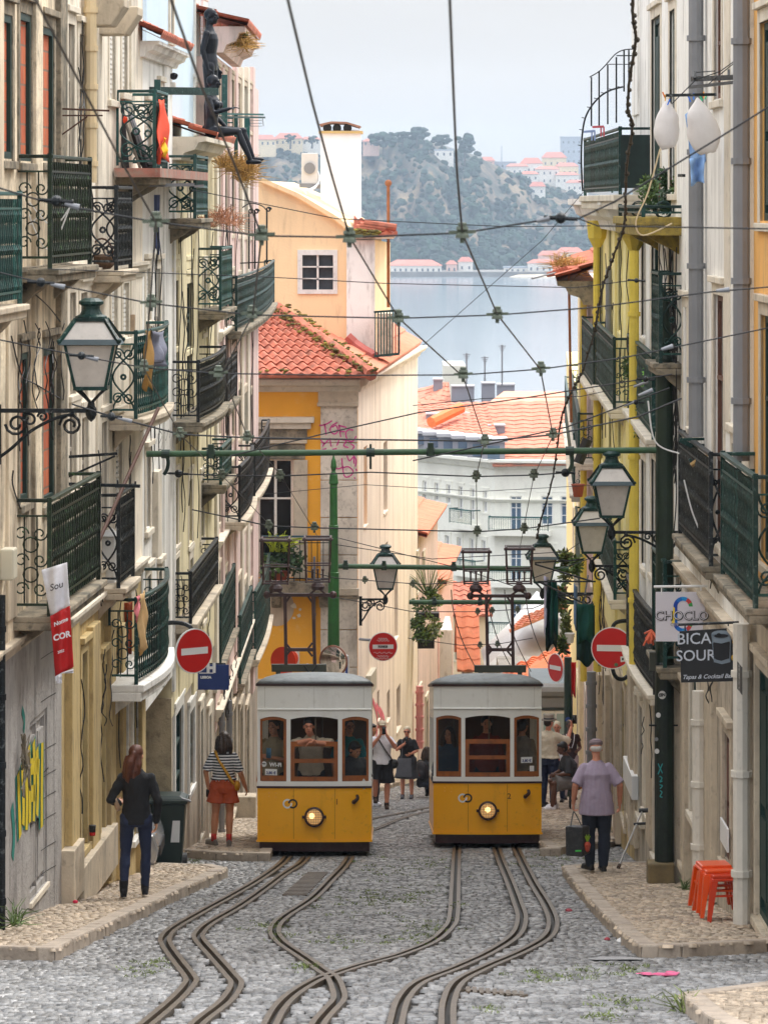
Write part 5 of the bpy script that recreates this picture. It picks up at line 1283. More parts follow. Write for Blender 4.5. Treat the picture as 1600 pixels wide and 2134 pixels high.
    # timber sashes
    for k,(a,b) in enumerate(wins):
        mb=MB(); w_=.04; A=arch(a,b)
        if k!=1:
            band((a,a+w_),c(1.105),lambda x:A(x)-.002,mb,.012,.05,2); band((b-w_,b),c(1.105),lambda x:A(x)-.002,mb,.012,.05,2)
            band((a+w_,b-w_),lambda x:A(x)-.045,lambda x:A(x)-.002,mb,.012,.05,6); band((a+w_,b-w_),c(1.105),c(1.185),mb,.012,.05,3)
            fr=mb.build('window_frame',tram_wood,t)
            mb=MB(); band((a+w_-.005,b-w_+.005),c(1.18),lambda x:A(x)-.04,mb,.028,.032,6); mb.build('pane',tram_glass,fr)
        else:
            top=1.68
            band((a,a+.06),c(1.105),c(top),mb,.012,.05,2); band((b-.06,b),c(1.105),c(top),mb,.012,.05,2)
            band((a+.06,b-.06),c(top-.07),c(top),mb,.008,.055,6); band((a+.06,b-.06),c(1.37),c(1.43),mb,.012,.05,6); band((a+.06,b-.06),c(1.105),c(1.17),mb,.012,.05,6)
            fr=mb.build('window_frame',tram_wood,t)
            mb=MB(); band((a+.055,b-.055),c(1.165),c(1.375),mb,.028,.032,4); band((a+.055,b-.055),c(1.425),c(top-.065),mb,.028,.032,4); mb.build('pane',tram_glass,fr)
            mb=MB(); mb.tube([T(.02,fy(0)+.05,top),T(.02,fy(0)+.05,ztop)],.012,6); mb.build('handrail',steel,t)
    fs_=ringwall(2.131,2.49,0,cream_paint,'fascia'); 
    mb=MB(); pts=[T(x,fy(x)-.008,2.15) for x in [lerp(-HW,HW,i/14) for i in range(15)]]; mb.tube(pts,.014,6); mb.build('moulding',cream_paint,fs_)
    ringwall(2.49,2.525,-.025,maroon,'gutter')
    # domed roof
    mb=MB(); rings=[(-.02,2.526),(.03,2.575),(.12,2.625),(.26,2.665),(.45,2.69),(.7,2.70)]; n=len(outline(0)); vs=[];fs=[]
    for ins,z in rings:
        vs+=[T(x*(HW-ins)/HW if False else x,y,z) for x,y in outline(ins)]
    for r_ in range(len(rings)-1):
        for k in range(n): fs.append((r_*n+k,r_*n+(k+1)%n,(r_+1)*n+(k+1)%n,(r_+1)*n+k))
    fs.append(tuple(range((len(rings)-1)*n,len(rings)*n))); fs.append(tuple(reversed(range(n)))); mb.add(vs,fs); mb.build('roof',roof_grey,t,smooth=True)
    # headlamp
    hc=T(0,fy(0)-.01,.585); d=V((0,-1,0))
    mb=MB(); mb.lathe(hc,[(.115,-.02),(.145,0),(.145,.05),(.118,.06),(.112,.03)],24,axis=d,cap=False)
    for s_ in (-1,1): mb.box(hc+V((s_*.155,-.02,0)),(.04,.03,.04))
    hl=mb.build('headlight',maroon,t)
    mb=MB(); mb.lathe(hc,[(.112,.012),(.08,.03),(.0,.04)],20,axis=d,cap=False); mb.build('lens',lamp_dim,hl,smooth=True)
    mb=MB(); mb.ball(hc+V((-.035 if num==1 else 0.0,-.045,.02)),(.042,.012,.042),12,8); mb.build('bulb',lamp_glow,hl)
    mb=MB()
    for k in range(-4,5):
        x=k*.025; h=math.sqrt(max(0,.113**2-x*x)); mb.bar(hc+V((x,-.062,-h)),hc+V((x,-.062,h)),.005); mb.bar(hc+V((-h,-.066,x)),hc+V((h,-.066,x)),.005)
    mb.build('grille',maroon,hl)
    # emblem: two interlocked rings, fleet number, coupling hook
    def ringflat(x0,z0,r0,r1,mm,name,a0=0,a1=2*math.pi,e=.004):
        mb=MB(); n_=24; vs=[];fs=[]
        for i in range(n_+1):
            a=lerp(a0,a1,i/n_)
            for r_ in (r0,r1): x=x0+r_*math.cos(a); vs.append(T(x,fy(x)-e,z0+r_*math.sin(a)))
        for i in range(n_): fs.append((2*i,2*i+1,2*i+3,2*i+2))
        mb.add(vs,fs); return mb.build(name,mm,body)
    ex=-.39 if num==1 else -.385; ez=.775
    ringflat(ex,ez,.045,.07,white_paint,'emblem',0.9,2*math.pi+.2); ringflat(ex+.078,ez,.045,.07,black_paint,'emblem',-2.3,math.pi-.1,.0045)
    mb=MB(); text_mesh(mb,str(num),T(.33,fy(.33)-.006,.80),(1,-.12,0),(0,0,1),.12); mb.build('fleet_number',maroon,body)
    mb=MB(); p=T(.6,fy(.6)-.02,.84); mb.tube(crom([p+V((-.03,.02,-.05)),p+V((-.015,-.05,-.03)),p+V((.03,-.06,.02)),p+V((.025,-.01,.05))],4),.026,8); mb.ball(p+V((-.02,-.03,-.035)),.033); mb.build('hook',maroon,body)
    mb=MB()
    for x,z in ((-.66,.93),(-.56,.93),(-.66,.88),(-.56,.87)): mb.ball(T(x,fy(x)-.004,z),.012,6,4)
    mb.build('rivet',tram_yellow,body)
    for x in (-.30,.30):
        mb=MB(); mb.bar(T(x,fy(x)-.001,.26),T(x,fy(x)-.001,.99),.005); mb.build('seam',mat('seam',(.20,.09,.005),.5,.1),body)
    for x in (-.72,0,.72):
        mb=MB(); mb.bar(T(x,fy(x)-.001,2.17),T(x,fy(x)-.001,2.48),.004); mb.build('seam',mat('seam2',srgb(176,172,162),.5,.1),fs_)
    # stickers on the panes
    if num==1:
        mb=MB(); text_mesh(mb,'WI-FI',T(-.565,fy(-.565)+.02,1.34),(1,-.25,0),(0,0,1),.078,.003); 
        mb.build('sticker',white_paint,t)
        mb=MB(); c0=T(-.735,fy(-.735)+.022,1.35)
        mb.poly([c0+V((.04*math.cos(a),.0,.04*math.sin(a))) for a in [i*math.pi/8 for i in range(16)]]); st=mb.build('sticker',white_paint,t)
        mb=MB()
        for r_ in (.012,.022,.03): mb.tube([c0+V((r_*math.cos(a),-.006,r_*math.sin(a)-.012)) for a in [.6+i*.32 for i in range(7)]],.003,4)
        mb.build('symbol',black_paint,st)
        px,pz=-.63,1.235
    else: px,pz=.60,1.36
    mb=MB(); o=T(px,fy(px)+.02,pz); yd=V((1,-.25 if px<0 else .25,0)).normalized(); mb.poly([o-yd*.09-UPV*.045,o+yd*.09-UPV*.045,o+yd*.09+UPV*.045,o-yd*.09+UPV*.045]); st=mb.build('price_label',white_paint,t)
    mb=MB(); text_mesh(mb,'3,80 €',o+V((0,-.006,-.012)),yd,(0,0,1),.055,.002); mb.build('lettering',mat('blue_ink',(.03,.05,.2),.5,0),st)
    if num==2:
        mb=MB(); o=T(.68,fy(.68)+.02,1.22); mb.poly([o-yd*.035-UPV*.05,o+yd*.035-UPV*.05,o+yd*.035+UPV*.05,o-yd*.035+UPV*.05]); st=mb.build('sticker',white_paint,t)
    # interior: bulkheads, seats, grab poles
    mb=MB(); mb.hexa([T(-.76,1.5,.3),T(.76,1.5,.3),T(.76,1.56,.3),T(-.76,1.56,.3),T(-.76,1.5,1.15),T(.76,1.5,1.15),T(.76,1.56,1.15),T(-.76,1.56,1.15)]); mb.build('bulkhead',interior,t)
    for yy in (2.9,4.3): mb=MB(); mb.hexa([T(-.76,yy,.3),T(.76,yy,.3),T(.76,yy+.06,.3),T(-.76,yy+.06,.3),T(-.76,yy,2.3),T(.76,yy,2.3),T(.76,yy+.06,2.3),T(-.76,yy+.06,2.3)]); mb.build('bulkhead',interior,t)  # rear bulkheads raised high to block light and darken the interior
    mb=MB()
    for x in (-.5,.1,.5): mb.tube([T(x,.9,.3),T(x,.9,2.4)],.014,6)
    mb.build('grab_pole',steel,t)
    mb=MB(); mb.poly([T(x,y,2.44) for x,y in outline(.04)]); mb.build('ceiling',mat('ceil',srgb(190,180,160),.6,.05),t)
    # running gear
    for s_ in (-1,1):
        for y in (.75,4.2):
            mb=MB(); ax=V((1,0,0)); c0=T(s_*.46,y,.2)
            mb.lathe(c0-V((.05,0,0)),[(.05,0),(.2,0),(.2,.05),(.17,.06),(.17,.11),(.05,.12)],18,axis=ax); mb.build('wheel',mat('gear',(.02,.018,.017),.6,.2,6),t)
    mb=MB(); mb.hexa([T(-.38,.35,.06),T(.38,.35,.06),T(.38,TL-.4,.06),T(-.38,TL-.4,.06),T(-.5,.3,.24),T(.5,.3,.24),T(.5,TL-.4,.24),T(-.5,TL-.4,.24)]); mb.bar(T(-.62,.75,.2),T(.62,.75,.2),.08); mb.build('underframe',mat('gear',(0,0,0)),t)
    return t,T
mT1,T1=make_tram(1,-1.015,56,'yellow and white funicular tram number 1 with a man leaning out, left one')
mT2,T2=make_tram(2,1.59,59,'yellow and white funicular tram number 2 standing in the right track')
# current collectors
coll=mat('coll',(.055,.025,.026),.45,.25,6,(.12,.07,.05),.5,6)
olive=mat('olive',(.05,.052,.035),.6,.2,4)
def collector(T_tram,Yc,legs,y0,y1,topx,base,cages,parent):
    mb=MB(); bz=.9
    for x,xb in legs: mb.bar(P(x,y0,Yc),P(xb,y1,Yc),.07,.05)
    for s_ in (0,1):
        yq=y1-34
        mb.bar(P(legs[0][1],yq,Yc),P(legs[1][1],yq,Yc),.06,.05); break
    for (x,xb),sg in zip(legs,(1,-1)):
        for yy,dy in ((y0,16),(y1-34,-14),(y1-34,14)): mb.bar(P(x+sg*12,yy,Yc),P(x+sg*1,yy+dy,Yc),.03,.03)
    mb.bar(P(topx[0],y0,Yc),P(topx[1],y0,Yc),.065,.05)
    for x in topx: mb.ball(P(x,y0,Yc),.06)
    cf=mb.build('collector_frame',coll,parent)
    mb=MB(); mb.bar(P(base[0],base[2],Yc),P(base[1],base[2],Yc),.09,.11); 
    for k in (.12,.88): p=P(lerp(base[0],base[1],k),base[2],Yc); mb.bar(p,p-V((0,0,.12)),.07)
    mb.build('collector_base',olive,parent)
    for (xl,xr,yt,yb) in cages:
        mb=MB(); dY=.34
        for o in (-dY/2,dY/2):
            q=[P(xl+3,yt,Yc)+V((0,o,0)),P(xr-3,yt,Yc)+V((0,o,0)),P(xr-6,yb,Yc)+V((0,o,0)),P(xl+6,yb,Yc)+V((0,o,0))]
            for a,b in zip(q,q[1:]+q[:1]): mb.tube([a,b],.014,6)
            m1,m2=q[0].lerp(q[3],.62),q[1].lerp(q[2],.62); mb.tube([m1,m2],.012,6)
        for f_ in (0,.62,1):
            for xa in (0,1):
                xx=lerp(xl+3,xl+6,f_) if xa==0 else lerp(xr-3,xr-6,f_); p=P(xx,lerp(yt,yb,f_),Yc); mb.tube([p+V((0,-dY/2-.05,0)),p+V((0,dY/2+.05,0))],.018,6)
        mb.tube([P(xl-2,yt+2,Yc)-V((0,.2,0)),P(xr+2,yt+2,Yc)-V((0,.2,0))],.022,8)
        for k in range(3): p=P(lerp(xl,xr,.32+.18*k),yb-4,Yc); mb.tube([p,p+V((0,0,.13))],.016,6); mb.ball(p+V((0,0,.13)),.024,6,4)
        xm=(xl+xr)/2
        mb.lathe(P(xm,yb+16,Yc),[(.09,-.02),(.11,.03),(.08,.07),(.05,.09),(.05,.14)],12); 
        mb.bar(P(xm-4,yb+18,Yc),P(xm-16,y0-2,Yc),.03); mb.bar(P(xm+4,yb+18,Yc),P(xm+16,y0-2,Yc),.03)
        mb.build('current_collector',coll,cf)
collector(T1,57.6,[(594,596),(652,656)],1240,1388,(556,694),(566,680,1392),[(543,606,1122,1214),(632,692,1120,1210)],mT1)
mb=MB()
for s_ in (-1,1): mb.tube([P(647,1406,57),P(647+s_*14,1386,57)],.014,6)
mb.box(P(647,1407,57),(.11,.08,.05)); mb.build('antenna',black_paint,mT1)
collector(T2,60.6,[(1013,1016),(1067,1069)],1242,1388,(980,1100),(988,1096,1394),[(961,1022,1146,1214),(1051,1112,1140,1214)],mT2)

# ================================================================ overhead lines
WY=[(0,11.6),(240,14.2),(484,17.5),(655,21.3),(775,25),(910,33),(990,46),(1100,51),(1150,57)]
def wy(y): return interp(WY,y) if y>=0 else 11.6+(y/240)*2.4
def contact(pts,label,r=.0048):
    # runs back overhead past the camera
    p=[P(x,y,wy(y)) for x,y in pts]; d=(p[0]-p[1]); p=[p[0]+d*2.2,p[0]+d]+p
    mb=MB(); mb.tube(p,r,6); tag(mb.build('contact_wire',wire_mat,loc=p[-1]),label,'wire','overhead contact wires')
contact([(-40,-180),(75,0),(160,160),(250,330),(325,463),(313,630),(300,768),(375,905),(462,990),(560,1092),(575,1124)],'overhead contact wire winding down to the left collector of the left tram')
contact([(310,-160),(357,0),(420,180),(490,345),(545,490),(527,655),(463,778),(515,908),(585,990),(650,1098),(662,1120)],'overhead contact wire winding down to the right collector of the left tram')
contact([(560,-180),(600,0),(650,210),(690,360),(728,492),(830,662),(965,785),(1010,920),(992,992),(994,1102),(992,1148)],'overhead contact wire winding down to the left collector of the right tram')
contact([(930,-180),(937,0),(945,200),(952,360),(963,485),(1036,655),(1126,770),(1152,908),(1112,992),(1092,1095),(1083,1142)],'overhead contact wire winding down to the right collector of the right tram')
def insulator(mb,p,s=1):
    mb.lathe(p,[(.045*s,.045*s),(.05*s,.02*s),(.03*s,.0),(.052*s,-.02*s),(.056*s,-.045*s),(.02*s,-.05*s),(.018*s,-.085*s)],10); mb.lathe(p,[(.03*s,.045*s),(.036*s,.05*s),(.036*s,.07*s),(.02*s,.075*s)],8)
def span(pts,Y,ins,label,r=.0065,knobs=(),s=1,sleeves=()):
    YY=Y if isinstance(Y,(list,tuple)) else [Y]*len(pts)
    p=[P(x,y,yy) for (x,y),yy in zip(pts,YY)]
    mb=MB(); mb.tube(p,r,6); w_=tag(mb.build('span_wire',wire_mat,loc=p[0]),label,'wire','span wires across the street')
    Ym=sum(YY)/len(YY)
    for x,y in ins:
        mb=MB(); insulator(mb,P(x,y,Ym-.0),s*.54); 
        mb.bar(P(x-28*17.5/Ym,y+1,Ym),P(x+28*17.5/Ym,y-1,Ym),.014*s)
        mb.build('insulator',insul,w_)
    for x,y,k in knobs:
        mb=MB(); q=P(x,y,Ym); mb.ball(q,.024*s*k,8,6); mb.tube([q+V((-.07*s,0,.005)),q+V((.07*s,0,-.005))],.009*s,6); mb.build('strain_insulator',iron_black,w_)
    for (x0,y0),(x1,y1) in sleeves:
        mb=MB(); mb.tube([P(x0,y0,Ym),P(x1,y1,Ym)],[.008*s,.014*s],8); mb.build('wire_clamp',zinc,w_)
    return w_
span([(-300,300),(60,410),(110,424),(325,462),(545,491),(728,494),(963,485),(1145,456),(1205,455),(1280,420),(1500,285),(1700,160)],17.5,[(325,460),(545,488),(728,492),(963,483)],'highest thick span wire with four insulators, crossing the yellow attic',.0048,[(118,418,1),(1168,454,1)],1.1,[((135,424),(165,432)),((1118,460),(1145,454))])
span([(1205,455),(1245,470),(1700,478)],17.5,[],'thin stay wire running right from the highest span wire',.004)
span([(-200,520),(60,582),(315,632),(525,656),(830,663),(1036,656),(1240,640),(1480,608),(1750,585)],21.3,[(315,629),(525,652),(830,661),(1036,654)],'span wire with four insulators crossing the attic window sill height',.0046,[(85,588,1)],1.1,[((105,592),(135,598)),((1492,606),(1520,603))])
span([(-200,660),(0,708),(170,742),(300,766),(455,778),(720,782),(965,781),(1127,769),(1300,745),(1600,683),(1750,650)],25,[(300,764),(455,776),(965,779),(1127,767)],'span wire with four insulators crossing the eave of the yellow house',.005,[(170,741,1)],1.15,[((178,744),(205,749)),((1378,728),(1402,721))])
span([(150,842),(230,867),(375,905),(515,912),(760,916),(1010,919),(1152,906),(1330,868),(1420,830)],33,[(375,903),(515,910),(1010,917),(1152,904)],'span wire with four insulators just above the green gantry tube',.008,[(232,868,1.2)],1.35,[((245,871),(275,878)),((1330,824),(1360,812))])
span([(345,986),(462,991),(583,992),(772,984),(992,993),(1112,990),(1190,984)],46,[(462,989),(583,990),(992,991),(1112,988)],'span wire with four insulators slung just below the green gantry tube',.009,[(372,987,1.2),(1178,985,1.3)],1.7)
span([(400,1062),(560,1096),(655,1100),(994,1108),(1092,1102),(1250,1080)],51,[(560,1094),(655,1098),(994,1106),(1092,1100)],'span wire with insulators above the four tram collectors',.0095,[],1.7)
span([(480,950),(700,898),(870,860),(1100,828),(1400,780)],36,[],'slanting wire from the left balconies up to the green pole',.007,[(1345,790,1)],1.2,[((1320,806),(1350,795))])
span([(860,960),(1180,890),(1395,808)],45,[],'short slanting wire from the gantry tube up to the green pole',.009,[(1325,838,1)],1.4,[((1300,846),(1325,836))])
span([(400,395),(700,455),(1060,472),(1230,470)],30,[],'thin sagging cable crossing the attic gable below the chimney',.004)
span([(100,560),(560,577),(800,590),(1200,599),(1330,582)],30,[],'thin cable crossing the attic window',.004,[(1326,584,.8)])
span([(880,720),(1130,500),(1215,400)],30,[],'thin diagonal wire over the river and the cliff',.0028)
span([(700,1120),(960,1185),(1080,1225)],62,[],'thin wire from the slim green pole toward the right tram collectors, upper one',.007)
span([(700,1135),(900,1165),(1180,1150),(1260,1095)],62,[],'thin wire from the slim green pole to the second lantern',.007)
span([(560,1170),(700,1205),(880,1218),(1110,1205),(1240,1160)],64,[(760,1208),(860,1216)],'lower span wire behind the tram collectors with two small insulators',.008,[],1.5)
span([(700,1245),(860,1275),(1000,1275),(1110,1268),(1180,1240)],78,[(995,1274),(1025,1272),(1078,1270)],'far span wire above the right tram roof with small insulators',.009,[],1.8)
span([(850,1330),(960,1345),(1040,1342),(1110,1330)],82,[(1000,1344),(1036,1342)],'farthest span wire low behind the right tram frame',.009,[],1.8)
span([(860,845),(1010,830),(1210,826),(1330,800)],44,[],'thin reddish wire over the red roof of the pale block',.005)
span([(550,1030),(760,1010),(1000,1024),(1260,1010)],56,[],'thin slack cable between the houses below the gantry',.005)
for k,(pts,lb) in enumerate([([(993,1000),(996,1100),(994,1140)],'left'),([(1110,1000),(1100,1080),(1085,1130)],'right')]): pass
# far contact wires hanging behind the right tram
for x0,lb in ((925,'leftmost'),(1000,'left middle'),(1036,'right middle'),(1080,'rightmost')):
    mb=MB(); p=crom([P(x0+15,1230,70),P(x0+20,1275,78),P(x0+40,1340,82),P(x0+70,1400,100)],4); mb.tube(p,.011,5); tag(mb.build('contact_wire',wire_mat,loc=p[-1]),'short contact wire continuing behind the right tram frame, %s of four'%lb,'wire','overhead contact wires')

# gantry tubes and poles
gm=pole_green; tube_green=mat('tube_green',srgb(52,88,56),.55,.25,4,(.02,.04,.02),.6,3,.4)
def tube_beam(x0,x1,y0,y1,Y,r,label,fit=()):
    t=thing('gantry_tube',label,'gantry',P(x0,y0,Y),'green gantry tubes'); mb=MB(); mb.tube([P(x0,y0,Y),P(x1,y1,Y)],r,12); 
    mb.build('tube',tube_green,t)
    for x,kind in fit:
        yy=lerp(y0,y1,(x-x0)/(x1-x0)); c=P(x,yy,Y); mb=MB()
        mb.tube([c-V((.05,0,0)),c+V((.05,0,0))],r*1.45,12)
        if kind=='arm': mb.tube(crom([c,c+V((.03,0,-.08)),c+V((.02,0,-.18)),c+V((-.02,0,-.25))],4),.025,6)
        if kind=='rod': mb.tube([c+V((0,0,.1)),c-V((0,0,.2))],.016,6)
        if kind=='clamp': mb.box(c+V((0,-.02,.03)),(.07,.08,.16))
        mb.build('clamp',pole_dark,t)
    return t
tube_beam(305,1368,946,938,46,.037,'long green gantry tube crossing the whole street above the trams',[(345,'arm'),(440,'clamp'),(772,'rod'),(897,'clamp'),(1187,'arm')])
tube_beam(705,1185,1180,1186,70,.045,'second green gantry tube from the slim pole to the lantern',[(720,'clamp'),(800,'clamp'),(945,'clamp')])
tube_beam(852,1255,1255,1255,84,.05,'third green gantry tube low behind the tram collectors',[(905,'clamp'),(1000,'clamp')])
# big dark green pole on the right pavement
pb=V((3.36,46,gz(46)+.1)); pt=thing('gantry_pole','thick dark green pole with stickers on a stone foot on the right pavement','pole',pb)
mb=MB(); a=P(1348,1842,46); mb.bbox((a.x,45.8,pb.z-.02),(xpx(1403,46),46.15,zpx(1795,46))); mb.build('foot',mat('foot',srgb(120,104,72),.85,.25,4,(.1,.09,.06),.7,5),pt,bevel=.02)
mb=MB(); mb.lathe((3.36,46,zpx(1797,46)),[(.12,0),(.118,2.3),(.125,2.31),(.125,2.38),(.112,2.4)],16); mb.build('lower_shaft',mat('pole_black',(.008,.016,.012),.45,.25,4,(.03,.06,.03),.4,4,.4),pt,smooth=False)
mb=MB(); z0=zpx(1797,46)+2.4; z1=zpx(590,46); mb.lathe((3.36,46,z0),[(.112,0),(.108,1.0),(.108,1.3),(.105,(z1-z0)*.8),(.06,(z1-z0)*.82),(.09,(z1-z0)*.86),(.05,(z1-z0)*.95),(.0,(z1-z0))],16); mb.build('shaft',mat('pole_green_dark',srgb(24,42,27),.5,.3,4,(.015,.03,.015),.7,3,.4),pt)
for x,y,r_,m_ in ((1378,1446,8,white_paint),(1370,1488,5,white_paint),(1366,1538,4,zinc),(1367,1563,5,white_paint)):
    mb=MB(); c=P(x,y,46)+V((0,-.118-.004,0)); mb.poly([c+V((r_*.00575*math.cos(i*math.pi/8),0,r_*.00575*math.sin(i*math.pi/8)*1.1)) for i in range(16)]); sk_=mb.build('sticker',m_,pt)
    if r_==8:
        mb=MB(); text_mesh(mb,'EIN',c+V((0,-.004,0)),(1,0,.1),(0,0,1),.05,.003); mb.build('lettering',black_paint,sk_)
mb=MB(); teal=mat('teal_paint',(.03,.35,.36),.6,.1)
def zig(mb,pts,Y,r=.006): mb.tube(crom([P(x,y,Y) for x,y in pts],4),r,4)
for pts in ([(1371,1592),(1380,1612)],[(1380,1592),(1371,1614)],[(1374,1618),(1379,1622),(1375,1630),(1380,1628)],[(1374,1636),(1380,1638),(1375,1644)],[(1375,1648),(1379,1652),(1375,1660),(1380,1662)]): zig(mb,pts,45.87)
mb.build('scribble',teal,pt)
mb=MB(); mb.box(P(1359,1378,45.9),(.07,.1,.22)); mb.build('junction_box',mat('jbox',(.05,.055,.04),.5,.2),pt)
mb=MB(); mb.tube([P(1352,1512,45.95),P(1412,1512,45.95)],.012,6); mb.build('clamp',iron_black,pt)
# slim green pole in front of the yellow corner house
pb=V((xpx(695,80),80,gz(80))); pt=thing('gantry_pole','slim bright green pole with a spike top in front of the yellow house','pole',pb)
zz=[zpx(y,80) for y in (1352,1195,1010,990,985,975,962,940)]
mb=MB(); mb.lathe((pb.x,80,0),[(.13,pb.z),(.125,zz[0]),(.115,zz[1]),(.115,zz[1]+.02),(.10,zz[1]+.03),(.095,zpx(1105,80)),(.1,zpx(1104,80)),(.1,zpx(1095,80)),(.085,zpx(1094,80)),(.08,zz[2]),(.10,zz[2]+.03),(.08,zz[3])],16); mb.build('shaft',gm,pt)
mb=MB(); mb.lathe((pb.x,80,0),[(.085,zz[3]),(.04,zz[4]+.03),(.065,zz[5]+.02),(.05,zz[6]+.02),(.02,zz[6]+.1),(.004,zz[7])],12); mb.build('finial',gm,pt)
# dark pole on the far right pavement
pb=V((xpx(1183,84),84,gz(84)+.1)); pt=thing('street_pole','dark pole with stickers beside the seated man on the far right','pole',pb)
mb=MB(); mb.lathe((pb.x,84,0),[(.09,pb.z),(.085,zpx(1370,84))],12); mb.build('shaft',pole_dark,pt)
mb=MB(); c=P(1183,1500,83.9); mb.poly([c+V((.06*math.cos(i*.4),-.01,.06*math.sin(i*.4))) for i in range(16)]); mb.build('sticker',mat('bluest',(.03,.08,.3),.5,.1),pt)

# ================================================================ lanterns
lan_glass=mat('lan_glass',srgb(196,190,182),.3,.12,5,(.25,.20,.15),.55,4,.5,dthr=.55)
def make_lantern(loc,label,arm,s=1.0,first=None):
    """arm: vector from lantern stem to the wall (local)"""
    t=thing('street_lantern',label,'street lamp',loc,'wall lanterns')
    o=V(loc); k=s
    def q4(w_,z): return [o+V((a*w_*k,b*w_*k,z*k)) for a,b in ((-1,-1),(1,-1),(1,1),(-1,1))]
    b0,b1=q4(.145,.0),q4(.235,.43); r0,r1=q4(.29,.44),q4(.145,.66)
    mb=MB()
    for i in range(4): mb.quad(b0[i],b0[(i+1)%4],b1[(i+1)%4],b1[i])
    for i in range(4): mb.quad(r0[i].lerp(o+V((0,0,.55*k)),.06),r0[(i+1)%4].lerp(o+V((0,0,.55*k)),.06),r1[(i+1)%4].lerp(o+V((0,0,.55*k)),.06),r1[i].lerp(o+V((0,0,.55*k)),.06))
    mb.build('lamp_glass',lan_glass,t)
    mb=MB(); w_=.028*k
    for i in range(4):
        j=(i+1)%4
        mb.bar(b0[i],b1[i],w_); mb.bar(b0[i],b0[j],w_*1.3); mb.bar(b1[i],b1[j],w_); mb.bar(r0[i],r1[i],w_*1.1); mb.bar(r1[i],r1[j],w_*1.1)
        mb.ball(r0[i]+V((0,0,.02*k)),.022*k,6,4)
    mb.build('lamp_frame',iron_green,t)
    mb=MB(); e0,e1=q4(.30,.425),q4(.27,.475); e2=q4(.26,.475); e3=q4(.285,.42)
    for i in range(4): j=(i+1)%4; mb.quad(e0[i],e0[j],e1[j],e1[i]); mb.quad(e1[i],e1[j],e2[j],e2[i]); mb.quad(e3[i],e3[j],e2[j],e2[i]); mb.quad(e0[i],e0[j],e3[j],e3[i])
    mb.build('eave',mat('iron_blue',(.028,.055,.065),.4,.2,6),t)
    mb=MB(); mb.lathe(o,[(.155*k,.66*k),(.155*k,.69*k),(.11*k,.71*k),(.085*k,.76*k),(.085*k,.79*k),(.12*k,.81*k),(.12*k,.835*k),(.07*k,.865*k),(0,.87*k)],14); mb.build('cap',iron_green,t)
    mb=MB(); 
    for i in range(4): mb.tube(crom([b0[i],b0[i]*.5+(o+V((0,0,-.10*k)))*.5+V((0,0,-.02*k)),o+V((0,0,-.15*k))],4),.014*k,6)
    mb.lathe(o,[(.03*k,-.13*k),(.04*k,-.18*k),(.055*k,-.2*k),(.055*k,-.26*k),(.035*k,-.30*k),(.0,-.33*k)],10)
    mb.build('stem',iron_black,t)
    a=V(arm); st=o+V((0,0,-.22*k)); en=st+a; ax=a.normalized(); n_=a.length
    mb=MB(); mb.bar(st,en,.035*k,.04*k)
    pts=[st+ax*n_*u+V((0,0,-z_*k)) for u,z_ in ((.18,.03),(.4,.08),(.65,.2),(.85,.36),(1,.46))]; mb.tube(crom(pts,4),.018*k,6)
    scroll(mb,st+ax*n_*.22+V((0,0,-.14*k)),ax,UPV,.11*k,1.6,.014*k); scroll(mb,st+ax*n_*.52+V((0,0,-.06*k)),ax,UPV,.05*k,1.2,.012*k); scroll(mb,st+ax*n_*.8+V((0,0,-.13*k)),ax,UPV,.11*k,1.5,.014*k,-1); scroll(mb,st+ax*n_*.66+V((0,0,-.09*k)),ax,UPV,.07*k,1.2,.012*k)
    mb.bar(en+V((0,0,.06*k)),en+V((0,0,-.52*k)),.04*k,.06*k)
    mb.build('bracket',iron_black,t); return t
def lantern(x,ybot,Y,label,wallx,s): 
    l=P(x,ybot,Y); make_lantern(l,label,(wallx-l.x,0,0),s)
lantern(190,808,37.0,'large green wall lantern on a scroll bracket, alone on the left side',-3.72,1.0)
lantern(1274,1075,46,'green wall lantern nearest on the right, hung before the yellow pipes',3.56,.90)
lantern(1233,1150,56,'second green wall lantern on the right, partly behind the nearest one',3.6,.94)
lantern(1130,1212,70,'green lantern behind the green laundry on the right',3.9,1.0)
lantern(803,1226,82,'green lantern on the pale side of the yellow corner house',-.5,1.08)
# ================================================================ people
skin_l=mat('skin_light',srgb(214,158,126),.55,.08,12); skin_t=mat('skin_tan',srgb(196,136,100),.55,.08,12); skin_r=mat('skin_red',srgb(206,140,112),.55,.1,12)
skin_d=mat('skin_dark',srgb(96,62,46),.5,.08,12); manq=mat('mannequin_black',(.006,.008,.014),.4,.1,6,spec=.3)
def cloth(name,col,rough=.85,var=.1): return mat(name,col,rough,var,9,bump=.25,bscale=28)
black_knit=cloth('black_knit',(.008,.008,.010)); navy_denim=cloth('navy_denim',(.014,.022,.06)); dark_denim=cloth('dark_denim',(.016,.022,.038)); rust_cloth=cloth('rust_cloth',srgb(176,76,36))
white_cloth=cloth('white_cloth',srgb(226,226,232)); grey_cloth=cloth('grey_cloth',srgb(92,94,100)); dgrey_cloth=cloth('dgrey_cloth',(.035,.037,.042)); beige_cloth=cloth('beige_cloth',srgb(198,184,160)); shawl_cloth=cloth('shawl_cloth',srgb(214,204,182)); teal_cloth=cloth('teal_cloth',(.01,.16,.20)); olive_cloth=cloth('olive_cloth',srgb(150,138,112)); red_cloth=cloth('red_cloth',(.16,.025,.015)); shorts_grey=cloth('shorts_grey',srgb(110,108,106))
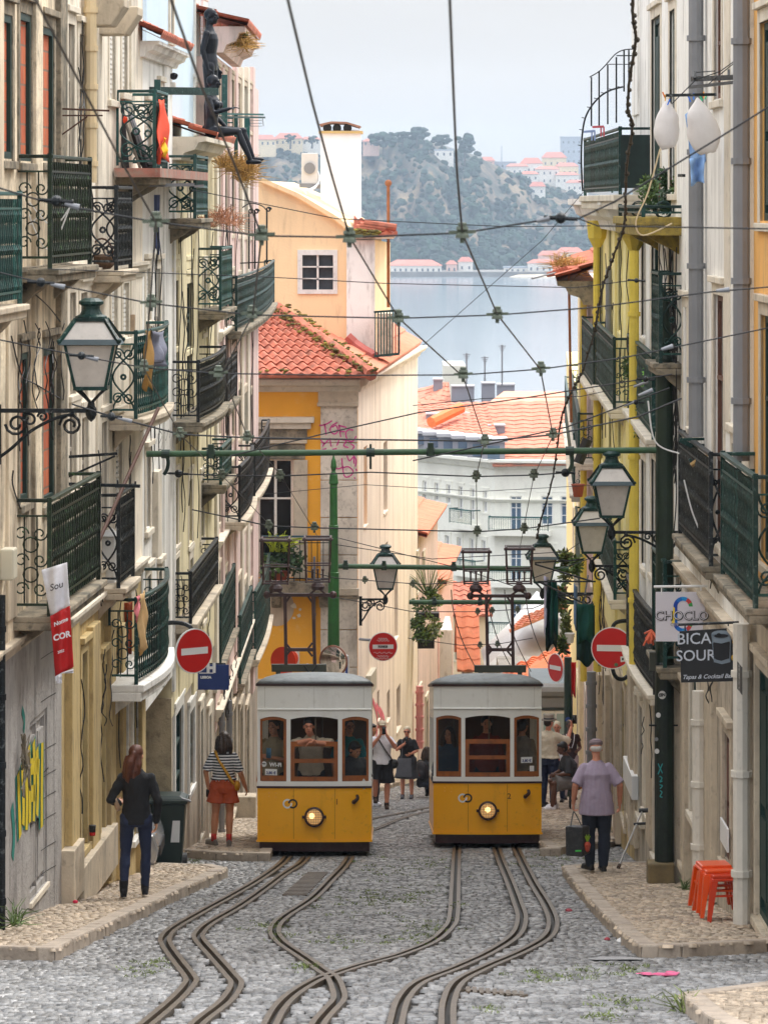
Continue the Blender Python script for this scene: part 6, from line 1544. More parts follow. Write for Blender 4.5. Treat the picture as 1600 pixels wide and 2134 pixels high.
hair_auburn=mat('hair_auburn',(.10,.028,.012),.5,.35,14,bump=.5,bscale=50); hair_brown=mat('hair_brown',(.035,.018,.010),.5,.35,14,bump=.5,bscale=50); hair_black=mat('hair_black',(.010,.009,.008),.5,.3,14); hair_white=mat('hair_white',srgb(214,210,204),.7,.15,14,bump=.4,bscale=50); hair_blond=mat('hair_blond',srgb(208,196,170),.6,.15,14)
leather=mat('leather',(.012,.011,.011),.4,.2,8); sole=mat('sole',srgb(140,128,112),.8,.2,8); phone_m=mat('phone_m',(.01,.01,.012),.25,0)
def stripemat(name,c1,c2,scale,axis=2,thr=.5,noise_=0):
    m=bpy.data.materials.new(name); m.use_nodes=True; nt=m.node_tree; N=nt.nodes; L=nt.links; b=N['Principled BSDF']; b.inputs['Roughness'].default_value=.85
    tc=N.new('ShaderNodeTexCoord'); sp=N.new('ShaderNodeSeparateXYZ'); L.new(tc.outputs['Object'],sp.inputs[0])
    mu=N.new('ShaderNodeMath'); mu.operation='MULTIPLY'; mu.inputs[1].default_value=scale
    fr=N.new('ShaderNodeMath'); fr.operation='FRACT'; gt=N.new('ShaderNodeMath'); gt.operation='GREATER_THAN'; gt.inputs[1].default_value=thr
    L.new(sp.outputs[axis],mu.inputs[0]); L.new(mu.outputs[0],fr.inputs[0]); L.new(fr.outputs[0],gt.inputs[0])
    mx=N.new('ShaderNodeMix'); mx.data_type='RGBA'; L.new(gt.outputs[0],mx.inputs[0]); mx.inputs[6].default_value=(*c1,1); mx.inputs[7].default_value=(*c2,1)
    L.new(mx.outputs[2],b.inputs['Base Color']); return m
striped=stripemat('striped',srgb(222,220,218),(.012,.014,.024),24); plaid=stripemat('plaid',srgb(172,162,180),srgb(150,126,150),62,0,.62)
J0=dict(pel=(0,.0,.95),waist=(0,.01,1.10),chest=(0,.0,1.30),top=(0,.01,1.435),neck=(0,.015,1.49),head=(0,-.012,1.63),
 sl=(.175,.01,1.405),sr=(-.175,.01,1.405),el=(.235,.04,1.13),er=(-.235,.04,1.13),wl=(.245,-.04,.885),wr=(-.245,-.04,.885),
 hl=(.095,0,.92),hr=(-.095,0,.92),kl=(.105,-.015,.50),kr=(-.105,-.015,.50),al=(.11,.025,.085),ar=(-.11,.025,.085))
class Person:
    def __init__(s,label,loc,rz=0,H=1.7,joints={},skin=skin_l,fat=1.0,bow=0,head_rz=0,head_tilt=0,group='people in the street',fingers=.5,cat='person',name='person'):
        s.k=H/1.75; s.J={k:V(v) for k,v in J0.items()}
        if bow:     # lean the trunk forward about the pelvis
            m=Matrix.Rotation(bow,3,'X'); c=s.J['pel']
            for q in ('waist','chest','top','neck','head','sl','sr','el','er','wl','wr'): s.J[q]=c+m@(s.J[q]-c)
        for k,v in joints.items(): s.J[k]=V(v)
        s.t=thing(name,label,cat,loc,group,rz); s.rz=rz; s.fat=fat; s.L=V(loc); s.skin=skin
        s.hm=Matrix.Rotation(head_rz,3,'Z')@Matrix.Rotation(head_tilt,3,'X'); s.fingers=fingers
    # every part is drawn in the person's own frame and scaled to height
    def fin(s,mb,name,m,remesh=.010,smooth=4,parent=None,disp=0,loc=None):
        mb.v=[tuple(V(p)*s.k) for p in mb.v]; me=bpy.data.meshes.new(name); me.from_pydata(mb.v,[],mb.f); ms=m if isinstance(m,list) else [m]
        for q in ms: me.materials.append(q)
        o=bpy.data.objects.new(name,me); COL.objects.link(o); o.parent=parent or s.t; WL[o.name]=s.L
        bm=bmesh.new(); bm.from_mesh(me); bmesh.ops.recalc_face_normals(bm,faces=bm.faces); bm.to_mesh(me); bm.free()
        if remesh:
            r=o.modifiers.new('remesh','REMESH'); r.mode='VOXEL'; r.voxel_size=remesh*s.k; r.use_smooth_shade=True
            if smooth: q=o.modifiers.new('smooth','SMOOTH'); q.factor=.5; q.iterations=smooth
            if disp:
                tx=bpy.data.textures.get('folds') or bpy.data.textures.new('folds','CLOUDS'); tx.noise_scale=.07; tx.noise_depth=2
                d=o.modifiers.new('folds','DISPLACE'); d.texture=tx; d.strength=disp; d.mid_level=.5; d.texture_coords='LOCAL'
        else: me.polygons.foreach_set('use_smooth',[True]*len(me.polygons))
        return o
    def ell(s,mb,rings,n=18):
        vs=[];fs=[]
        for c,rx,ry in rings:
            c=V(c)
            for j in range(n): a=2*math.pi*j/n; vs.append(c+V((rx*math.cos(a),ry*math.sin(a),0)))
        for i in range(len(rings)-1):
            for j in range(n): fs.append((i*n+j,i*n+(j+1)%n,(i+1)*n+(j+1)%n,(i+1)*n+j))
        fs.append(tuple(reversed(range(n)))); fs.append(tuple(range((len(rings)-1)*n,len(rings)*n))); mb.add(vs,fs)
    def seg(s,mb,pts,rs,n=12):
        pts=[V(p) for p in pts]; mb.tube(pts,rs,n); mb.ball(pts[0],rs[0],10,8); mb.ball(pts[-1],rs[-1],10,8)
        for p,r in zip(pts[1:-1],rs[1:-1]): mb.ball(p,r,10,8)
    def arm(s,mb,q,r=(.047,.046,.041,.038,.027),to=1.0,inf=0):
        sh,e,w=s.J['s'+q]+V((-.01 if q=='l' else .01,0,-.03)),s.J['e'+q],s.J['w'+q]
        pts=[sh,sh.lerp(e,.5),e,e.lerp(w,.4),w]; rs=[x*(.5+.5*s.fat)+inf for x in r]
        if to<1: # sleeve ends part of the way down (fraction of the whole arm)
            if to<=.5: f=to/.5; pts=[sh,sh.lerp(e,f*.5),sh.lerp(e,f)]; rs=[rs[0],rs[1]+.004,rs[1]+.008]
            else: f=(to-.5)/.5; pts=[sh,sh.lerp(e,.5),e,e.lerp(w,f)]; rs=[rs[0],rs[1],rs[2],lerp(rs[2],rs[4],f)]
        mb.tube(pts,rs,12)
        for p,r_ in zip(pts[:-1],rs[:-1]): mb.ball(p,r_,10,8)
        if to>=1: mb.ball(pts[-1],rs[-1],10,8)
    def leg(s,mb,q,r=(.088,.075,.054,.056,.036),to=1.0,inf=0):
        h,k,a=s.J['h'+q],s.J['k'+q],s.J['a'+q]; f0=s.fat**.7
        pts=[h,h.lerp(k,.5),k,k.lerp(a,.35)+V((0,.012,0)),a]; rs=[x*f0+inf for x in r]
        if to<1:
            f=to/.5
            if to<=.5: pts=[h,h.lerp(k,f*.5),h.lerp(k,f)]; rs=[rs[0],rs[1]+.012,rs[1]+.012+inf]
            else: g=(to-.5)/.5; pts=[h,h.lerp(k,.5),k,k.lerp(a,g)]; rs=rs[:3]+[lerp(rs[2],rs[4],g)+.004]
        mb.tube(pts,rs,14)
        for p,r_ in zip(pts[:-1],rs[:-1]): mb.ball(p,r_,12,8)
        if to>=1: mb.ball(pts[-1],rs[-1],10,8)
    def hand(s,mb,q,fdir=None,pn=None,curl=None):
        e,w=s.J['e'+q],s.J['w'+q]; d=V(fdir).normalized() if fdir is not None else (w-e).normalized(); curl=s.fingers if curl is None else curl
        sg=1 if q=='l' else -1
        n=V(pn) if pn is not None else V((-sg,0,0)); n=(n-d*n.dot(d)).normalized(); sd=d.cross(n).normalized()
        c=w+d*.05; m=Matrix((sd,d,n)).transposed(); mb.ball(c,(.039,.055,.017),10,8,m); mb.ball(w+d*.01,(.028,.03,.021),8,6,m)
        for i,(off,ln) in enumerate(((-.029,.066),(-.010,.076),(.010,.072),(.029,.056))):
            b=w+d*.09+sd*off; a1=curl*.9; a2=curl*1.9
            p1=b+(d*math.cos(a1)+n*math.sin(a1))*ln*.5; p2=p1+(d*math.cos(a2)+n*math.sin(a2))*ln*.5
            mb.tube([b-d*.02,b,p1,p2],[.010,.0095,.009,.0075],8); mb.ball(p2,.0075,6,4)
        tside=-sd if (sd.dot(V((0,-1,0)))<0) else sd
        b=w+d*.03+tside*.03; p1=b+(d*.75+tside*.6+n*.35)*.035; p2=p1+(d*.9+n*.45)*.03
        mb.tube([b-tside*.015,b,p1,p2],[.013,.012,.0105,.008],8); mb.ball(p2,.008,6,4)
        return w+d*.085+n*.02
    def headshape(s,mb):
        J=s.J; hc=J['head']; m=s.hm
        mb.ball(hc+m@V((0,.012,.03)),(.076,.096,.092),16,12,m); mb.ball(hc+m@V((0,-.025,-.045)),(.058,.068,.068),14,10,m)
        mb.ball(hc+m@V((0,-.05,-.088)),(.032,.034,.024),10,8,m)         # chin
        mb.ball(hc+m@V((0,-.098,-.016)),(.013,.018,.026),8,6,m); mb.ball(hc+m@V((0,-.106,-.028)),(.016,.014,.011),8,6,m)
        mb.ball(hc+m@V((0,-.083,.028)),(.052,.014,.010),10,6,m); mb.ball(hc+m@V((0,-.086,-.060)),(.024,.012,.008),8,6,m)
        for sg in (-1,1): mb.ball(hc+m@V((sg*.078,.012,-.008)),(.011,.02,.031),8,6,m); mb.ball(hc+m@V((sg*.04,-.075,-.012)),(.018,.014,.016),8,6,m)
        mb.tube([J['top'],J['neck'],hc+V((0,.012,-.05))],[.06,.052,.050],12)
    def body(s,arms=True,name='body',hands=None,feet=False,bust=0):
        J=s.J; f=s.fat; mb=MB()
        s.ell(mb,[(J['pel']+V((0,.0,-.09)),.11*f,.09*f),(J['pel']+V((0,.005,-.03)),.162*f,.108*f),(J['pel']+V((0,0,.04)),.158*f,.104*f),(J['waist'],.132*f,.096*f),(J['chest']+V((0,0,-.08)),.145*f,.106*f),(J['chest'],.158*f,.112*f),(J['chest']+(J['top']-J['chest'])*.55,.155,.098),(J['top']+V((0,0,-.012)),.115,.07),(J['top']+V((0,0,.025)),.075,.06),(J['neck'],.056,.056)])
        for q in 'lr':
            mb.ball(J['s'+q]+V((-.012 if q=='l' else .012,0,-.03)),(.055,.052,.055),12,8)
            s.arm(mb,q); s.leg(mb,q)
            if hands and q in hands: s.hand(mb,q,*hands[q])
            else: s.hand(mb,q)
            if feet:
                a=J['a'+q]; mb.ball(a+V((0,-.06,-.045)),(.042,.12,.036),12,8); mb.ball(a+V((0,.03,-.045)),(.034,.04,.04),10,8)
            if bust: mb.ball(J['chest']+V((.075 if q=='l' else -.075,-.09,.0)),(.06,.05,.06),12,8)
        s.headshape(mb)
        b=s.fin(mb,name,s.skin,.0085,3); s.b=b
        return b
    def eyes(s,mw=None):
        hc,m=s.J['head'],s.hm
        for sg in (-1,1):
            mb=MB(); mb.ball(hc+m@V((sg*.031,-.083,.006)),(.013,.009,.007),8,6,m); e=s.fin(mb,'eye',mw or mat('eye_dark',(.02,.015,.012),.3,0),0,parent=s.b)
            mb=MB(); mb.ball(hc+m@V((sg*.032,-.088,.027)),(.019,.008,.004),8,5,m); s.fin(mb,'eyebrow',hair_brown,0,parent=s.b)
        mb=MB(); mb.ball(hc+m@V((0,-.097,-.060)),(.022,.006,.006),8,5,m); s.fin(mb,'lips',mat('lips',srgb(160,92,80),.5,.05),0,parent=s.b)
    def top(s,m,sleeve=.42,length=-.02,inf=.014,name='shirt',flare=1.0,disp=.022,neckline=True):
        J=s.J; f=s.fat; mb=MB(); pz=J['pel']+V((0,0,length)); i=inf
        s.ell(mb,[(pz,.168*f*flare+i,.114*f*flare+i),(J['pel']+V((0,0,.05)),.162*f+i,.108*f+i),(J['waist'],.14*f+i,.102*f+i),(J['chest']+V((0,0,-.08)),.148*f+i,.108*f+i),(J['chest'],.160*f+i,.113*f+i),(J['chest']+(J['top']-J['chest'])*.55,.158+i*.7,.098+i),(J['top']+V((0,0,-.012)),.118+i*.6,.072+i*.7),(J['top']+V((0,0,.028)),.078+i*.4,.064),(J['neck']+V((0,0,-.008)),.062,.062)])
        for q in 'lr': mb.ball(J['s'+q]+V((-.012 if q=='l' else .012,0,-.03)),.054+i*.7,12,8); s.arm(mb,q,inf=i*.8,to=sleeve)
        return s.fin(mb,name,m,.012,3,disp=disp)
    def bottom(s,m,to=1.0,inf=.012,name='trousers',rise=.06,disp=.018,flare=0):
        J=s.J; f=s.fat; mb=MB(); i=inf
        s.ell(mb,[(J['pel']+V((0,0,-.13)),.12*f+i,.10*f+i),(J['pel']+V((0,.005,-.05)),.165*f+i,.112*f+i),(J['pel']+V((0,0,rise)),.155*f+i,.104*f+i)])
        for q in 'lr': s.leg(mb,q,inf=i+flare,to=to); mb.ball(J['h'+q]+V((0,.03,-.045)),.078*f+i*.7,12,8)
        return s.fin(mb,name,m,.012,3,disp=disp)
    def shoe(s,m,boot=0,dirs={}):
        for q in 'lr':
            a=s.J['a'+q]; mb=MB(); yaw=Matrix.Rotation(dirs.get(q,0),3,'Z')
            mb.ball(a+yaw@V((0,-.075,-.04)),(.046,.115,.042),12,8,yaw); mb.ball(a+yaw@V((0,.025,-.035)),(.04,.05,.05),10,8,yaw)
            if boot: mb.tube([a+V((0,.0,-.03)),a+V((0,0,boot))],[.048,.052],12)
            mb.hexa([a+yaw@V(p) for p in ((-.042,-.16,-.085),(.042,-.16,-.085),(.036,.07,-.085),(-.036,.07,-.085),(-.042,-.16,-.055),(.042,-.16,-.055),(.036,.07,-.055),(-.036,.07,-.055))])
            s.fin(mb,'shoe',m,.010,2)
    def hair(s,m,style,name='hair'):
        hc,hm=s.J['head'],s.hm; mb=MB(); T=lambda x,y,z: hc+hm@V((x,y,z))
        mb.ball(T(0,.022,.045),(.086,.098,.092),16,12,hm)
        if style=='ponytail':
            mb.ball(T(0,.05,0),(.08,.075,.09),14,10,hm); mb.ball(T(.0,.115,.035),(.034,.036,.036),10,8)
            mb.tube([T(0,.115,.03),T(.03,.15,-.04),T(.05,.13,-.13),T(.07,.11,-.22),T(.08,.10,-.30)],[.03,.05,.058,.05,.02],12)
            mb.tube([T(.03,.1,.0),T(.07,.11,-.1),T(.11,.09,-.24)],[.03,.035,.014],10)
            for x,z2,y in ((-.06,-.24,.08),(-.02,-.30,.11),(.03,-.31,.12),(.09,-.27,.10),(.11,-.20,.06)): mb.tube([T(x*.7,.06,.0),T(x*.9,.09,-.09),T(x+.015,y,-.18),T(x+.03+R.uniform(-.01,.02),y+.01,z2)],[.04,.038,.032,.006],8)
        if style=='bob':
            for x,y in ((-.075,.02),(-.06,.075),(0,.095),(.06,.075),(.075,.02),(-.08,-.03),(.08,-.03)):
                mb.tube([T(x*.8,y*.8,.06),T(x*1.05,y*1.05,-.04),T(x*1.25,y*1.2,-.13),T(x*1.2+R.uniform(-.02,.02),y*1.15,-.19-R.uniform(0,.03))],[.04,.048,.046,.022],10)
        if style=='short': mb.ball(T(0,.045,-.005),(.08,.072,.075),14,10,hm)
        if style=='fringe': mb.ball(T(0,.04,.0),(.084,.08,.085),14,10,hm); mb.ball(T(0,-.05,.085),(.06,.04,.03),12,8,hm)
        if style=='bun': mb.ball(T(0,.03,.0),(.082,.08,.085),14,10,hm); mb.ball(T(0,.06,.125),(.04,.04,.035),10,8)
        return s.fin(mb,name,m,.010,2,disp=.010)
    def pt(s,p): return V(p)*s.k
def stand(x,yfeet,Y,side=True): return V((xpx(x,Y),Y,gz(Y)+(.128 if side else .012)))

# woman in black walking away on the left pavement
p=Person('woman in black top and navy jeans walking away on the left pavement',stand(284,1872,42.6),math.pi+.06,1.68,dict(er=(-.25,.07,1.12),wr=(-.235,.0,.875),el=(.30,.03,1.13),wl=(.20,-.16,1.06),al=(.145,.10,.11),kl=(.125,-.03,.51),ar=(-.10,-.14,.09),kr=(-.11,-.09,.5),hl=(.1,0,.92)),skin_l,.96,head_rz=-.25)
# she faces away, so her left arm is on the left of the picture
p.body(hands={'l':((-.6,-.7,.2),(-.3,.3,1),.9)}); p.top(black_knit,1.0,-.10,.016,'top',1.02); p.bottom(navy_denim,1.0,.008,'jeans'); p.shoe(black_knit,.10); p.hair(hair_auburn,'ponytail')
mb=MB(); mb.box(V((.235,-.02,1.08)),(.05,.09,.17),M=Matrix.Rotation(.5,3,'X')@Matrix.Rotation(.4,3,'Y')); p.fin(mb,'purse',mat('purse',srgb(170,140,112),.6,.2,9),0)
# woman in striped tee
sp_=stand(466,1764,56.9); p=Person('woman in striped tee and rust shorts with a mustard strap on the left pavement',sp_,math.pi-.12,1.68,dict(el=(.27,.05,1.14),wl=(.25,-.03,.90),er=(-.27,.05,1.13),wr=(-.33,-.06,.90),al=(.15,.02,.09),kl=(.13,-.01,.5),ar=(-.09,.03,.09),kr=(-.09,-.03,.51)),skin_t,1.06,head_rz=.35,head_tilt=.1)
p.body(); p.top(striped,.46,.09,.022,'tee',1.05); p.bottom(rust_cloth,.30,.02,'shorts',.12,flare=.014); p.shoe(mat('grey_shoe',srgb(120,112,102),.8,.2,9),0,{'l':.9,'r':.15}); p.hair(hair_brown,'bob')
for q in 'lr':
    a=p.J['a'+q]; mb=MB(); mb.tube([a+V((0,0,-.02)),a+V((0,.004,.10))],[.043,.046],12); p.fin(mb,'sock',mat('sock_red',srgb(196,60,50),.8,.35,30),0)
mb=MB()
pts=[(.11,-.09,1.44),(.12,.05,1.46),(.04,.135,1.32),(-.07,.15,1.15),(-.16,.13,1.0),(-.20,.08,.95)]
q=crom([V(a) for a in pts],5); mb.tube(q,.016,6,sq=(1.4,.5)); p.fin(mb,'strap',mat('mustard',srgb(196,140,24),.6,.15,9),0)
mb=MB(); mb.ball(V((-.215,.02,.93)),(.05,.10,.085),12,8); p.fin(mb,'bag',mat('mustard',(0,0,0)),.01)
mb=MB(); mb.box(V((.255,-.05,.80)),(.05,.09,.12)); p.fin(mb,'camera_pouch',leather,.012)
# old man with shopping bag
om=stand(1243,1818,48.8); p=Person('elderly man in cap and lilac shirt walking away with a shopping bag',om,math.pi+.05,1.66,dict(el=(.29,.03,1.15),wl=(.31,-.04,.91),er=(-.31,.03,1.15),wr=(-.32,-.08,.90),hl=(.09,0,.9),al=(.085,-.05,.09),kl=(.1,-.05,.49),ar=(-.085,.03,.09)),skin_r,1.18,bow=.12,head_tilt=.25)
p.body(hands={'l':((0,-.1,-1),(-1,0,0),1.0)}); p.top(plaid,.47,-.19,.026,'shirt',1.10,.014); p.bottom(dark_denim,1.0,.022,'jeans'); p.shoe(leather,0,{'l':.5,'r':.1})
hc=p.J['head']; mb=MB(); mb.ball(hc+p.hm@V((0,.04,.0)),(.084,.074,.05),14,10,p.hm); p.fin(mb,'hair',hair_white,.01,2)
mb=MB(); mb.ball(hc+p.hm@V((0,.015,.075)),(.094,.108,.062),16,10,p.hm); mb.ball(hc+p.hm@V((0,-.10,.06)),(.07,.06,.016),12,8,p.hm); p.fin(mb,'cap',stripemat('capplaid',srgb(150,132,136),srgb(112,96,106),50,2,.6),.01,2)
mb=MB(); w_=p.J['wl']; mb.tube([w_+V((.0,0,.02)),w_+V((0,0,.045))],[.034,.035],12); p.fin(mb,'watch',leather,0)
kb=om+V((p.J['wl'].x*-1*p.k,.06,0)); bx=xpx(1196,48.4); top=zpx(1722,48.4); bot=zpx(1783,48.4)
bt=thing('shopping_bag','dark printed shopping bag with carrots hanging from the elderly man\'s hand','bag',V((bx,48.5,bot)))
mb=MB(); mb.hexa([V((bx-.11,48.36,bot)),V((bx+.10,48.30,bot-.01)),V((bx+.21,48.46,bot+.02)),V((bx-.02,48.54,bot+.02)),V((bx-.115,48.40,top)),V((bx+.105,48.34,top)),V((bx+.20,48.44,top+.0)),V((bx-.03,48.50,top))]); mb.build('bag_body',mat('bagm',(.02,.021,.023),.3,.4,6,(.10,.09,.09),.5,5),bt,bevel=.015)
mb=MB(); hx=om.x-p.J['wl'].x*p.k; hp=V((hx,48.78,om.z+.80*p.k))
for dx,dy in ((-.05,-.08),(.10,-.0)): mb.tube(crom([V((bx+dx,48.42+dy,top-.01)),hp.lerp(V((bx+dx,48.42+dy,top)),.3)+V((.0,0,.01)),hp]),.008,6)
mb.build('handle',iron_black,bt)
mb=MB(); mb.poly([V((bx+.01,48.305,bot+.06)),V((bx+.085,48.287,bot+.065)),V((bx+.085,48.287,bot+.085)),V((bx+.01,48.305,bot+.08))]); mb.build('print',mat('bag_green',(.05,.55,.06),.5,0),bt)
mb=MB(); c=V((bx+.165,48.36,bot+.12)); mb.lathe(c,[(.0,-.08),(.03,-.05),(.045,.02),(.03,.05),(.0,.06)],10); mb.build('print',mat('bag_red',(.42,.06,.03),.5,.1),bt)
mb=MB()
for k in range(5): mb.tube([c+V((0,0,.05)),c+V((-.03+.016*k,-.01,.13+.02*(k%2)))],.006,4)
mb.build('print',mat('bag_leaf',(.25,.40,.03),.5,.1),bt)

# photographing man in white
def phone(pp,c,rot=0,name='phone'):
    mb=MB(); mb.box(V(c),(.075,.012,.15),M=Matrix.Rotation(rot,3,'X')); return pp.fin(mb,name,phone_m,0)
p=Person('man in white tee and black shorts taking a photo with his phone',V((xpx(796,78.5),78.5,gz(78.5)+.012)),.05,1.80,dict(el=(.25,-.13,1.25),wl=(.08,-.24,1.50),er=(-.25,-.13,1.22),wr=(-.05,-.24,1.49),al=(.09,-.06,.09),ar=(-.13,.10,.20),kr=(-.13,-.02,.58)),skin_r,1.08)
p.body(hands={'l':((-.35,-.1,1),(-1,0,0),.8),'r':((.35,-.1,1),(1,0,0),.8)}); p.eyes(); p.top(white_cloth,.45,-.05,.022,'tee',1.05); p.bottom(black_knit,.47,.022,'shorts',flare=.012); p.shoe(mat('boot_brown',(.05,.03,.02),.7,.2,9),.05); 
hc=p.J['head']; mb=MB(); mb.ball(hc+V((0,.012,.07)),(.088,.102,.062),14,10); mb.ball(hc+V((0,-.09,.055)),(.065,.06,.012),12,8); p.fin(mb,'cap',beige_cloth,.01,2); phone(p,(.02,-.30,1.60))
mb=MB(); q=crom([V((-.10,-.08,1.45)),V((.0,-.145,1.28)),V((.12,-.14,1.10)),V((.22,-.06,.96))],5); mb.tube(q,.018,6,sq=(1.3,.5)); p.fin(mb,'strap',leather,0); mb=MB(); mb.ball(V((.23,-.03,.90)),(.10,.08,.10),12,8); p.fin(mb,'bag',leather,.012)
# woman with tote
p=Person('woman in black with a grey tote bag filming with her phone beside the pale wall',V((xpx(848,86),86,gz(86)+.012)),-.1,1.62,dict(el=(.25,-.08,1.18),wl=(.12,-.17,1.12),er=(-.24,-.08,1.2),wr=(-.03,-.22,1.37)),skin_r,1.04)
p.body(hands={'r':((.3,-.1,1),(1,0,0),.8)}); p.top(black_knit,.45,-.12,.022,'top',1.08); p.bottom(dgrey_cloth,.5,.03,'skirt',flare=.03); p.shoe(grey_cloth,.02); p.hair(hair_blond,'short'); phone(p,(.02,-.28,1.47))
hc=p.J['head']; mb=MB(); 
for sg in (-1,1): mb.ball(hc+V((sg*.032,-.092,.006)),(.026,.01,.02),10,6)
mb.bar(hc+V((-.07,-.088,.012)),hc+V((.07,-.088,.012)),.008); p.fin(mb,'sunglasses',phone_m,0)
mb=MB(); mb.hexa([V(q) for q in ((-.26,-.21,.55),(.14,-.21,.55),(.14,-.15,.55),(-.26,-.15,.55),(-.22,-.23,1.0),(.12,-.23,1.0),(.12,-.15,1.0),(-.22,-.15,1.0))]); p.fin(mb,'tote_bag',grey_cloth,.014,2,disp=.01)
mb=MB(); mb.tube(crom([V((-.12,-.2,1.0)),V((-.10,-.15,1.25)),V((-.12,-.05,1.44))]),.01,6); p.fin(mb,'strap',grey_cloth,0)
# crouching person with backpack behind the right tram
p=Person('seated person in dark clothes with a backpack left of the right tram',V((xpx(884,87),87,gz(87)-.02)),math.pi-.5,1.68,dict(pel=(0,0,.42),waist=(0,-.03,.57),chest=(0,-.07,.77),top=(0,-.09,.9),neck=(0,-.10,.955),head=(0,-.14,1.09),sl=(.175,-.09,.87),sr=(-.175,-.09,.87),el=(.25,-.2,.65),er=(-.25,-.2,.65),wl=(.15,-.40,.60),wr=(-.15,-.40,.60),hl=(.095,0,.40),hr=(-.095,0,.40),kl=(.14,-.42,.52),kr=(-.14,-.42,.52),al=(.14,-.42,.09),ar=(-.14,-.42,.09)),skin_t,1.0)
p.body(); p.top(dgrey_cloth,.5,.0,.022,'jacket'); p.bottom(dark_denim,1.0,.02,'trousers'); p.shoe(leather); p.hair(hair_brown,'bob')
mb=MB(); mb.ball(V((0,.14,.68)),(.17,.12,.24),14,10); mb.ball(V((0,.24,.60)),(.12,.06,.12),12,8); p.fin(mb,'backpack',mat('packm',(.018,.017,.022),.6,.2,8),.014)
mb=MB(); mb.ball(V((0,.305,.6)),(.05,.012,.03),8,6); p.fin(mb,'badge',red_cloth,0)
# shawl
p=Person('person in a grey hat and cream shawl holding up a phone on the right',V((xpx(1143,76),76,gz(76)+.128)),math.pi-.55,1.80,dict(er=(-.33,-.14,1.28),wr=(-.30,-.36,1.52),el=(.24,-.05,1.15),wl=(.2,-.2,1.3)),skin_r,1.05,head_rz=-.2)
p.body(hands={'r':((.1,-.3,1),(1,0,0),.7)}); p.top(shawl_cloth,.6,-.0,.04,'shawl',1.25,.03); p.bottom(navy_denim,1.0,.018,'jeans'); p.shoe(leather)
mb=MB(); mb.tube([V((-.22,-.1,1.15)),V((-.27,-.08,.95)),V((-.28,-.05,.65))],[.09,.10,.08],10,sq=(1,.5)); p.fin(mb,'shawl_end',white_cloth,.012,2,disp=.02)
hc=p.J['head']; mb=MB(); mb.lathe(hc+V((0,.01,.045)),[(.15,0),(.155,.012),(.098,.02),(.094,.09),(.085,.105),(.03,.10),(0,.098)],20,sy=1.12); p.fin(mb,'hat',mat('hat_grey',srgb(138,130,118),.9,.1,9),0)
mb=MB(); mb.lathe(hc+V((0,.01,.045)),[(.1,.021),(.1,.045),(.096,.045)],20,sy=1.12,cap=False); p.fin(mb,'hat_band',black_knit,0); mb=MB(); mb.box(V((-.33,-.43,1.66)),(.085,.014,.17),M=Matrix.Rotation(.55,3,'Z')); p.fin(mb,'phone',phone_m,0); p.hair(hair_brown,'short')
# seated man
sq=V((xpx(1196,75),75,gz(75)+.128)); p=Person('seated man in charcoal tee and grey shorts on a wooden stool at the right',sq,-1.35,1.75,dict(pel=(0,0,.54),waist=(0,-.04,.69),chest=(0,-.10,.88),top=(0,-.15,1.01),neck=(0,-.18,1.06),head=(0,-.24,1.18),sl=(.19,-.15,.97),sr=(-.19,-.15,.97),el=(.26,-.18,.72),er=(-.26,-.18,.72),wl=(.12,-.38,.68),wr=(-.12,-.38,.66),hl=(.1,0,.52),hr=(-.1,0,.52),kl=(.15,-.44,.52),kr=(-.12,-.44,.53),al=(.15,-.48,.09),ar=(-.10,-.36,.09)),skin_d,1.15,head_tilt=.25)
p.body(); p.top(dgrey_cloth,.5,-.02,.026,'tee'); p.bottom(shorts_grey,.47,.026,'shorts',flare=.012); p.shoe(white_cloth); p.hair(hair_black,'fringe'); p.eyes()
st=thing('wooden_stool','wooden stool with black legs under the seated man at the right','stool',sq+V((.02,0,0)))
mb=MB(); mb.box(sq+V((.08,0,.43)),(.38,.36,.04)); mb.build('seat',mat('stoolwood',srgb(150,92,44),.6,.2,8),st,bevel=.008)
for dx,dy in ((-.08,-.15),(.24,-.15),(-.08,.15),(.24,.15)): mb=MB(); mb.bar(sq+V((dx,dy,0)),sq+V((dx,dy,.41)),.03); mb.build('leg',iron_black,st)
# standing woman behind
p=Person('woman with tied-back hair and white straps standing behind the seated man',V((xpx(1187,81.5),81.5,gz(81.5)+.128)),.1,1.68,dict(wl=(.15,-.2,1.1),wr=(-.12,-.2,1.12)),skin_d,.98)
p.body(); p.eyes(); p.top(cloth('maroon_cloth',(.03,.014,.014)),.2,-.05,.018,'top'); p.bottom(cloth('pale_trousers',srgb(176,164,170)),1.0,.02,'trousers'); p.shoe(leather,.06); p.hair(hair_black,'short')
mb=MB()
for sg in (-1,1): mb.tube(crom([V((sg*.09,-.07,1.45)),V((sg*.07,-.14,1.3)),V((sg*.02,-.15,1.15))]),.008,6)
p.fin(mb,'strap',white_cloth,0)

p=Person('person in a brown top half hidden behind the left tram',V((xpx(776,80.5),80.5,gz(80.5)+.012)),.6,1.72,{},skin_t,1.0); p.body(); p.top(cloth('brown_cloth',(.06,.028,.018)),.5,-.04,.02); p.bottom(dgrey_cloth,1.0,.018); p.shoe(white_cloth); p.hair(hair_black,'fringe')
p=Person('woman in a coral top between the shawl wearer and the dark pole',V((xpx(1161,79.5),79.5,gz(79.5)+.128)),-.2,1.66,dict(el=(.24,-.1,1.2),wl=(.1,-.22,1.35)),skin_r,1.0); p.body(); p.eyes(); p.top(cloth('coral_cloth',(.32,.08,.06)),.4,-.04,.02); p.bottom(navy_denim,1.0,.018); p.shoe(leather); p.hair(hair_blond,'short')
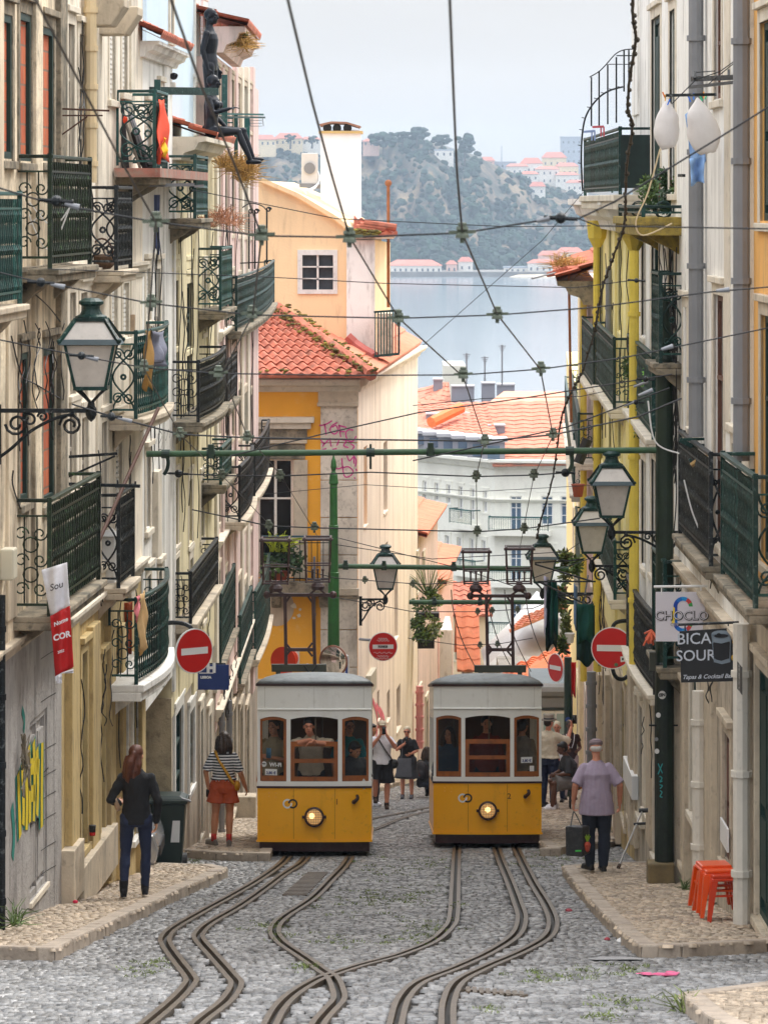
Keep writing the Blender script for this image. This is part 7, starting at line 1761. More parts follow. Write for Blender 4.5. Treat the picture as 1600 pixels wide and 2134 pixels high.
# inside the trams
def rider(Tf,label,x,y,zf,rz,H,joints,skin,shirt,hairm,hs,sleeve=.45,hands=None,eyes=True,trousers=dark_denim,**kw):
    q=Person(label,Tf(x,y,zf),rz,H,joints,skin,kw.pop('fat',1.05),group='tram passengers',**kw); q.body(hands=hands)
    if eyes: q.eyes()
    q.top(shirt,sleeve,-.06,.022,'shirt'); q.bottom(trousers,1.0,.018,'trousers'); q.hair(hairm,hs); return q
rider(T1,'man in beige tee leaning with folded arms over the left tram window',-.05,.16,.31,0,1.74,dict(el=(.32,-.16,1.36),er=(-.27,-.18,1.36),wl=(.06,-.36,1.42),wr=(-.02,-.345,1.45),sl=(.185,-.07,1.41),sr=(-.185,-.07,1.41),head=(-.03,-.17,1.62),neck=(-.01,-.08,1.49),top=(0,-.05,1.435),chest=(0,-.03,1.3)),skin_r,beige_cloth,hair_black,'fringe',hands={'l':((-1,-.25,-.15),(0,-.5,-1),.5),'r':((1,-.35,-.1),(0,-.5,-1),.5)})
q=rider(T1,'passenger in olive tee holding a phone in the left tram',-.60,.42,.31,-.5,1.70,dict(el=(.26,-.05,1.14),wl=(.10,-.25,1.20)),skin_t,olive_cloth,hair_brown,'short'); mb=MB(); mb.box(V((.10,-.33,1.28)),(.08,.012,.15)); q.fin(mb,'phone',mat('phone_blue',(.10,.25,.40),.3,0),0)
q=rider(T1,'passenger in teal shirt with glasses in the left tram',.50,.75,.31,.3,1.70,{},skin_t,teal_cloth,hair_brown,'short'); hc=q.J['head']; mb=MB()
for sg in (-1,1): ring(mb,hc+V((sg*.032,-.10,.006)),V((1,0,0)),UPV,.022,.003,10)
q.fin(mb,'glasses',phone_m,0)
q=rider(T1,'passenger in dark shirt holding a bottle behind the left tram right pane',.56,.30,.05,.5,1.68,dict(wl=(.02,-.28,1.05),el=(.24,-.08,1.1),head=(-.02,-.10,1.58)),skin_t,dgrey_cloth,hair_black,'fringe',head_tilt=.35,head_rz=.3); mb=MB(); mb.lathe(V((-.01,-.36,1.02)),[(.03,0),(.03,.12),(.012,.16),(.012,.2)],10); q.fin(mb,'bottle',mat('bottlem',srgb(200,200,200),.3,.1),0)
rider(T2,'driver in a dark red jacket behind the right tram window',.0,.62,.31,.1,1.72,{},skin_t,red_cloth,hair_black,'short',1.0)
rider(T2,'passenger in dark blue behind the right tram left pane',-.58,.55,.2,-.3,1.66,{},skin_t,cloth('blue_cloth',(.02,.05,.09)),hair_brown,'bob',1.0)
rider(T2,'passenger in pale shirt behind the right tram right pane',.56,.62,.31,2.6,1.68,{},skin_t,cloth('taupe_cloth',srgb(140,130,116)),hair_brown,'short',1.0,eyes=False)

# black mannequins on the tiled eave (shop dummies, not people)
mz=zpx(284,56.5)
p=Person('standing black mannequin on the tiled eave of the left houses',V((xpx(437,56.0),56.2,zpx(272,56.2))),1.35,1.80,dict(er=(-.23,.05,1.14),wr=(-.22,-.02,.88)),manq,1.0,cat='mannequin',name='mannequin',group='black mannequins')
p.body(feet=True)
p=Person('seated black mannequin dangling a leg from the tiled eave of the left houses',V((xpx(440,55.6),55.7,zpx(282,55.7)-.40)),1.35,1.72,dict(pel=(0,0,.50),waist=(0,-.01,.66),chest=(0,-.02,.86),top=(0,-.01,1.0),neck=(0,-.01,1.05),head=(0,-.03,1.19),sl=(.165,0,.97),sr=(-.165,0,.97),el=(.21,.0,.70),er=(-.20,-.08,.74),wl=(.22,-.18,.52),wr=(-.12,-.30,.80),hl=(.09,-.02,.46),hr=(-.09,-.02,.46),kl=(.10,-.46,.48),kr=(-.10,-.44,.46),al=(.10,-.60,.10),ar=(-.11,-.62,.06)),manq,.95,cat='mannequin',name='mannequin',group='black mannequins')
p.body(feet=True,bust=1,hands={'r':((.1,-1,.2),(0,0,-1),.3)})
# ================================================================ signs
def disc(c,nx,r,e=.0,n=32):
    ax=V((nx[1],-nx[0],0)); return [c+ax*(r*math.cos(2*math.pi*i/n))+UPV*(r*math.sin(2*math.pi*i/n))+V((nx[0],nx[1],0))*e for i in range(n)]
def no_entry(x,y,Y,r,yaw,label,arm,extra=None):
    c=P(x,y,Y); nx=(math.sin(yaw),-math.cos(yaw)); n3=V((nx[0],nx[1],0)); t=thing('no_entry_sign',label,'road sign',c,'no entry signs')
    mb=MB(); mb.prism(disc(c,nx,r,-.02),n3*.02); rim=mb.build('rim',white_paint,t)
    mb=MB(); mb.poly(disc(c,nx,r*.95,.003)); mb.build('disc',red_paint,t)
    ax=V((-nx[1],nx[0],0)); mb=MB(); w_,h_=r*.72,r*.15; q=c+n3*.006; mb.poly([q-ax*w_-UPV*h_,q+ax*w_-UPV*h_,q+ax*w_+UPV*h_,q-ax*w_+UPV*h_]); mb.build('bar',white_paint,t)
    mb=MB(); mb.tube(crom([c-n3*.06+V(a) for a in arm],5),.03,8); mb.bar(c-n3*.07,c-n3*.02,.12,.12); mb.build('bracket',iron_black if not extra=='grey' else zinc,t)
    return t,c,ax,n3
t_,c,ax,n3=no_entry(405,1357,51,.30,.66,'no entry sign on a black arm tilted toward the left tram, on the left wall',[(-.36,.05,.36),(-.2,.02,.37),(-.06,0,.34),(0,0,.25),(0,0,-.1)])
t_,c,ax,n3=no_entry(798,1348,82,.31,.05,'no entry sign with scribbles on the pale wall between the two trams',[(-.5,.3,.12),(-.3,.15,.12),(0,0,.12),(0,0,0)],'grey')
mb=MB(); a=c+n3*.009; mb.poly([a-ax*.12-UPV*.03,a+ax*.10-UPV*.03,a+ax*.10+UPV*.04,a-ax*.12+UPV*.04]); s1=mb.build('sticker',mat('sticker_pale',srgb(200,196,190),.6,.05),t_)
mb=MB(); text_mesh(mb,'FUNK25',a+n3*.004,ax,(0,0,1),.055,.004); mb.build('lettering',black_paint,s1)
mb=MB()
for zz,wd in ((.17,.1),(.13,.13),(-.13,.2),(-.2,.12),(-.25,.15)):
    pp=[c+n3*.009+ax*(wd*(i/12*2-1))+UPV*(zz+.02*math.sin(i*2.1)) for i in range(13)]; mb.tube(crom(pp,3),.004,4)
mb.build('scribble',white_paint,t_)
t_,c,ax,n3=no_entry(1275,1351,55.5,.305,-.12,'no entry sign with small stickers beside the black balcony on the right',[(.36,.1,.37),(.15,.05,.38),(.03,0,.34),(0,0,.2),(0,0,-.25),(.05,.0,-.42),(.15,.03,-.46),(.22,.05,-.42)])
mb=MB(); a=c+n3*.008+ax*.155-UPV*.155; mb.poly([a-ax*.03-UPV*.045,a+ax*.035-UPV*.035,a+ax*.03+UPV*.045,a-ax*.035+UPV*.035]); s1=mb.build('sticker',white_paint,t_)
mb=MB(); mb.box(a+n3*.004,(.025,.002,.03)); mb.build('print',black_paint,s1)
mb=MB(); a=c+n3*.008+ax*.06-UPV*.24; mb.poly([a+ax*.028*math.cos(i*.5)+UPV*.028*math.sin(i*.5) for i in range(13)]); mb.build('sticker',mat('st_green',(.12,.22,.10),.5,.4,40),t_)
no_entry(1157,1392,80,.30,-1.05,'no entry sign turned edge-on beside the far dark pole on the right',[(.26,.2,.28),(.12,.1,.34),(0,0,.25),(0,0,0)])
# red disc seen from behind, and the traffic mirror
c=P(590,1378,80); t=thing('round_sign','plain orange-red round sign half hidden behind the left tram collector','road sign',c)
mb=MB(); mb.prism(disc(c,(-.45,-.89),.30,0),V((.01,.02,0))); mb.build('disc',mat('orange_red',srgb(226,62,24),.5,.08),t); mb=MB(); mb.tube([c+V((.05,.05,.3)),V((c.x+.05,c.y+.05,gz(80)))],.03,8); mb.build('post',zinc,t)
mb=MB(); c2=P(606,1372,80.6); mb.prism(disc(c2,(-.45,-.89),.17,0),V((.01,.02,0))); tag(mb.build('round_sign',mat('orange_red2',srgb(232,96,60),.5,.08),loc=c2),'smaller orange disc just right of the red round sign','road sign')
c=P(694,1378,79); t=thing('traffic_mirror','round convex traffic mirror behind the left tram roof','mirror',c); n3=V((-.45,-.89,0)).normalized()
mb=MB(); mb.lathe(c,[(.31,-.05),(.33,-.02),(.33,.0),(.30,.01)],28,axis=n3,cap=False); mb.build('rim',mat('rim_brown',srgb(150,104,84),.6,.1),t)
mb=MB(); mb.lathe(c,[(.30,.0),(.22,.035),(.12,.055),(0,.062)],28,axis=n3,cap=False); mb.build('mirror_glass',mat('mirror_m',(.85,.85,.85),.06,0,metal=1),t,smooth=True)
mb=MB(); mb.lathe(c,[(.30,-.01),(.2,-.10),(0,-.13)],20,axis=n3); mb.tube([c-n3*.12,c-n3*.2,V((c.x+.1,c.y+.2,gz(79)))],.03,8); mb.build('post',zinc,t)
c=P(722,1390,81); mb=MB(); mb.box(c,(.05,.2,.5),rz=.3); t=tag(mb.build('street_sign',white_paint,loc=c),'narrow white and blue board seen edge-on beside the traffic mirror','sign'); mb=MB(); mb.box(c+V((-.0,-.105,.0)),(.045,.01,.42),rz=.3); mb.build('print',mat('blue_print',(.05,.10,.38),.5,.05),t); mb=MB(); mb.ball(c+V((0,-.112,.06)),(.02,.01,.05)); mb.build('print',red_paint,t)
# meter box on the pale wall
q=hs.op(762,774,1400,1442); mb=MB(); hs.blk(mb,*q,0,.12); mb.build('meter_box',mat('box_cream',(0,0,0)),H)
# blue sign
t=thing('hanging_sign','blue enamel board with white letters partly behind the left no entry sign','sign',P(447,1412,52.5),'hanging shop signs'); a,b=P(412,1438,52.5),P(477,1386,52.5)
mb=MB(); mb.bbox((a.x,52.5,a.z),(b.x,52.53,b.z)); mb.build('board',mat('sign_blue',(.012,.035,.16),.35,.06),t)
mb=MB(); text_mesh(mb,'H',P(440,1393,52.49),(1,0,0),(0,0,1),.17,.012); text_mesh(mb,'LISBOA',P(429,1412,52.49),(1,0,0),(0,0,1),.045,.003); mb.bbox(P(415,1404,52.494),P(445,1402,52.498)); mb.build('lettering',white_paint,t)
mb=MB(); mb.bar(P(470,1384,52.6),P(380,1384,52.6),.025); mb.build('bracket',iron_black,t)
# white board with the coloured C
t=thing('hanging_sign','white square board with a multicoloured letter C','sign',P(1417,1285,42.2),'hanging shop signs'); Ys=42.2
a,b=P(1366,1337,Ys),P(1469,1234,Ys); mb=MB(); mb.bbox((a.x,Ys,a.z),(b.x,Ys+.02,b.z)); mb.build('board',mat('board_white',srgb(222,218,226),.5,.02),t)
mb=MB(); mb.tube([P(1362,1223,Ys+.01),P(1504,1221,Ys+.01)],.014,8); 
for x in (1378,1460): mb.bar(P(x,1223,Ys+.01),P(x,1240,Ys+.01),.03,.012)
mb.build('bracket',white_paint,t)
cols=[(20,110,200),(20,70,170),(30,150,220),(206,70,70),(220,120,130),(60,160,80),(250,220,60)]
C0=P(1423,1281,Ys-.004); r0,r1=.062,.106
segs=[(0,25,5),(25,62,3),(62,100,2),(100,140,0),(140,175,1)]
def cpt(r,a,dz): return C0+V((r*math.cos(a),0,r*math.sin(a)+dz))
for a0,a1,ci in segs:
    for up in (1,-1):
        mb=MB(); vs=[];n_=6
        for i in range(n_+1):
            an=math.radians(lerp(a0,a1,i/n_))*up
            vs+=[cpt(r0,an,.09*up),cpt(r1,an,.09*up)]
        mb.add(vs,[(2*i,2*i+1,2*i+3,2*i+2) for i in range(n_)]); mb.build('letter_segment',mat('choc%d'%ci,srgb(*cols[ci]),.5,0),t)
for z0,z1,ci,xa in ((-.10,0,0,0),(0,.10,1,0)):
    mb=MB(); mb.poly([C0+V((-r1,0,z0)),C0+V((-r0,0,z0)),C0+V((-r0,0,z1)),C0+V((-r1,0,z1))]); mb.build('letter_segment',mat('choc%d'%ci,(0,0,0)),t)
mb=MB(); mb.poly([C0+V((-r1-.02,-.001,-.1)),C0+V((-r1+.015,-.001,-.1)),C0+V((-r1+.015,-.001,.07)),C0+V((-r1,-.001,.09))]); mb.build('letter_segment',mat('choc6',srgb(*cols[6]),.5,0),t)
mb=MB(); text_mesh(mb,'CHOCLO',P(1421,1284.5,Ys-.008),(1,0,0),(0,0,1),.138,.0055); mb.build('lettering',mat('ink_dark',(.02,.02,.025),.6,0),t)
mb=MB(); text_mesh(mb,'CHOCLO',P(1420.2,1283.8,Ys-.012),(1,0,0),(0,0,1),.138,-.0015); mb.build('lettering',mat('board_white',(0,0,0)),t)
mb=MB(); text_mesh(mb,'CEV',P(1405,1302,Ys-.008),(1,0,0),(0,0,1),.05,.001); mb.build('lettering',mat('ink_grey',srgb(170,166,176),.6,0),t)
# black cocktail bar board
t=thing('hanging_sign','black square board with white lettering and a painted drinking glass','sign',P(1473,1365,38.7),'hanging shop signs'); Ys=38.7
cs=[P(1416,1316,Ys),P(1530,1309,Ys-.1),P(1530,1420,Ys-.1),P(1419,1423,Ys)]
mb=MB(); mb.prism(cs,V((0,.025,0))); mb.build('board',mat('board_black',(.010,.0105,.012),.5,.05),t)
xd=(cs[1]-cs[0]).normalized(); nb=V((xd.y,-xd.x,0)).normalized()*.012
def bp(x,y): 
    u=(x-1416)/114; return cs[0].lerp(cs[1],u)+V((0,0,-(y-lerp(1316,1309,u))*Ys/F))+nb
mb=MB(); ud=(0,0,1); xq=V((1,-.14,.045))
text_mesh(mb,'BICA',bp(1446,1332),xq,ud,.160,.001); text_mesh(mb,'SOUR',bp(1450,1367),xq,ud,.155,.001); mb.build('lettering',mat('ink_pale',srgb(196,202,212),.6,0),t)
mb=MB(); text_mesh(mb,'Tapas & Cocktail Bar',bp(1474,1410),xq,ud,.059,.001,.35); mb.build('lettering',mat('ink_pale',(0,0,0)),t)
gl=mat('glass_paint',srgb(126,140,152),.6,.04); 
def gell(cx,cy,rx,ry,n=24): return [bp(cx+rx*math.cos(2*math.pi*i/n),cy+ry*math.sin(2*math.pi*i/n)) for i in range(n)]
mb=MB(); mb.poly([bp(1482,1322),bp(1523,1321),bp(1522,1336),bp(1503,1341),bp(1484,1338)]); mb.poly(gell(1503,1321,20.5,7.5)); mb.poly([bp(1487,1373),bp(1503,1377),bp(1522,1371),bp(1521,1380),bp(1504,1384),bp(1489,1380)]); mb.poly([bp(1482.5,1322),bp(1485,1322),bp(1490,1380),bp(1487.5,1380)]); mb.poly([bp(1520.5,1321),bp(1523,1321),bp(1521.8,1380),bp(1519.5,1380)]); mb.build('painted_glass',gl,t)
nb2=nb*1.25; nb=nb2*1.3; mb=MB(); mb.poly(gell(1503,1325,15,4)); mb.poly(gell(1498,1324,5,5)); mb.poly([bp(1485.5,1340),bp(1503,1343),bp(1521,1338),bp(1519.5,1371),bp(1503,1376),bp(1488,1372)]); mb.build('painted_drink',mat('drink',(.008,.009,.012),.5,0),t)
mb=MB(); mb.tube([P(1413,1302,Ys),P(1545,1297,Ys-.1)],.014,8)
for x,y in ((1427,1302),(1517,1300)): mb.bar(P(x,y,Ys-.02),P(x,y+14,Ys-.02),.03,.012)
mb.build('bracket',iron_black,t)
# banner on the left balcony
t=thing('banner','creased white and red cloth banner hanging from the mossy left balcony','banner',P(120,1290,37.8)); Yb=37.8
def cl_grid(tl,tr,bl,br,nx=10,ny=14,amp=.03,Y=37.8):
    vs=[];fs=[]
    for j in range(ny+1):
        for i in range(nx+1):
            u,v=i/nx,j/ny; x=lerp(lerp(tl[0],tr[0],u),lerp(bl[0],br[0],u),v); y=lerp(lerp(tl[1],tr[1],u),lerp(bl[1],br[1],u),v)
            vs.append(P(x,y,Y+amp*math.sin(u*9+v*2)+.02*math.sin(v*7+u*3)))
    for j in range(ny):
        for i in range(nx): a=j*(nx+1)+i; fs.append((a,a+1,a+nx+2,a+nx+1))
    return vs,fs
for nm,cs4,m in (('banner_top',((87,1188),(139,1172),(105,1284),(145,1262)),white_cloth),('banner_body',((105,1284),(145,1262),(115,1411),(153,1390)),mat('banner_red',srgb(190,26,26),.7,.06,8))):
    mb=MB(); mb.add(*cl_grid(*cs4)); o=mb.build(nm,m,t,smooth=True); md=o.modifiers.new('thickness','SOLIDIFY'); md.thickness=.004
for (x,y),(x2,y2) in (((115,1411),(129,1425)),((128,1403),(153,1404))): 
    mb=MB(); mb.add(*cl_grid((x,y-1),(x2,y-9 if x==115 else y-9),(x+1,y2),(x2,y2-1),4,3,.01,37.75)); mb.build('hem',white_cloth,t)
mb=MB(); text_mesh(mb,'Nome',P(127,1296,37.68),(1,0,.45),(-.1,0,1),.058,.002); text_mesh(mb,'COR',P(129,1326,37.68),(.7,0,.2),(-.1,0,1.0),.082,.003); text_mesh(mb,'2022',P(127,1358,37.68),(1,0,.35),(-.1,0,1),.035,.001); mb.build('lettering',white_cloth,t)
mb=MB(); text_mesh(mb,'Sou',P(117,1222,37.68),(.75,0,.25),(-.2,0,1),.09,.001,.2); mb.build('lettering',mat('ink_dark',(0,0,0)),t)
# graffiti on the grey wall, left
gy=mat('graf_yellow',srgb(206,182,10),.8,.15,6); gt_=mat('graf_teal',srgb(10,116,104),.8,.2,6)
for m,wd,o in ((gt_,.42,.006),(gy,.17,.012)):
    mb=MB()
    for pts in [[(36,1610),(38,1680),(40,1745)],[(44,1590),(47,1680),(46,1720)],[(50,1575),(54,1660),(53,1730)],[(58,1555),(60,1640),(60,1715)],[(68,1545),(70,1620),(68,1712)],[(75,1560),(77,1640),(75,1700)],[(86,1548),(85,1640),(85,1725)],[(60,1600),(70,1596),(80,1600)],[(62,1655),(72,1652)]]: stroke(mb,f1,pts,o,wd*(.8 if m is gt_ else 1))
    mb.build('graffiti',m,L1)
mb=MB(); stroke(mb,f1,[(24,1680),(28,1740),(25,1790)],.006,.16); stroke(mb,f1,[(45,1480),(50,1500),(48,1525)],.006,.1); mb.build('graffiti',gt_,L1)
mb=MB()
for y0 in (1360,1450,1555,1610,1655,1700,1760,1810): stroke(mb,f1,[(84,y0+14),(100,y0+3),(116,y0-6)],.005,.008)
for x in (72,112): stroke(mb,f1,[(x,1330),(x,1600),(x+1,1890)],.005,.015)
stroke(mb,f1,[(30,1720),(50,1660),(100,1600)],.0045,.015); mb.build('wall_crack',slot_dark,L1)
mb=MB(); c=f1.pt(f1.u(38),f1.z(1570,f1.u(38)),.04)
for _ in range(14): mb.tube([c+V((0,R.gauss(0,.06),R.gauss(0,.09))),c+V((R.uniform(.02,.1),R.gauss(0,.1),R.gauss(0,.14))),c+V((R.uniform(.0,.08),R.gauss(0,.15),R.gauss(-.15,.2)))],.01,4)
mb.build('cable_tangle',stone_dirty,L1)
mb=MB()
for pts in [[(668,1452+60),(672,1470+60)]]: pass
def scrib(parent,fac,pts,m,w_=.02,o=.02):
    mb=MB(); stroke(mb,fac,pts,o,w_); return mb.build('graffiti',m,parent)
scrib(L3,f3,[(309,925),(316,900),(322,908),(314,930),(320,936),(328,900),(330,918),(336,895),(338,912),(341,890)],black_paint,.018,.10)

# ================================================================ street things
# wheelie bin
bz=gz(52.6)+.0; bx=-2.93; by=52.6; t=thing('wheelie_bin','dark green wheelie bin with a white label between the left pavements','bin',(bx,by,bz))
bm_=mat('bin_green',(.010,.024,.02),.45,.15,5)
mb=MB(); mb.hexa([V((bx-.19,by-.2,bz+.04)),V((bx+.16,by-.2,bz+.04)),V((bx+.16,by+.2,bz+.04)),V((bx-.19,by+.2,bz+.04)),V((bx-.25,by-.26,bz+.9)),V((bx+.22,by-.26,bz+.9)),V((bx+.22,by+.26,bz+.9)),V((bx-.25,by+.26,bz+.9))]); mb.build('bin_body',bm_,t,bevel=.02)
mb=MB(); mb.bbox((bx-.28,by-.29,bz+.905),(bx+.25,by+.29,bz+.96)); mb.hexa([V((bx-.26,by-.27,bz+.961)),V((bx+.23,by-.27,bz+.961)),V((bx+.23,by+.27,bz+.961)),V((bx-.26,by+.27,bz+.961)),V((bx-.18,by-.2,bz+1.01)),V((bx+.15,by-.2,bz+1.01)),V((bx+.15,by+.2,bz+1.01)),V((bx-.18,by+.2,bz+1.01))]); mb.build('lid',bm_,t,bevel=.015)
mb=MB(); mb.tube([V((bx+.17,by-.3,bz+.99)),V((bx+.3,by-.3,bz+.95))],.015,8); mb.build('handle',zinc,t)
mb=MB(); mb.lathe(V((bx+.18,by-.12,bz+.11)),[(.02,0),(.11,0),(.11,.06),(.02,.06)],16,axis=V((1,0,0))); mb.build('wheel',black_paint,t)
mb=MB(); mb.poly([V((bx+.02,by-.238,bz+.38)),V((bx+.14,by-.238,bz+.38)),V((bx+.15,by-.258,bz+.68)),V((bx+.05,by-.258,bz+.68))]); mb.build('label_sheet',white_paint,t)
# nose of a parked car in the side lane
cz=gz(51.6); t=thing('parked_car','silver car nosing out of the left side lane behind the woman in black','car',(-4.4,51.4,cz)); silver=mat('car_silver',(.42,.43,.45),.25,.04,2,metal=.6,coat=.6)
mb=MB(); pr=[(-3.02,.22),(-2.98,.42),(-3.04,.62),(-3.25,.72),(-3.9,.84),(-4.5,.92),(-4.9,1.35),(-5.6,1.42),(-5.6,.2),(-3.1,.2)]
mb.prism([V((x,50.7,cz+z)) for x,z in pr],V((0,1.55,0))); mb.build('body',silver,t,bevel=.06)
mb=MB(); mb.ball(V((-3.07,50.92,cz+.60)),(.06,.16,.055),10,8); mb.build('headlight',mat('headl',srgb(150,154,160),.1,.02,coat=1),t)
mb=MB(); mb.bbox((-3.06,51.0,cz+.30),(-2.965,51.9,cz+.44)); mb.build('grille',black_paint,t)
mb=MB(); mb.lathe(V((-3.75,50.66,cz+.3)),[(.05,0),(.3,0),(.3,.2),(.05,.2)],20,axis=V((0,1,0))); mb.build('wheel',black_paint,t)
# stickers and scribbles on the white pipe
fk=MB(); q=r2.op(1535,1545,1385,1442,.235); r2.blk(fk,q[0],q[1],q[2],q[3],.228,.232); fs2=fk.build('sticker',black_paint,R2); fk=MB(); text_mesh(fk,'FUNK25',r2.pt((q[0]+q[1])/2,(q[2]+q[3])/2,.236),UPV,r2.d,.075,.003); fk.build('lettering',white_paint,fs2)
for i,(x,y,w_,h_,c_) in enumerate(((1541,1462,6,8,(.05,.2,.4)),(1547,1492,9,7,(.6,.05,.06)),(1538,1540,5,26,(.03,.03,.04)),(1545,1600,7,20,(.12,.12,.13)),(1549,1650,6,7,(.4,.07,.08)),(1540,1700,5,14,(.5,.12,.12)))):
    c=P(x,y,37.75); fk=MB(); fk.tube(crom([c+V((R.uniform(-1,1)*w_*.0047,-.03,R.uniform(-1,1)*h_*.0047)) for _ in range(7)],4),.006,4); fk.build('graffiti',mat('doodle%d'%i,c_,.6,.1),R2)
# stacked stools
sf=38.4; t0=None
red_m=mat('stool_red',srgb(196,52,14),.35,.06,5,coat=.3); or_m=mat('stool_orange',srgb(224,78,16),.35,.06,5,coat=.3)
def stool(loc,rz,m,label):
    t=thing('metal_stool',label,'stool',loc,'metal stools',rz); L=V(loc)
    o=V(loc); mb=MB(); mb.box(o+V((0,0,.445)),(.31,.31,.035)); mb.box(o+V((0,0,.415)),(.33,.33,.03)); mb.build('seat',m,t,bevel=.012)
    for sx in (-1,1):
        for sy in (-1,1):
            mb=MB(); a=o+V((sx*.14,sy*.14,.41)); b=o+V((sx*.205,sy*.205,0)); w_=.035
            mb.hexa([b+V((-w_*.5,-w_*.5,0)),b+V((w_*.5,-w_*.5,0)),b+V((w_*.5,w_*.5,0)),b+V((-w_*.5,w_*.5,0)),a+V((-w_,-w_,0)),a+V((w_,-w_,0)),a+V((w_,w_,0)),a+V((-w_,w_,0))]); mb.build('leg',m,t)
    mb=MB()
    for s_ in (-1,1): mb.bar(o+V((-.165,s_*.165,.26)),o+V((.165,s_*.165,.26)),.02); mb.bar(o+V((s_*.165,-.165,.26)),o+V((s_*.165,.165,.26)),.02)
    mb.build('cross_brace',m,t); return t
sx=xpx(1504,38.4); sz=gz(38.4)+.13
stool((sx+.03,38.4,sz),.12,red_m,'darker red metal stool nearest in the nested row by the grey pipe')
stool((sx-.03,38.52,sz+.03),.12,or_m,'bright orange metal stool in the middle of the nested row')
stool((sx-.06,38.66,sz+.055),.12,or_m,'bright orange metal stool at the back of the nested row')
# crutch leaning
a=V((xpx(1288,49.6),49.6,gz(49.6)+.13)); b=P(1338,1690,50.8); t=thing('crutch','grey aluminium crutch with black handle leaning against the right wall','crutch',a)
mb=MB(); mb.tube([a,b],.013,8); mb.build('shaft',mat('alu',(.55,.55,.55),.3,.05,4,metal=.7),t); mb=MB(); mb.tube([a,a.lerp(b,.05)],.024,8); mb.build('rubber_foot',mat('rubber',(.08,.05,.035),.8,.1),t)
mb=MB(); h=a.lerp(b,.76); mb.tube([h+V((-.04,0,0)),h+V((.12,0,.01))],.018,8); mb.build('handle',black_paint,t); mb=MB(); mb.tube([b+V((-.04,0,.0)),b+V((.09,-.03,.01))],.03,8); mb.build('arm_cuff',black_paint,t)
# cup on a sill, red petal, house tile, litter
c=f2.pt(f2.u(178),f2.z(1742,f2.u(178)),.08); mb=MB(); mb.lathe(c,[(.032,0),(.04,.11),(.042,.115),(.036,.12)],12); t=tag(mb.build('paper_cup',black_paint,loc=c),'dark paper cup standing on the yellow window ledge','cup'); mb=MB(); mb.lathe(c,[(.0335,.004),(.036,.04)],12,cap=False); mb.build('print',red_paint,t)
q=r2.op(1514,1529,1716,1764); mb=MB(); r2.blk(mb,*q,.05,.07); tl=mb.build('house_number',white_paint,R2); mb=MB(); text_mesh(mb,'C',r2.pt(r2.u(1521,.075),r2.z(1755,r2.u(1521)),.075),r2.d*-1,UPV,.12,.006); mb.build('lettering',black_paint,tl)
c=G(157,1907)+V((0,0,.14)); mb=MB(); mb.ball(c,(.03,.02,.02),8,6); tag(mb.build('dropped_flower',mat('petal',srgb(206,30,70),.6,.2,9),loc=c),'small crimson flower dropped on the left pavement','flower')
for (x,y,s_,lb) in ((1185,1902,.035,'small dark red leaf lying on the cobbles right of the rails'),(1296,1966,.05,'crumpled white paper by the right kerb'),(1265,1962,.04,'crumpled pinkish paper by the right kerb')):
    c=G(x,y)+V((0,0,.02)); mb=MB(); clump(mb,c,s_,8,6,.6,x); tag(mb.build('litter',white_paint if 'white' in lb else mat('petal2',srgb(150,60,70),.7,.2,9),loc=c),lb,'litter')
# doorstep things behind the striped woman
c=V((xpx(500,70),70,gz(70)+.13)); mb=MB(); mb.box(c+V((.05,0,.2)),(.5,.5,.4)); tag(mb.build('stone_step',stone,loc=c,bevel=.02),'stone doorstep blocks left of the left tram','step')
c=V((xpx(1300,62),62,gz(62)+.2)); 
t=thing('wall_box','white utility box on the yellow wall right of the elderly man','utility box',P(1326,1645,54)); q=r4.op(1314,1334,1612,1662); mb=MB(); r3.blk(mb,r3.u(1334),r3.u(1315),r3.z(1662,7),r3.z(1612,7),.005,.12); mb.build('box',white_paint,t,bevel=.01)

# ================================================================ laundry and clutter
def rail(key,x,y,out=.05):
    B=BAL[key]; f=B['fac']; u=f.u(x,B['o']+out); q=f.pt(u,0,B['o']+out); return V((q.x,q.y,zpx(y,q.y)))

def hang(label,p0,p1,ln,m,cat='laundry',name='hung_cloth',folds=3,amp=.04,taper=.15,skew=0,group='laundry hung over the street',nx=14,ny=10,ragged=.06):
    p0,p1=V(p0),V(p1); ax=(p1-p0); nr=ax.cross(UPV).normalized(); rr=random.Random(hash(label)%999)
    ph=rr.uniform(0,6); vs=[];fs=[]
    for j in range(ny+1):
        v=j/ny
        for i in range(nx+1):
            u=i/nx; uu=.5+(u-.5)*(1-taper*math.sin(v*2.2)); sag=.03*math.sin(u*math.pi)*ax.length
            vs.append(p0+ax*uu+nr*(amp*math.sin(u*folds*6.28+ph+v*1.3)*(.4+v)+.02*math.sin(v*9+u*4))+V((skew*v,0,-v*ln*(1+ragged*math.sin(u*7+ph))-sag*(1-v))))
    for j in range(ny):
        for i in range(nx): a=j*(nx+1)+i; fs.append((a,a+1,a+nx+2,a+nx+1))
    mb=MB(); mb.add(vs,fs); o=mb.build(name,m,loc=p0,smooth=True); md=o.modifiers.new('thickness','SOLIDIFY'); md.thickness=.006; md.offset=0
    return tag(o,label,cat,group)
green_towel=cloth('green_towel',(.004,.075,.06)); green_dark=cloth('green_dark',(.003,.03,.026)); lilac=cloth('lilac',srgb(186,182,206)); blue_jean=cloth('blue_jean',srgb(140,176,222)); bluegrey=cloth('bluegrey',srgb(86,98,140)); ochre_c=cloth('ochre_c',srgb(150,112,48)); sheer=cloth('sheer',srgb(120,122,138)); orange_c=cloth('orange_c',srgb(226,72,34)); flagy=cloth('flagy',srgb(230,180,20)); pinkc=cloth('pinkc',srgb(224,130,140)); tawny=cloth('tawny',srgb(206,170,120)); rustc=cloth('rustc',srgb(150,66,28))
Yl=63
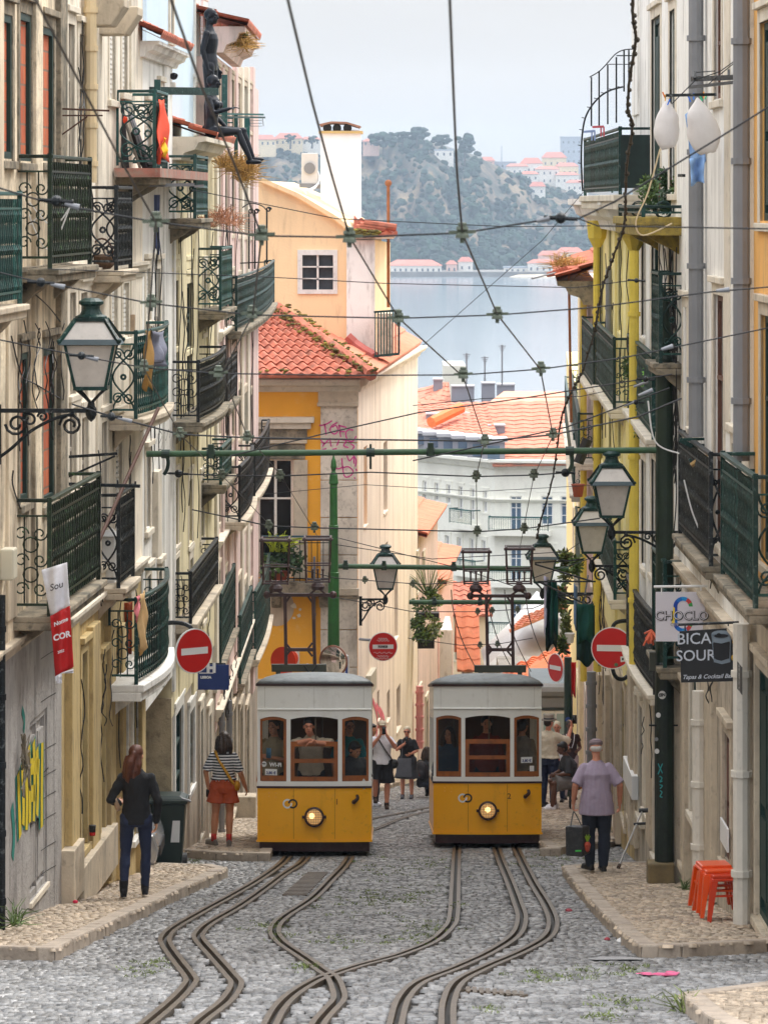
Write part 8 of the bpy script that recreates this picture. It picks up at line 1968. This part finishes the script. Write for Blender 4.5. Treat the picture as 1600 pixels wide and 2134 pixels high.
hang('lilac towel on the rack in front of the far lantern',P(1133,1200,Yl),P(1143,1203,Yl),1.0,lilac,folds=1)
hang('long dark green towel on the rack, left of the hanging plants',P(1141,1208,Yl),P(1156,1208,Yl),1.12,green_dark,folds=1.5,amp=.06,taper=-.7)
hang('green towel layer beside the dark green towel',P(1149,1210,Yl-.1),P(1160,1212,Yl-.1),.9,green_towel,folds=1,amp=.04,taper=-.5)
hang('wide dark green towel on the rack beside the yellow downpipe',P(1201,1260,Yl-1),P(1239,1262,Yl-1),.95,green_dark,folds=2,amp=.03,taper=0)
hang('green towel folded over the wide dark towel by the yellow pipe',P(1202,1258,Yl-1.1),P(1237,1258,Yl-1.1),.62,green_towel,folds=1.5,amp=.03,taper=.1)
hang('blue patterned towel behind the wide green towel',P(1195,1215,Yl-.6),P(1203,1225,Yl-.6),.7,cloth('bluepat',srgb(110,140,180)),folds=1)
t=thing('drying_rack','black clothes rack with green towels on the yellow house','clothes rack',P(1200,1210,Yl-.5),'clothes racks on the walls'); mb=MB()
for a,b in (((1115,1173),(1214,1166)),((1115,1176),(1235,1212)),((1122,1212),(1240,1212)),((1124,1213),(1225,1262)),((1160,1240),(1230,1240)),((1225,1200),(1215,1260))): mb.bar(P(*a,Yl),P(*b,Yl-.9),.025)
mb.build('frame',iron_black,t)
# upper right: bags and jeans
def sack(label,x0,x1,y0,y1,Y,skew=0):
    a,b=P(x0,y1,Y),P(x1,y0,Y); c=(a+b)/2; rx,rz=(b.x-a.x)/2,(b.z-a.z)/2; mb=MB(); bb=len(mb.v); mb.ball((0,0,0),1,20,16)
    for i,p in enumerate(mb.v):
        p=V(p); k=1-.72*max(0,p.z)**2.2+.12*max(0,-p.z)*(1-abs(p.z)); d=1+.16*noise.noise(p*1.7+V((x0,0,0)))+.05*noise.noise(p*6); p=V((p.x*rx*k*d*(1.08 if p.z<0 else 1)+skew*p.z*-.5,p.y*rx*.7*k*d,max(p.z,-.86+.10*p.x+.06*noise.noise(p*3))*rz*(1.1 if p.z<0 else 1))); mb.v[i]=tuple(c+p)
    o=mb.build('laundry_bag',mat('bag_white',srgb(226,222,220),.6,.03,6,bump=.3,bscale=14),loc=c,smooth=True); tag(o,label,'bag','white bags pegged on the line')
    return c
sack('white plastic bag pegged on the line, left one',1366,1415,205,312,41.5); sack('bigger white plastic bag pegged in front of the blue jeans',1431,1495,202,322,39.6,.1)
hang('light blue jeans hanging behind the white bags',P(1427,238,40.3),P(1462,205,40.3),.66,blue_jean,folds=1.2,amp=.05,skew=.06,taper=.2)
hang('rolled jean leg hanging lower under the white bag',P(1436,330,40.2),P(1468,322,40.2),.28,blue_jean,folds=1,amp=.06)
pegs=[(1383,197,(.9,.25,.05)),(1386,203,(.9,.5,.1)),(1393,212,(.05,.2,.8)),(1460,203,(.05,.6,.3)),(1466,197,(.9,.4,.05)),(1471,200,(.1,.6,.3)),(1436,205,(.05,.2,.8)),(1445,200,(.05,.25,.8))]
for i,(x,y,c_) in enumerate(pegs): 
    mb=MB(); mb.box(P(x,y,39.9 if x>1420 else 41.4),(.014,.02,.07),M=Matrix.Rotation(.4*(i%3-1),3,'Y')); tag(mb.build('clothes_peg',mat('peg%d'%i,c_,.4,0),loc=P(x,y,39.9 if x>1420 else 41.4)),'clothes peg clipped on the line over the white bags','peg','clothes pegs over the white bags')
t=thing('drying_rack','black clothes rack holding the white bags on the upper right','clothes rack',P(1500,160,39),'clothes racks on the walls'); mb=MB()
for a,b,w_ in (((1444,164),(1580,158),.05),((1437,181),(1535,170),.03),((1388,198),(1492,196),.03),((1535,162),(1578,198),.04),((1448,150),(1448,164),.03),((1518,146),(1518,160),.025),((1415,365),(1425,365),.03)): mb.bar(P(*a,39.4),P(*b,37.2 if b[0]>1520 else 39.2),w_)
for pts in ([(1400,215),(1450,165),(1500,148),(1560,105)],[(1475,175),(1530,130),(1600,60)],[(1450,150),(1490,147)]): mb.tube([P(x,y,38.5) for x,y in pts],.005,4)
mb.build('frame',iron_black,t)
mb=MB(); mb.bar(P(1562,110,37.3),P(1612,103,37.0),.05); mb.ball(P(1569,95,37.3),.045); tag(mb.build('wall_hook',iron_black,loc=P(1590,106,37.2)),'black iron arm with a knob on the orange right wall','bracket')
# terrace cage on the right
t=thing('terrace_cage','curved black iron cage over the right roof terrace','cage',P(1260,330,52.5)); mb=MB(); Yc=52.6
arc=crom([P(x,y,Yc) for x,y in ((1214,398),(1211,340),(1213,280),(1222,238),(1245,205),(1270,188),(1298,180))],5); mb.tube(arc,.014,6)
top=crom([P(x,y,Yc+.3) for x,y in ((1228,160),(1248,148),(1264,132),(1282,112),(1300,103),(1326,101))],5); mb.tube(top,.008,5)
for x,yt,yb in ((1232,160,262),(1248,147,262),(1266,133,258),(1284,118,255),(1284,118,185),(1300,103,190),(1310,102,180)): mb.tube([P(x,yt,Yc+.3),P(x,yb,Yc+.3)],.012,5)
mb.tube([P(1268,133,Yc),P(1318,133,Yc)],.006,4); mb.tube([P(1284,115,Yc),P(1318,115,Yc)],.008,4)
for p in arc[2::3]: mb.tube([p,p+V((-.05,0,.01))],.006,4)
mb.build('bars',iron_black,t)
mb=MB()
for (x,y,m_) in ((1222,272,0),(1244,268,1)):
    pass
t=thing('clothes_hanger','small pink plastic hanger on the green screened terrace','hanger',P(1245,270,51.8),'hangers on the terrace'); mb=MB(); mb.bar(P(1234,264,51.8),P(1258,263,51.8),.03); 
for x in (1252,1258): mb.bar(P(x,263,51.8),P(x,284,51.8),.02)
mb.build('bar',mat('pinkp2',srgb(206,90,100),.5,.05),t)
t=thing('clothes_hanger','small pale blue plastic hanger on the green screened terrace','hanger',P(1228,275,51.8),'hangers on the terrace'); mb=MB(); mb.bar(P(1216,274,51.8),P(1240,272,51.8),.03)
for x in (1233,1239): mb.bar(P(x,272,51.8),P(x,292,51.8),.02)
mb.build('bar',mat('bluep2',srgb(150,170,214),.5,.05),t)
# knotted vine-like rope of lights
pp=crom([P(x,y,Y) for x,y,Y in ((1320,-60,24),(1318,30,26),(1324,80,27),(1314,150,28),(1308,220,29.5),(1318,260,30),(1306,340,32),(1303,420,33.5),(1300,470,34),(1280,530,36),(1258,590,38),(1246,650,40),(1236,700,42),(1215,770,44),(1200,800,45),(1180,838,46),(1168,880,47),(1160,940,48),(1148,1010,49),(1128,1080,50),(1118,1120,51))],8)
pp=[p+V((.008*noise.noise(p*9),0,.02*noise.noise(p*7))) for p in pp]
mb=MB(); mb.tube(pp,.011,6)
for p in pp[::2]: mb.ball(p+V((R.uniform(-.01,.01),0,0)),R.uniform(.014,.024),6,4)
rope=tag(mb.build('twisted_cable',mat('ropem',(.045,.033,.018),.8,.4,9),loc=pp[0]),'knotted brown cable hanging down before the right houses','cable')
# left clutter
hang('narrow blue-grey cloth hanging from the grey pole rack on the left',P(318,405,50.5),P(333,405,50.5),.75,bluegrey,folds=1.5,amp=.03)
hang('red and yellow flag hanging on the green balcony post',rail('l3a',329,206),rail('l3a',343,206),.74,orange_c,folds=1,amp=.03,taper=-.5,name='flag',cat='flag',group='flags and cloths on balconies')
hang('yellow cloth strip beside the red flag',rail('l3a',341,285,.08),rail('l3a',345,287,.08),.24,flagy,folds=1,amp=.02,group='flags and cloths on balconies')
hang('ochre fringed scarf over the bowed green balcony rail',rail('l3b',301,688,.16),rail('l3b',315,687,.18),.68,ochre_c,folds=1,amp=.03,group='flags and cloths on balconies')
hang('sheer grey blue curtain cloth over the bowed green balcony rail',rail('l3b',313,684,.18),rail('l3b',340,688,.2),.42,sheer,folds=2,amp=.08,taper=.4,group='flags and cloths on balconies')
hang('pink towel over the lower left green balcony',rail('l3c',285,1243,.1),rail('l3c',292,1240,.12),.32,pinkc,folds=1,amp=.02,group='flags and cloths on balconies')
hang('tawny crochet strip over the lower left green balcony',rail('l3c',292,1238,.16),rail('l3c',303,1230,.2),.70,tawny,folds=1.5,amp=.02,group='flags and cloths on balconies')
hang('rust coloured cloth inside the lower left green balcony',P(255,1256,47.2),P(276,1254,47.2),.62,rustc,folds=1.5,amp=.04,group='flags and cloths on balconies')
hang('striped dark cloth hanging below the white cooler balcony',P(232,1258,49.2),P(258,1256,49.2),.42,stripemat('drk',(.02,.02,.026),(.16,.14,.13),20,2),folds=2,amp=.03,group='flags and cloths on balconies')
def rack(label,specs,Y,m=iron_black,name='drying_rack'):
    t=thing(name,label,'clothes rack',P(*specs[0][0],Y),'clothes racks on the walls'); mb=MB()
    for a,b,w_ in specs: mb.bar(P(*a,Y),P(*b,Y),w_)
    mb.build('frame',m,t); return t
rustm=mat('rustm',(.08,.035,.02),.7,.3,6)
rack('rusty thin clothes rack high before the bricked-up windows',[((26,222),(228,230),.02),((108,226),(28,278),.018),((115,240),(214,240),.016),((182,242),(115,290),.016)],41,rustm)
rack('black clothes rack on the wall above the mossy left balcony',[((128,953),(245,945),.03),((128,1000),(240,950),.022),((118,1008),(292,1013),.035),((245,1000),(245,1016),.02),((282,1003),(282,1014),.02)],41.8)
rack('grey pole rack in front of the black scroll balcony, below the pink ledge',[((190,388),(405,384),.04),((405,388),(425,386),.03)],47,zinc)
s_=COL.objects[-1]
t=thing('steel_beam','dark green steel beam resting on the cluttered left balcony','beam',P(345,186,50)); mb=MB(); mb.bar(P(242,187,49.2),P(451,190,51.5),.075,.10); mb.build('beam',iron_green,t); mb=MB(); mb.bar(P(328,165,49.9),P(328,360,49.9),.08); mb.bar(P(340,205,50.2),P(342,360,50.2),.06); mb.build('post',iron_teal,t)
# junk on that balcony
jr=random.Random(3)
for (x0,y0,x1,y1,w_,m_,lb) in ((250,212,262,350,.09,black_paint,'black instrument case standing on the cluttered balcony'),(272,240,312,350,.05,zinc,'grey metal bar leaning on the cluttered balcony'),(262,255,292,350,.03,wood_grey,'wooden stick leaning on the cluttered balcony'),(278,275,308,352,.09,black_paint,'slanted black case on the cluttered balcony'),(258,200,300,340,.02,zinc,'thin grey pole leaning on the cluttered balcony'),(300,330,318,352,.12,black_paint,'dark crate at the bottom of the cluttered balcony')):
    mb=MB(); mb.bar(P(x0,y0,46.9),P(x1,y1,46.7),w_); tag(mb.build('leaning_pole' if w_<.08 else 'storage_case',m_,loc=P(x1,y1,46.7),bevel=.008),lb,'clutter','clutter on the balcony')
mb=MB(); mb.ball(P(261,249,46.6),(.03,.03,.05)); tag(mb.build('float_ball',orange_c,loc=P(261,249,46.6)),'small orange float among the balcony clutter','float')
c=P(218,1200,44.6); t=thing('cooler_box','white lidded box behind the scroll balcony rail','box',c); a,b=P(206,1226,45.2),P(240,1118,45.2); mb=MB(); mb.bbox((a.x,45.2,a.z),(b.x,45.5,b.z)); mb.build('box',white_paint,t,bevel=.02)
mb=MB(); mb.hexa([V((a.x-.02,45.15,b.z+.005)),V((b.x+.02,45.15,b.z+.005)),V((b.x+.02,45.55,b.z+.005)),V((a.x-.02,45.55,b.z+.005)),V((a.x+.05,45.2,b.z+.07)),V((b.x-.05,45.2,b.z+.07)),V((b.x-.05,45.5,b.z+.07)),V((a.x+.05,45.5,b.z+.07))]); mb.build('lid',white_paint,t)
c=P(212,560,44.2); mb=MB(); mb.lathe(c,[(.10,0),(.15,.05),(.15,.14),(.12,.17)],14); t=thing('wicker_basket','round wicker basket inside the black scroll balcony on the left','basket',c); mb.build('weave',brickmat('wick',(.10,.05,.02),(.16,.08,.03),(.03,.015,.01),30),t); mb=MB(); mb.tube([c+V((.13*math.cos(a),0,.15+.2*math.sin(a))) for a in [i*math.pi/10 for i in range(11)]],.012,6); mb.build('handle',rustm,t)
for x0,x1,y0,y1,lb in ((226,262,630,692,'tall beige fabric planter on the left balcony slab'),(258,282,655,692,'short beige fabric planter beside the tall one')):
    a=P(x0,y1,47.6); b=P(x1,y0,47.6); r=(b.x-a.x)/2; c=V(((a.x+b.x)/2,47.6,a.z)); mb=MB(); mb.lathe(c,[(r*.95,0),(r,.1),(r,b.z-a.z),(r*.8,b.z-a.z),(r*.8,b.z-a.z-.05)],14); tag(mb.build('planter',mat('planterm',srgb(186,160,130),.95,.2,5,(.3,.24,.18),.6,4),loc=c),lb,'planter','fabric planters')
t=thing('wooden_pole','brown pole leaning out over the left balcony','pole',P(232,1120,44)); mb=MB(); mb.tube([P(205,1130,43.6),P(330,850,45.2)],.022,8); mb.build('shaft',mat('polem',(.10,.045,.03),.6,.2,5),t)
for (pts,lb) in (([(0,430),(40,480),(90,440)],'left'),([(60,420),(110,470),(150,425)],'middle'),([(50,420),(100,520),(152,415)],'right')):
    mb=MB(); mb.tube(crom([P(x,y,39) for x,y in pts],6),.008,5); tag(mb.build('clothes_line',white_paint,loc=P(*pts[1],39)),'slack white clothes line loop before the mossy top balcony, %s one'%lb,'clothes line','slack clothes lines')
for k,pts in enumerate(([(1490,1000),(1500,1060),(1475,1090),(1520,1050)],[(1425,1000),(1440,1060),(1455,1100)],[(1350,835),(1365,920),(1415,945)])):
    mb=MB(); mb.tube(crom([P(x,y,42) for x,y in pts],6),.009,5); tag(mb.build('clothes_line',white_paint,loc=P(*pts[0],42)),('white cord looped over the nearest right balcony rail','thin white cord on the second right balcony','white cable drooping from the green pole to the right balcony')[k],'clothes line','slack clothes lines')
mb=MB(); mb.tube(crom([P(x,y,44.5) for x,y in ((1375,310),(1350,400),(1325,460),(1340,490),(1400,465))],6),.01,5); tag(mb.build('clothes_line',cloth('cordm',srgb(206,186,150)),loc=P(1350,400,44.5)),'beige cord curving below the left white bag','clothes line','slack clothes lines')
mb=MB(); mb.bar(P(1448,1132-10,42.3),P(1452,940,42.3),.02); 
rack('dark green empty clothes rack projecting from the second right balcony',[((1416,916),(1442,930),.05),((1442,930),(1520,928),.05),((1416,916),(1490,914),.03),((1460,958),(1528,955),.05),((1470,1003),(1600,996),.05),((1436,956),(1470,1003),.03)],42.6,iron_green)
mb=MB(); mb.tube(crom([P(x,y,42.2) for x,y in ((1440,970),(1462,955),(1480,952))],4),.03,6); tag(mb.build('rope_coil',mat('straw',srgb(170,140,90),.9,.3,12),loc=P(1460,955,42.2)),'frayed straw rope tied to the right balcony rail','rope')
c=P(1550,1360,37.2); mb=MB()
for _ in range(70): p=c+V((R.gauss(0,.045),R.gauss(0,.04),R.uniform(-.18,.22))); mb.ball(p,(.02,.02,.03),6,4)
t=tag(mb.build('dried_bundle',mat('corn_y',srgb(196,156,40),.7,.4,12,island=.4),loc=c),'yellow and red dried bundle hanging by the black board','dried bundle')
c=P(1357,1322,45.7); mb=MB()
for _ in range(30): mb.tube([c+V((0,0,.05)),c+V((R.gauss(0,.05),R.gauss(0,.03),R.uniform(-.14,.02)))],.012,5)
tag(mb.build('dried_bundle',mat('coral',srgb(216,104,70),.6,.2,9),loc=c),'small coral red bundle hanging beside the white C board','dried bundle')
mb=MB(); c=P(1572,598,37.8)
for _ in range(60): mb.tube([c+V((R.uniform(-.12,.15),0,R.gauss(0,.02))),c+V((R.uniform(-.14,.17),R.gauss(0,.05),R.uniform(-.12,.04)))],.006,4)
tag(mb.build('straw_wreath',mat('straw',(0,0,0)),loc=c),'straw wreath on the pale pillar at the right edge','wreath')
c=P(1222,930,55); mb=MB(); mb.tube([P(1205,965,66),P(1224,915,66)],.09,10); tag(mb.build('rolled_mat',black_paint,loc=P(1205,965,66)),'black rolled mat standing on the far right balcony','mat')
for (x,y,Y,s_,lb) in ((1204,1022,72,.12,'terracotta pot on the far right balcony'),(1172,1300,72,.1,'white hanging pot among the right vines'),(1187,1330,70,.09,'narrow white pot low in the right vines'),(1170,1235,74,.11,'brown hanging pot in the right vines')):
    c=P(x,y,Y); mb=MB(); mb.lathe(c,[(s_*.7,-s_),(s_,s_*.8),(s_*1.1,s_*.8),(s_*1.1,s_)],12); tag(mb.build('flower_pot',terracotta if 'terra' in lb or 'brown' in lb else white_paint,loc=c),lb,'flower pot','flower pots')
hang('red cloth bundle hanging beside the far dark pole',P(1190,1380,79),P(1200,1380,79),.7,red_paint,folds=1,amp=.05)
hang('blue shirt drying on the pale rose house',P(893,1380,118),P(906,1380,118),.55,cloth('bluesh',(.02,.06,.28)),folds=1,amp=.05)
# small black head sculptures on the left wall
c=P(362,158,52.5); mb=MB(); mb.ball(c,(.055,.06,.05),10,8); mb.ball(c+V((.03,-.02,.01)),(.03,.03,.03)); tag(mb.build('head_sculpture',manq,loc=c),'small black head shape perched on a white wall vent','sculpture')
c=P(345,180,52.6); mb=MB(); mb.box(c,(.28,.2,.12)); tag(mb.build('wall_vent',plaster_white,loc=c,bevel=.01),'white wall vent below the black head shape','vent')
# stand-off rods on the corner pinkish house top balcony
t=thing('balcony_frame','weathered green balcony posts behind the seated mannequin','frame',P(480,300,60)); mb=MB()
mb.bar(P(468,155,60),P(468,265,60),.09); mb.bar(P(492,235,61),P(492,330,61),.06); mb.bar(P(515,243,62),P(515,335,62),.09); mb.bar(P(440,236,60),P(548,238,62),.03); mb.bar(P(456,243,60),P(551,244,62),.03)
for k in range(5): mb.bar(P(456,245+k*9,60.3),P(486,246+k*9,60.3),.04,.02)
mb.build('posts',iron_teal,t)
mb=MB(); 
for xx in (520,547): mb.tube([P(xx,243,61.8),P(xx+2,262,61.8)],.006,4)
for yy in (250,256,262): mb.tube([P(522,yy,61.8),P(546,yy,61.8)],.005,4)
mb.build('wire_basket',zinc,t)
# wrought-iron finials on the curved balcony in front of the attic
t=thing('iron_finials','thin wrought iron uprights with curled tops before the attic gable','railing',P(540,500,64)); mb=MB()
for x,y0,y1 in ((519,440,560),(531,440,560),(556,436,550)): mb.tube([P(x,y0,64),P(x,y1,64)],.016,6); scroll(mb,P(x+4,y0,64),V((1,0,0)),UPV,.045,1.3,.012)
mb.tube(crom([P(x,y,64) for x,y in ((505,432),(522,423),(545,428),(556,438))],5),.01,5); mb.bar(P(500,548,64),P(560,545,64),.02); mb.build('uprights',iron_black,t)

# ================================================================ plants
def leafy(mb,c,rad,n,sz,droop=0):
    c=V(c)
    for _ in range(n):
        d=V((R.gauss(0,1),R.gauss(0,1),R.gauss(0,1))).normalized()*(R.random()**.45); p=c+V((d.x*rad[0],d.y*rad[1],d.z*rad[2])); a=V((R.gauss(0,1),R.gauss(0,1),R.gauss(.3,.8)-droop)).normalized(); b=a.orthogonal().normalized(); s_=sz*R.uniform(.6,1.3)
        mb.add([p,p+a*s_*.5+b*s_*.28,p+a*s_,p+a*s_*.5-b*s_*.28],[(0,1,2,3)])
def plant(label,blobs,m,sz,n,stems=(),cat='plant',name='potted_plant',group='plants on the balconies',m2=None,Y=None):
    c=P(*blobs[0][:3]); t=thing(name,label,cat,c,group); mb=MB(); mc=MB()
    for i,(x,y,Y_,rx,ry) in enumerate(blobs):
        k=Y_/F; leafy(mb if i%2==0 or m2 is None else mc,P(x,y,Y_),(rx*k,rx*k*.8,ry*k),n,sz)
    mb.build('foliage',m,t)
    if m2 is not None: mc.build('foliage',m2,t)
    mb=MB()
    for (x,y,x2,y2,Y_) in stems or [(blobs[0][0],blobs[0][1]+blobs[0][4],blobs[0][0],blobs[0][1]-blobs[0][4]*.5,blobs[0][2])]: mb.tube([P(x,y,Y_),P((x+x2)/2+2,(y+y2)/2,Y_),P(x2,y2,Y_)],.008,5)
    mb.build('stem',wood_brown,t); return t
plant('green bushy shrub overflowing the lichen covered upper right balcony',[(1358,405,48.5,26,26),(1395,415,47.5,28,24),(1412,390,47,12,30),(1388,372,48,14,22),(1350,385,49,16,18),(1380,430,47.5,36,14)],leaf_a,.06,420,[(1370,440,1375,360,48),(1400,440,1398,370,47.5)],m2=leaf_dark,name='shrub')
plant('straggly climbing plant over the long yellow house balcony on the right',[(1320,800,53,14,40),(1345,850,51.5,16,40),(1305,770,54,10,30),(1340,900,51,20,16)],leaf_a,.05,160,m2=leaf_b,name='climbing_plant')
plant('bright lime green leafy plant on the right balcony corner',[(1352,775,49.5,10,20),(1347,800,49.5,9,12)],mat('leaf_bright',(.16,.42,.03),.5,.2,9,island=.3),.05,150)
plant('long trailing vine among pots beside the yellow pipe on the right',[(1178,1190,73,14,34),(1170,1250,72,12,40),(1180,1310,71,9,40),(1200,1180,72,12,26),(1176,1160,73,16,12),(1172,1345,70,10,20)],leaf_b,.10,190,m2=leaf_a,name='trailing_vine')
t=plant('lime green palm in a pot on the yellow corner house balcony',[(590,1150,85.3,26,30),(570,1180,85.3,24,22),(612,1170,85.2,20,26)],leaf_dark,.16,110,m2=leaf_a,name='potted_palm')
mb=MB()
for k in range(34):
    b=P(580+R.uniform(-18,18),1150,85.1); a=R.uniform(-1.25,1.25); L_=R.uniform(.35,.6); pts=[b,b+V((math.sin(a)*L_*.5,R.uniform(-.1,.1),math.cos(a)*L_*.7)),b+V((math.sin(a)*L_*1.1,R.uniform(-.15,.15),math.cos(a)*L_*.8))]; mb.tube(crom(pts,4),[.03]*8+[.006],4,sq=(1,.25))
mb.build('frond',leaf_lime,t)
mb=MB(); c=P(583,1205,85.5); mb.lathe(c,[(.14,-.08),(.19,.15),(.21,.15)],12); mb.build('pot',terracotta,t)
plant('hanging flower boxes with dense leaves on the second pink house',[(885,1262,103,26,24),(900,1310,103,24,26),(880,1325,103,18,20),(905,1250,103,16,14),(870,1300,103,14,18)],leaf_a,.13,190,m2=leaf_b)
t=plant('spiky yucca on the pink house terrace',[(895,1235,103,14,12)],leaf_a,.12,60,name='yucca'); mb=MB()
for k in range(30): b=P(893,1245,103); a=R.uniform(-1.2,1.2); mb.tube([b,b+V((math.sin(a)*.5,R.uniform(-.2,.2),math.cos(a)*.6+.1)),b+V((math.sin(a)*.8,R.uniform(-.3,.3),math.cos(a)*.95))],[.04,.03,.004],4,sq=(1,.3))
mb.build('leaf',leaf_a,t)
mb=MB(); mb.bbox(P(866,1292,104),P(915,1278,104)+V((0,.3,0))); tag(mb.build('flower_box',black_paint,loc=P(890,1285,104)),'upper dark flower box among the leaves beside the pink house','flower box')
mb=MB(); mb.bbox(P(870,1352,104),P(905,1322,104)+V((0,.3,0))); tag(mb.build('flower_box',black_paint,loc=P(888,1340,104)),'lower dark flower box below the leaves beside the pink house','flower box')
def drygrass(label,spots,Y,h,n,m=dry_grass,cat='dry grass',name='dry_grass'):
    mb=MB()
    for x,y,sp in spots:
        for _ in range(n): 
            b=P(x+R.gauss(0,sp*.5),y+R.gauss(0,3),Y+R.uniform(-.3,.3)); a=R.gauss(.25,.9); L_=h*R.uniform(.4,1.2)
            pts=[b,b+V((math.sin(a)*L_*.5,R.gauss(0,.1),math.cos(a)*L_*.6)),b+V((math.sin(a)*L_*1.1,R.gauss(0,.15),math.cos(a)*L_*.7))]; mb.tube(pts,[.006,.005,.002],3)
    return tag(mb.build(name,m,loc=P(spots[0][0],spots[0][1],Y)),label,cat,'dry weeds on the eaves')
drygrass('dry tufts growing on the pinkish house cornice at the top left',[(455,76,14),(475,80,16),(497,88,14),(510,95,6)],62.5,.28,110)
drygrass('dense straw coloured weeds under the seated mannequin legs',[(470,345,20),(495,352,24),(515,360,18),(505,372,18)],61,.34,120)
drygrass('pinkish dry weeds trailing from the slab below the mannequins',[(435,470,18),(460,455,22),(485,465,20)],57.5,.3,70,mat('dry_pink',srgb(190,140,112),.9,.3,8,island=.4))
drygrass('dry weeds on the small tiled eave of the right pink house',[(1165,552,14),(1190,562,18),(1208,566,12)],74,.35,120)
drygrass('green weed tuft at the foot of the graffiti wall',[(32,1925,10)],36.6,.27,44,leaf_a,'weed','weed_tuft')
drygrass('weed tuft at the bottom right pavement corner',[(1425,2110,12)],28.9,.22,60,leaf_b,'weed','weed_tuft')
drygrass('small weed beside the thick dark pole foot on the right',[(1425,1855,5)],44.5,.18,26,leaf_a,'weed','weed_tuft')
mb=MB()
for k in range(34): p=P(R.uniform(440,512),R.uniform(64,92),62.4); mb.ball(p,(R.uniform(.04,.1),.08,R.uniform(.03,.06)),6,4)
tag(mb.build('moss',moss,L5),kind='stuff')
# weathered projecting eave of the right pink house
mb=MB()
for k in range(7): mb.tube([P(1142+k*6,572-k*2.2,73),P(1200+k*5,562-k,74.5)],.05,6)
tag(mb.build('loose_tiles',tile_red,loc=P(1170,565,73)),'broken tiles jutting from the right pink house eave','roof tiles')
mb=MB(); mb.tube([P(1108,580,72),P(1205,556,74)],.018,6); tag(mb.build('thin_rod',zinc,loc=P(1108,580,72)),'thin rod poking out over the river from the right eave','rod')
mb=MB(); mb.tube([P(1185,570,72),P(1190,880,72)],.028,6); tag(mb.build('aerial_pole',mat('rust',(0,0,0)),loc=P(1190,880,72)),'slender dark pole standing beside the far right balconies','pole')
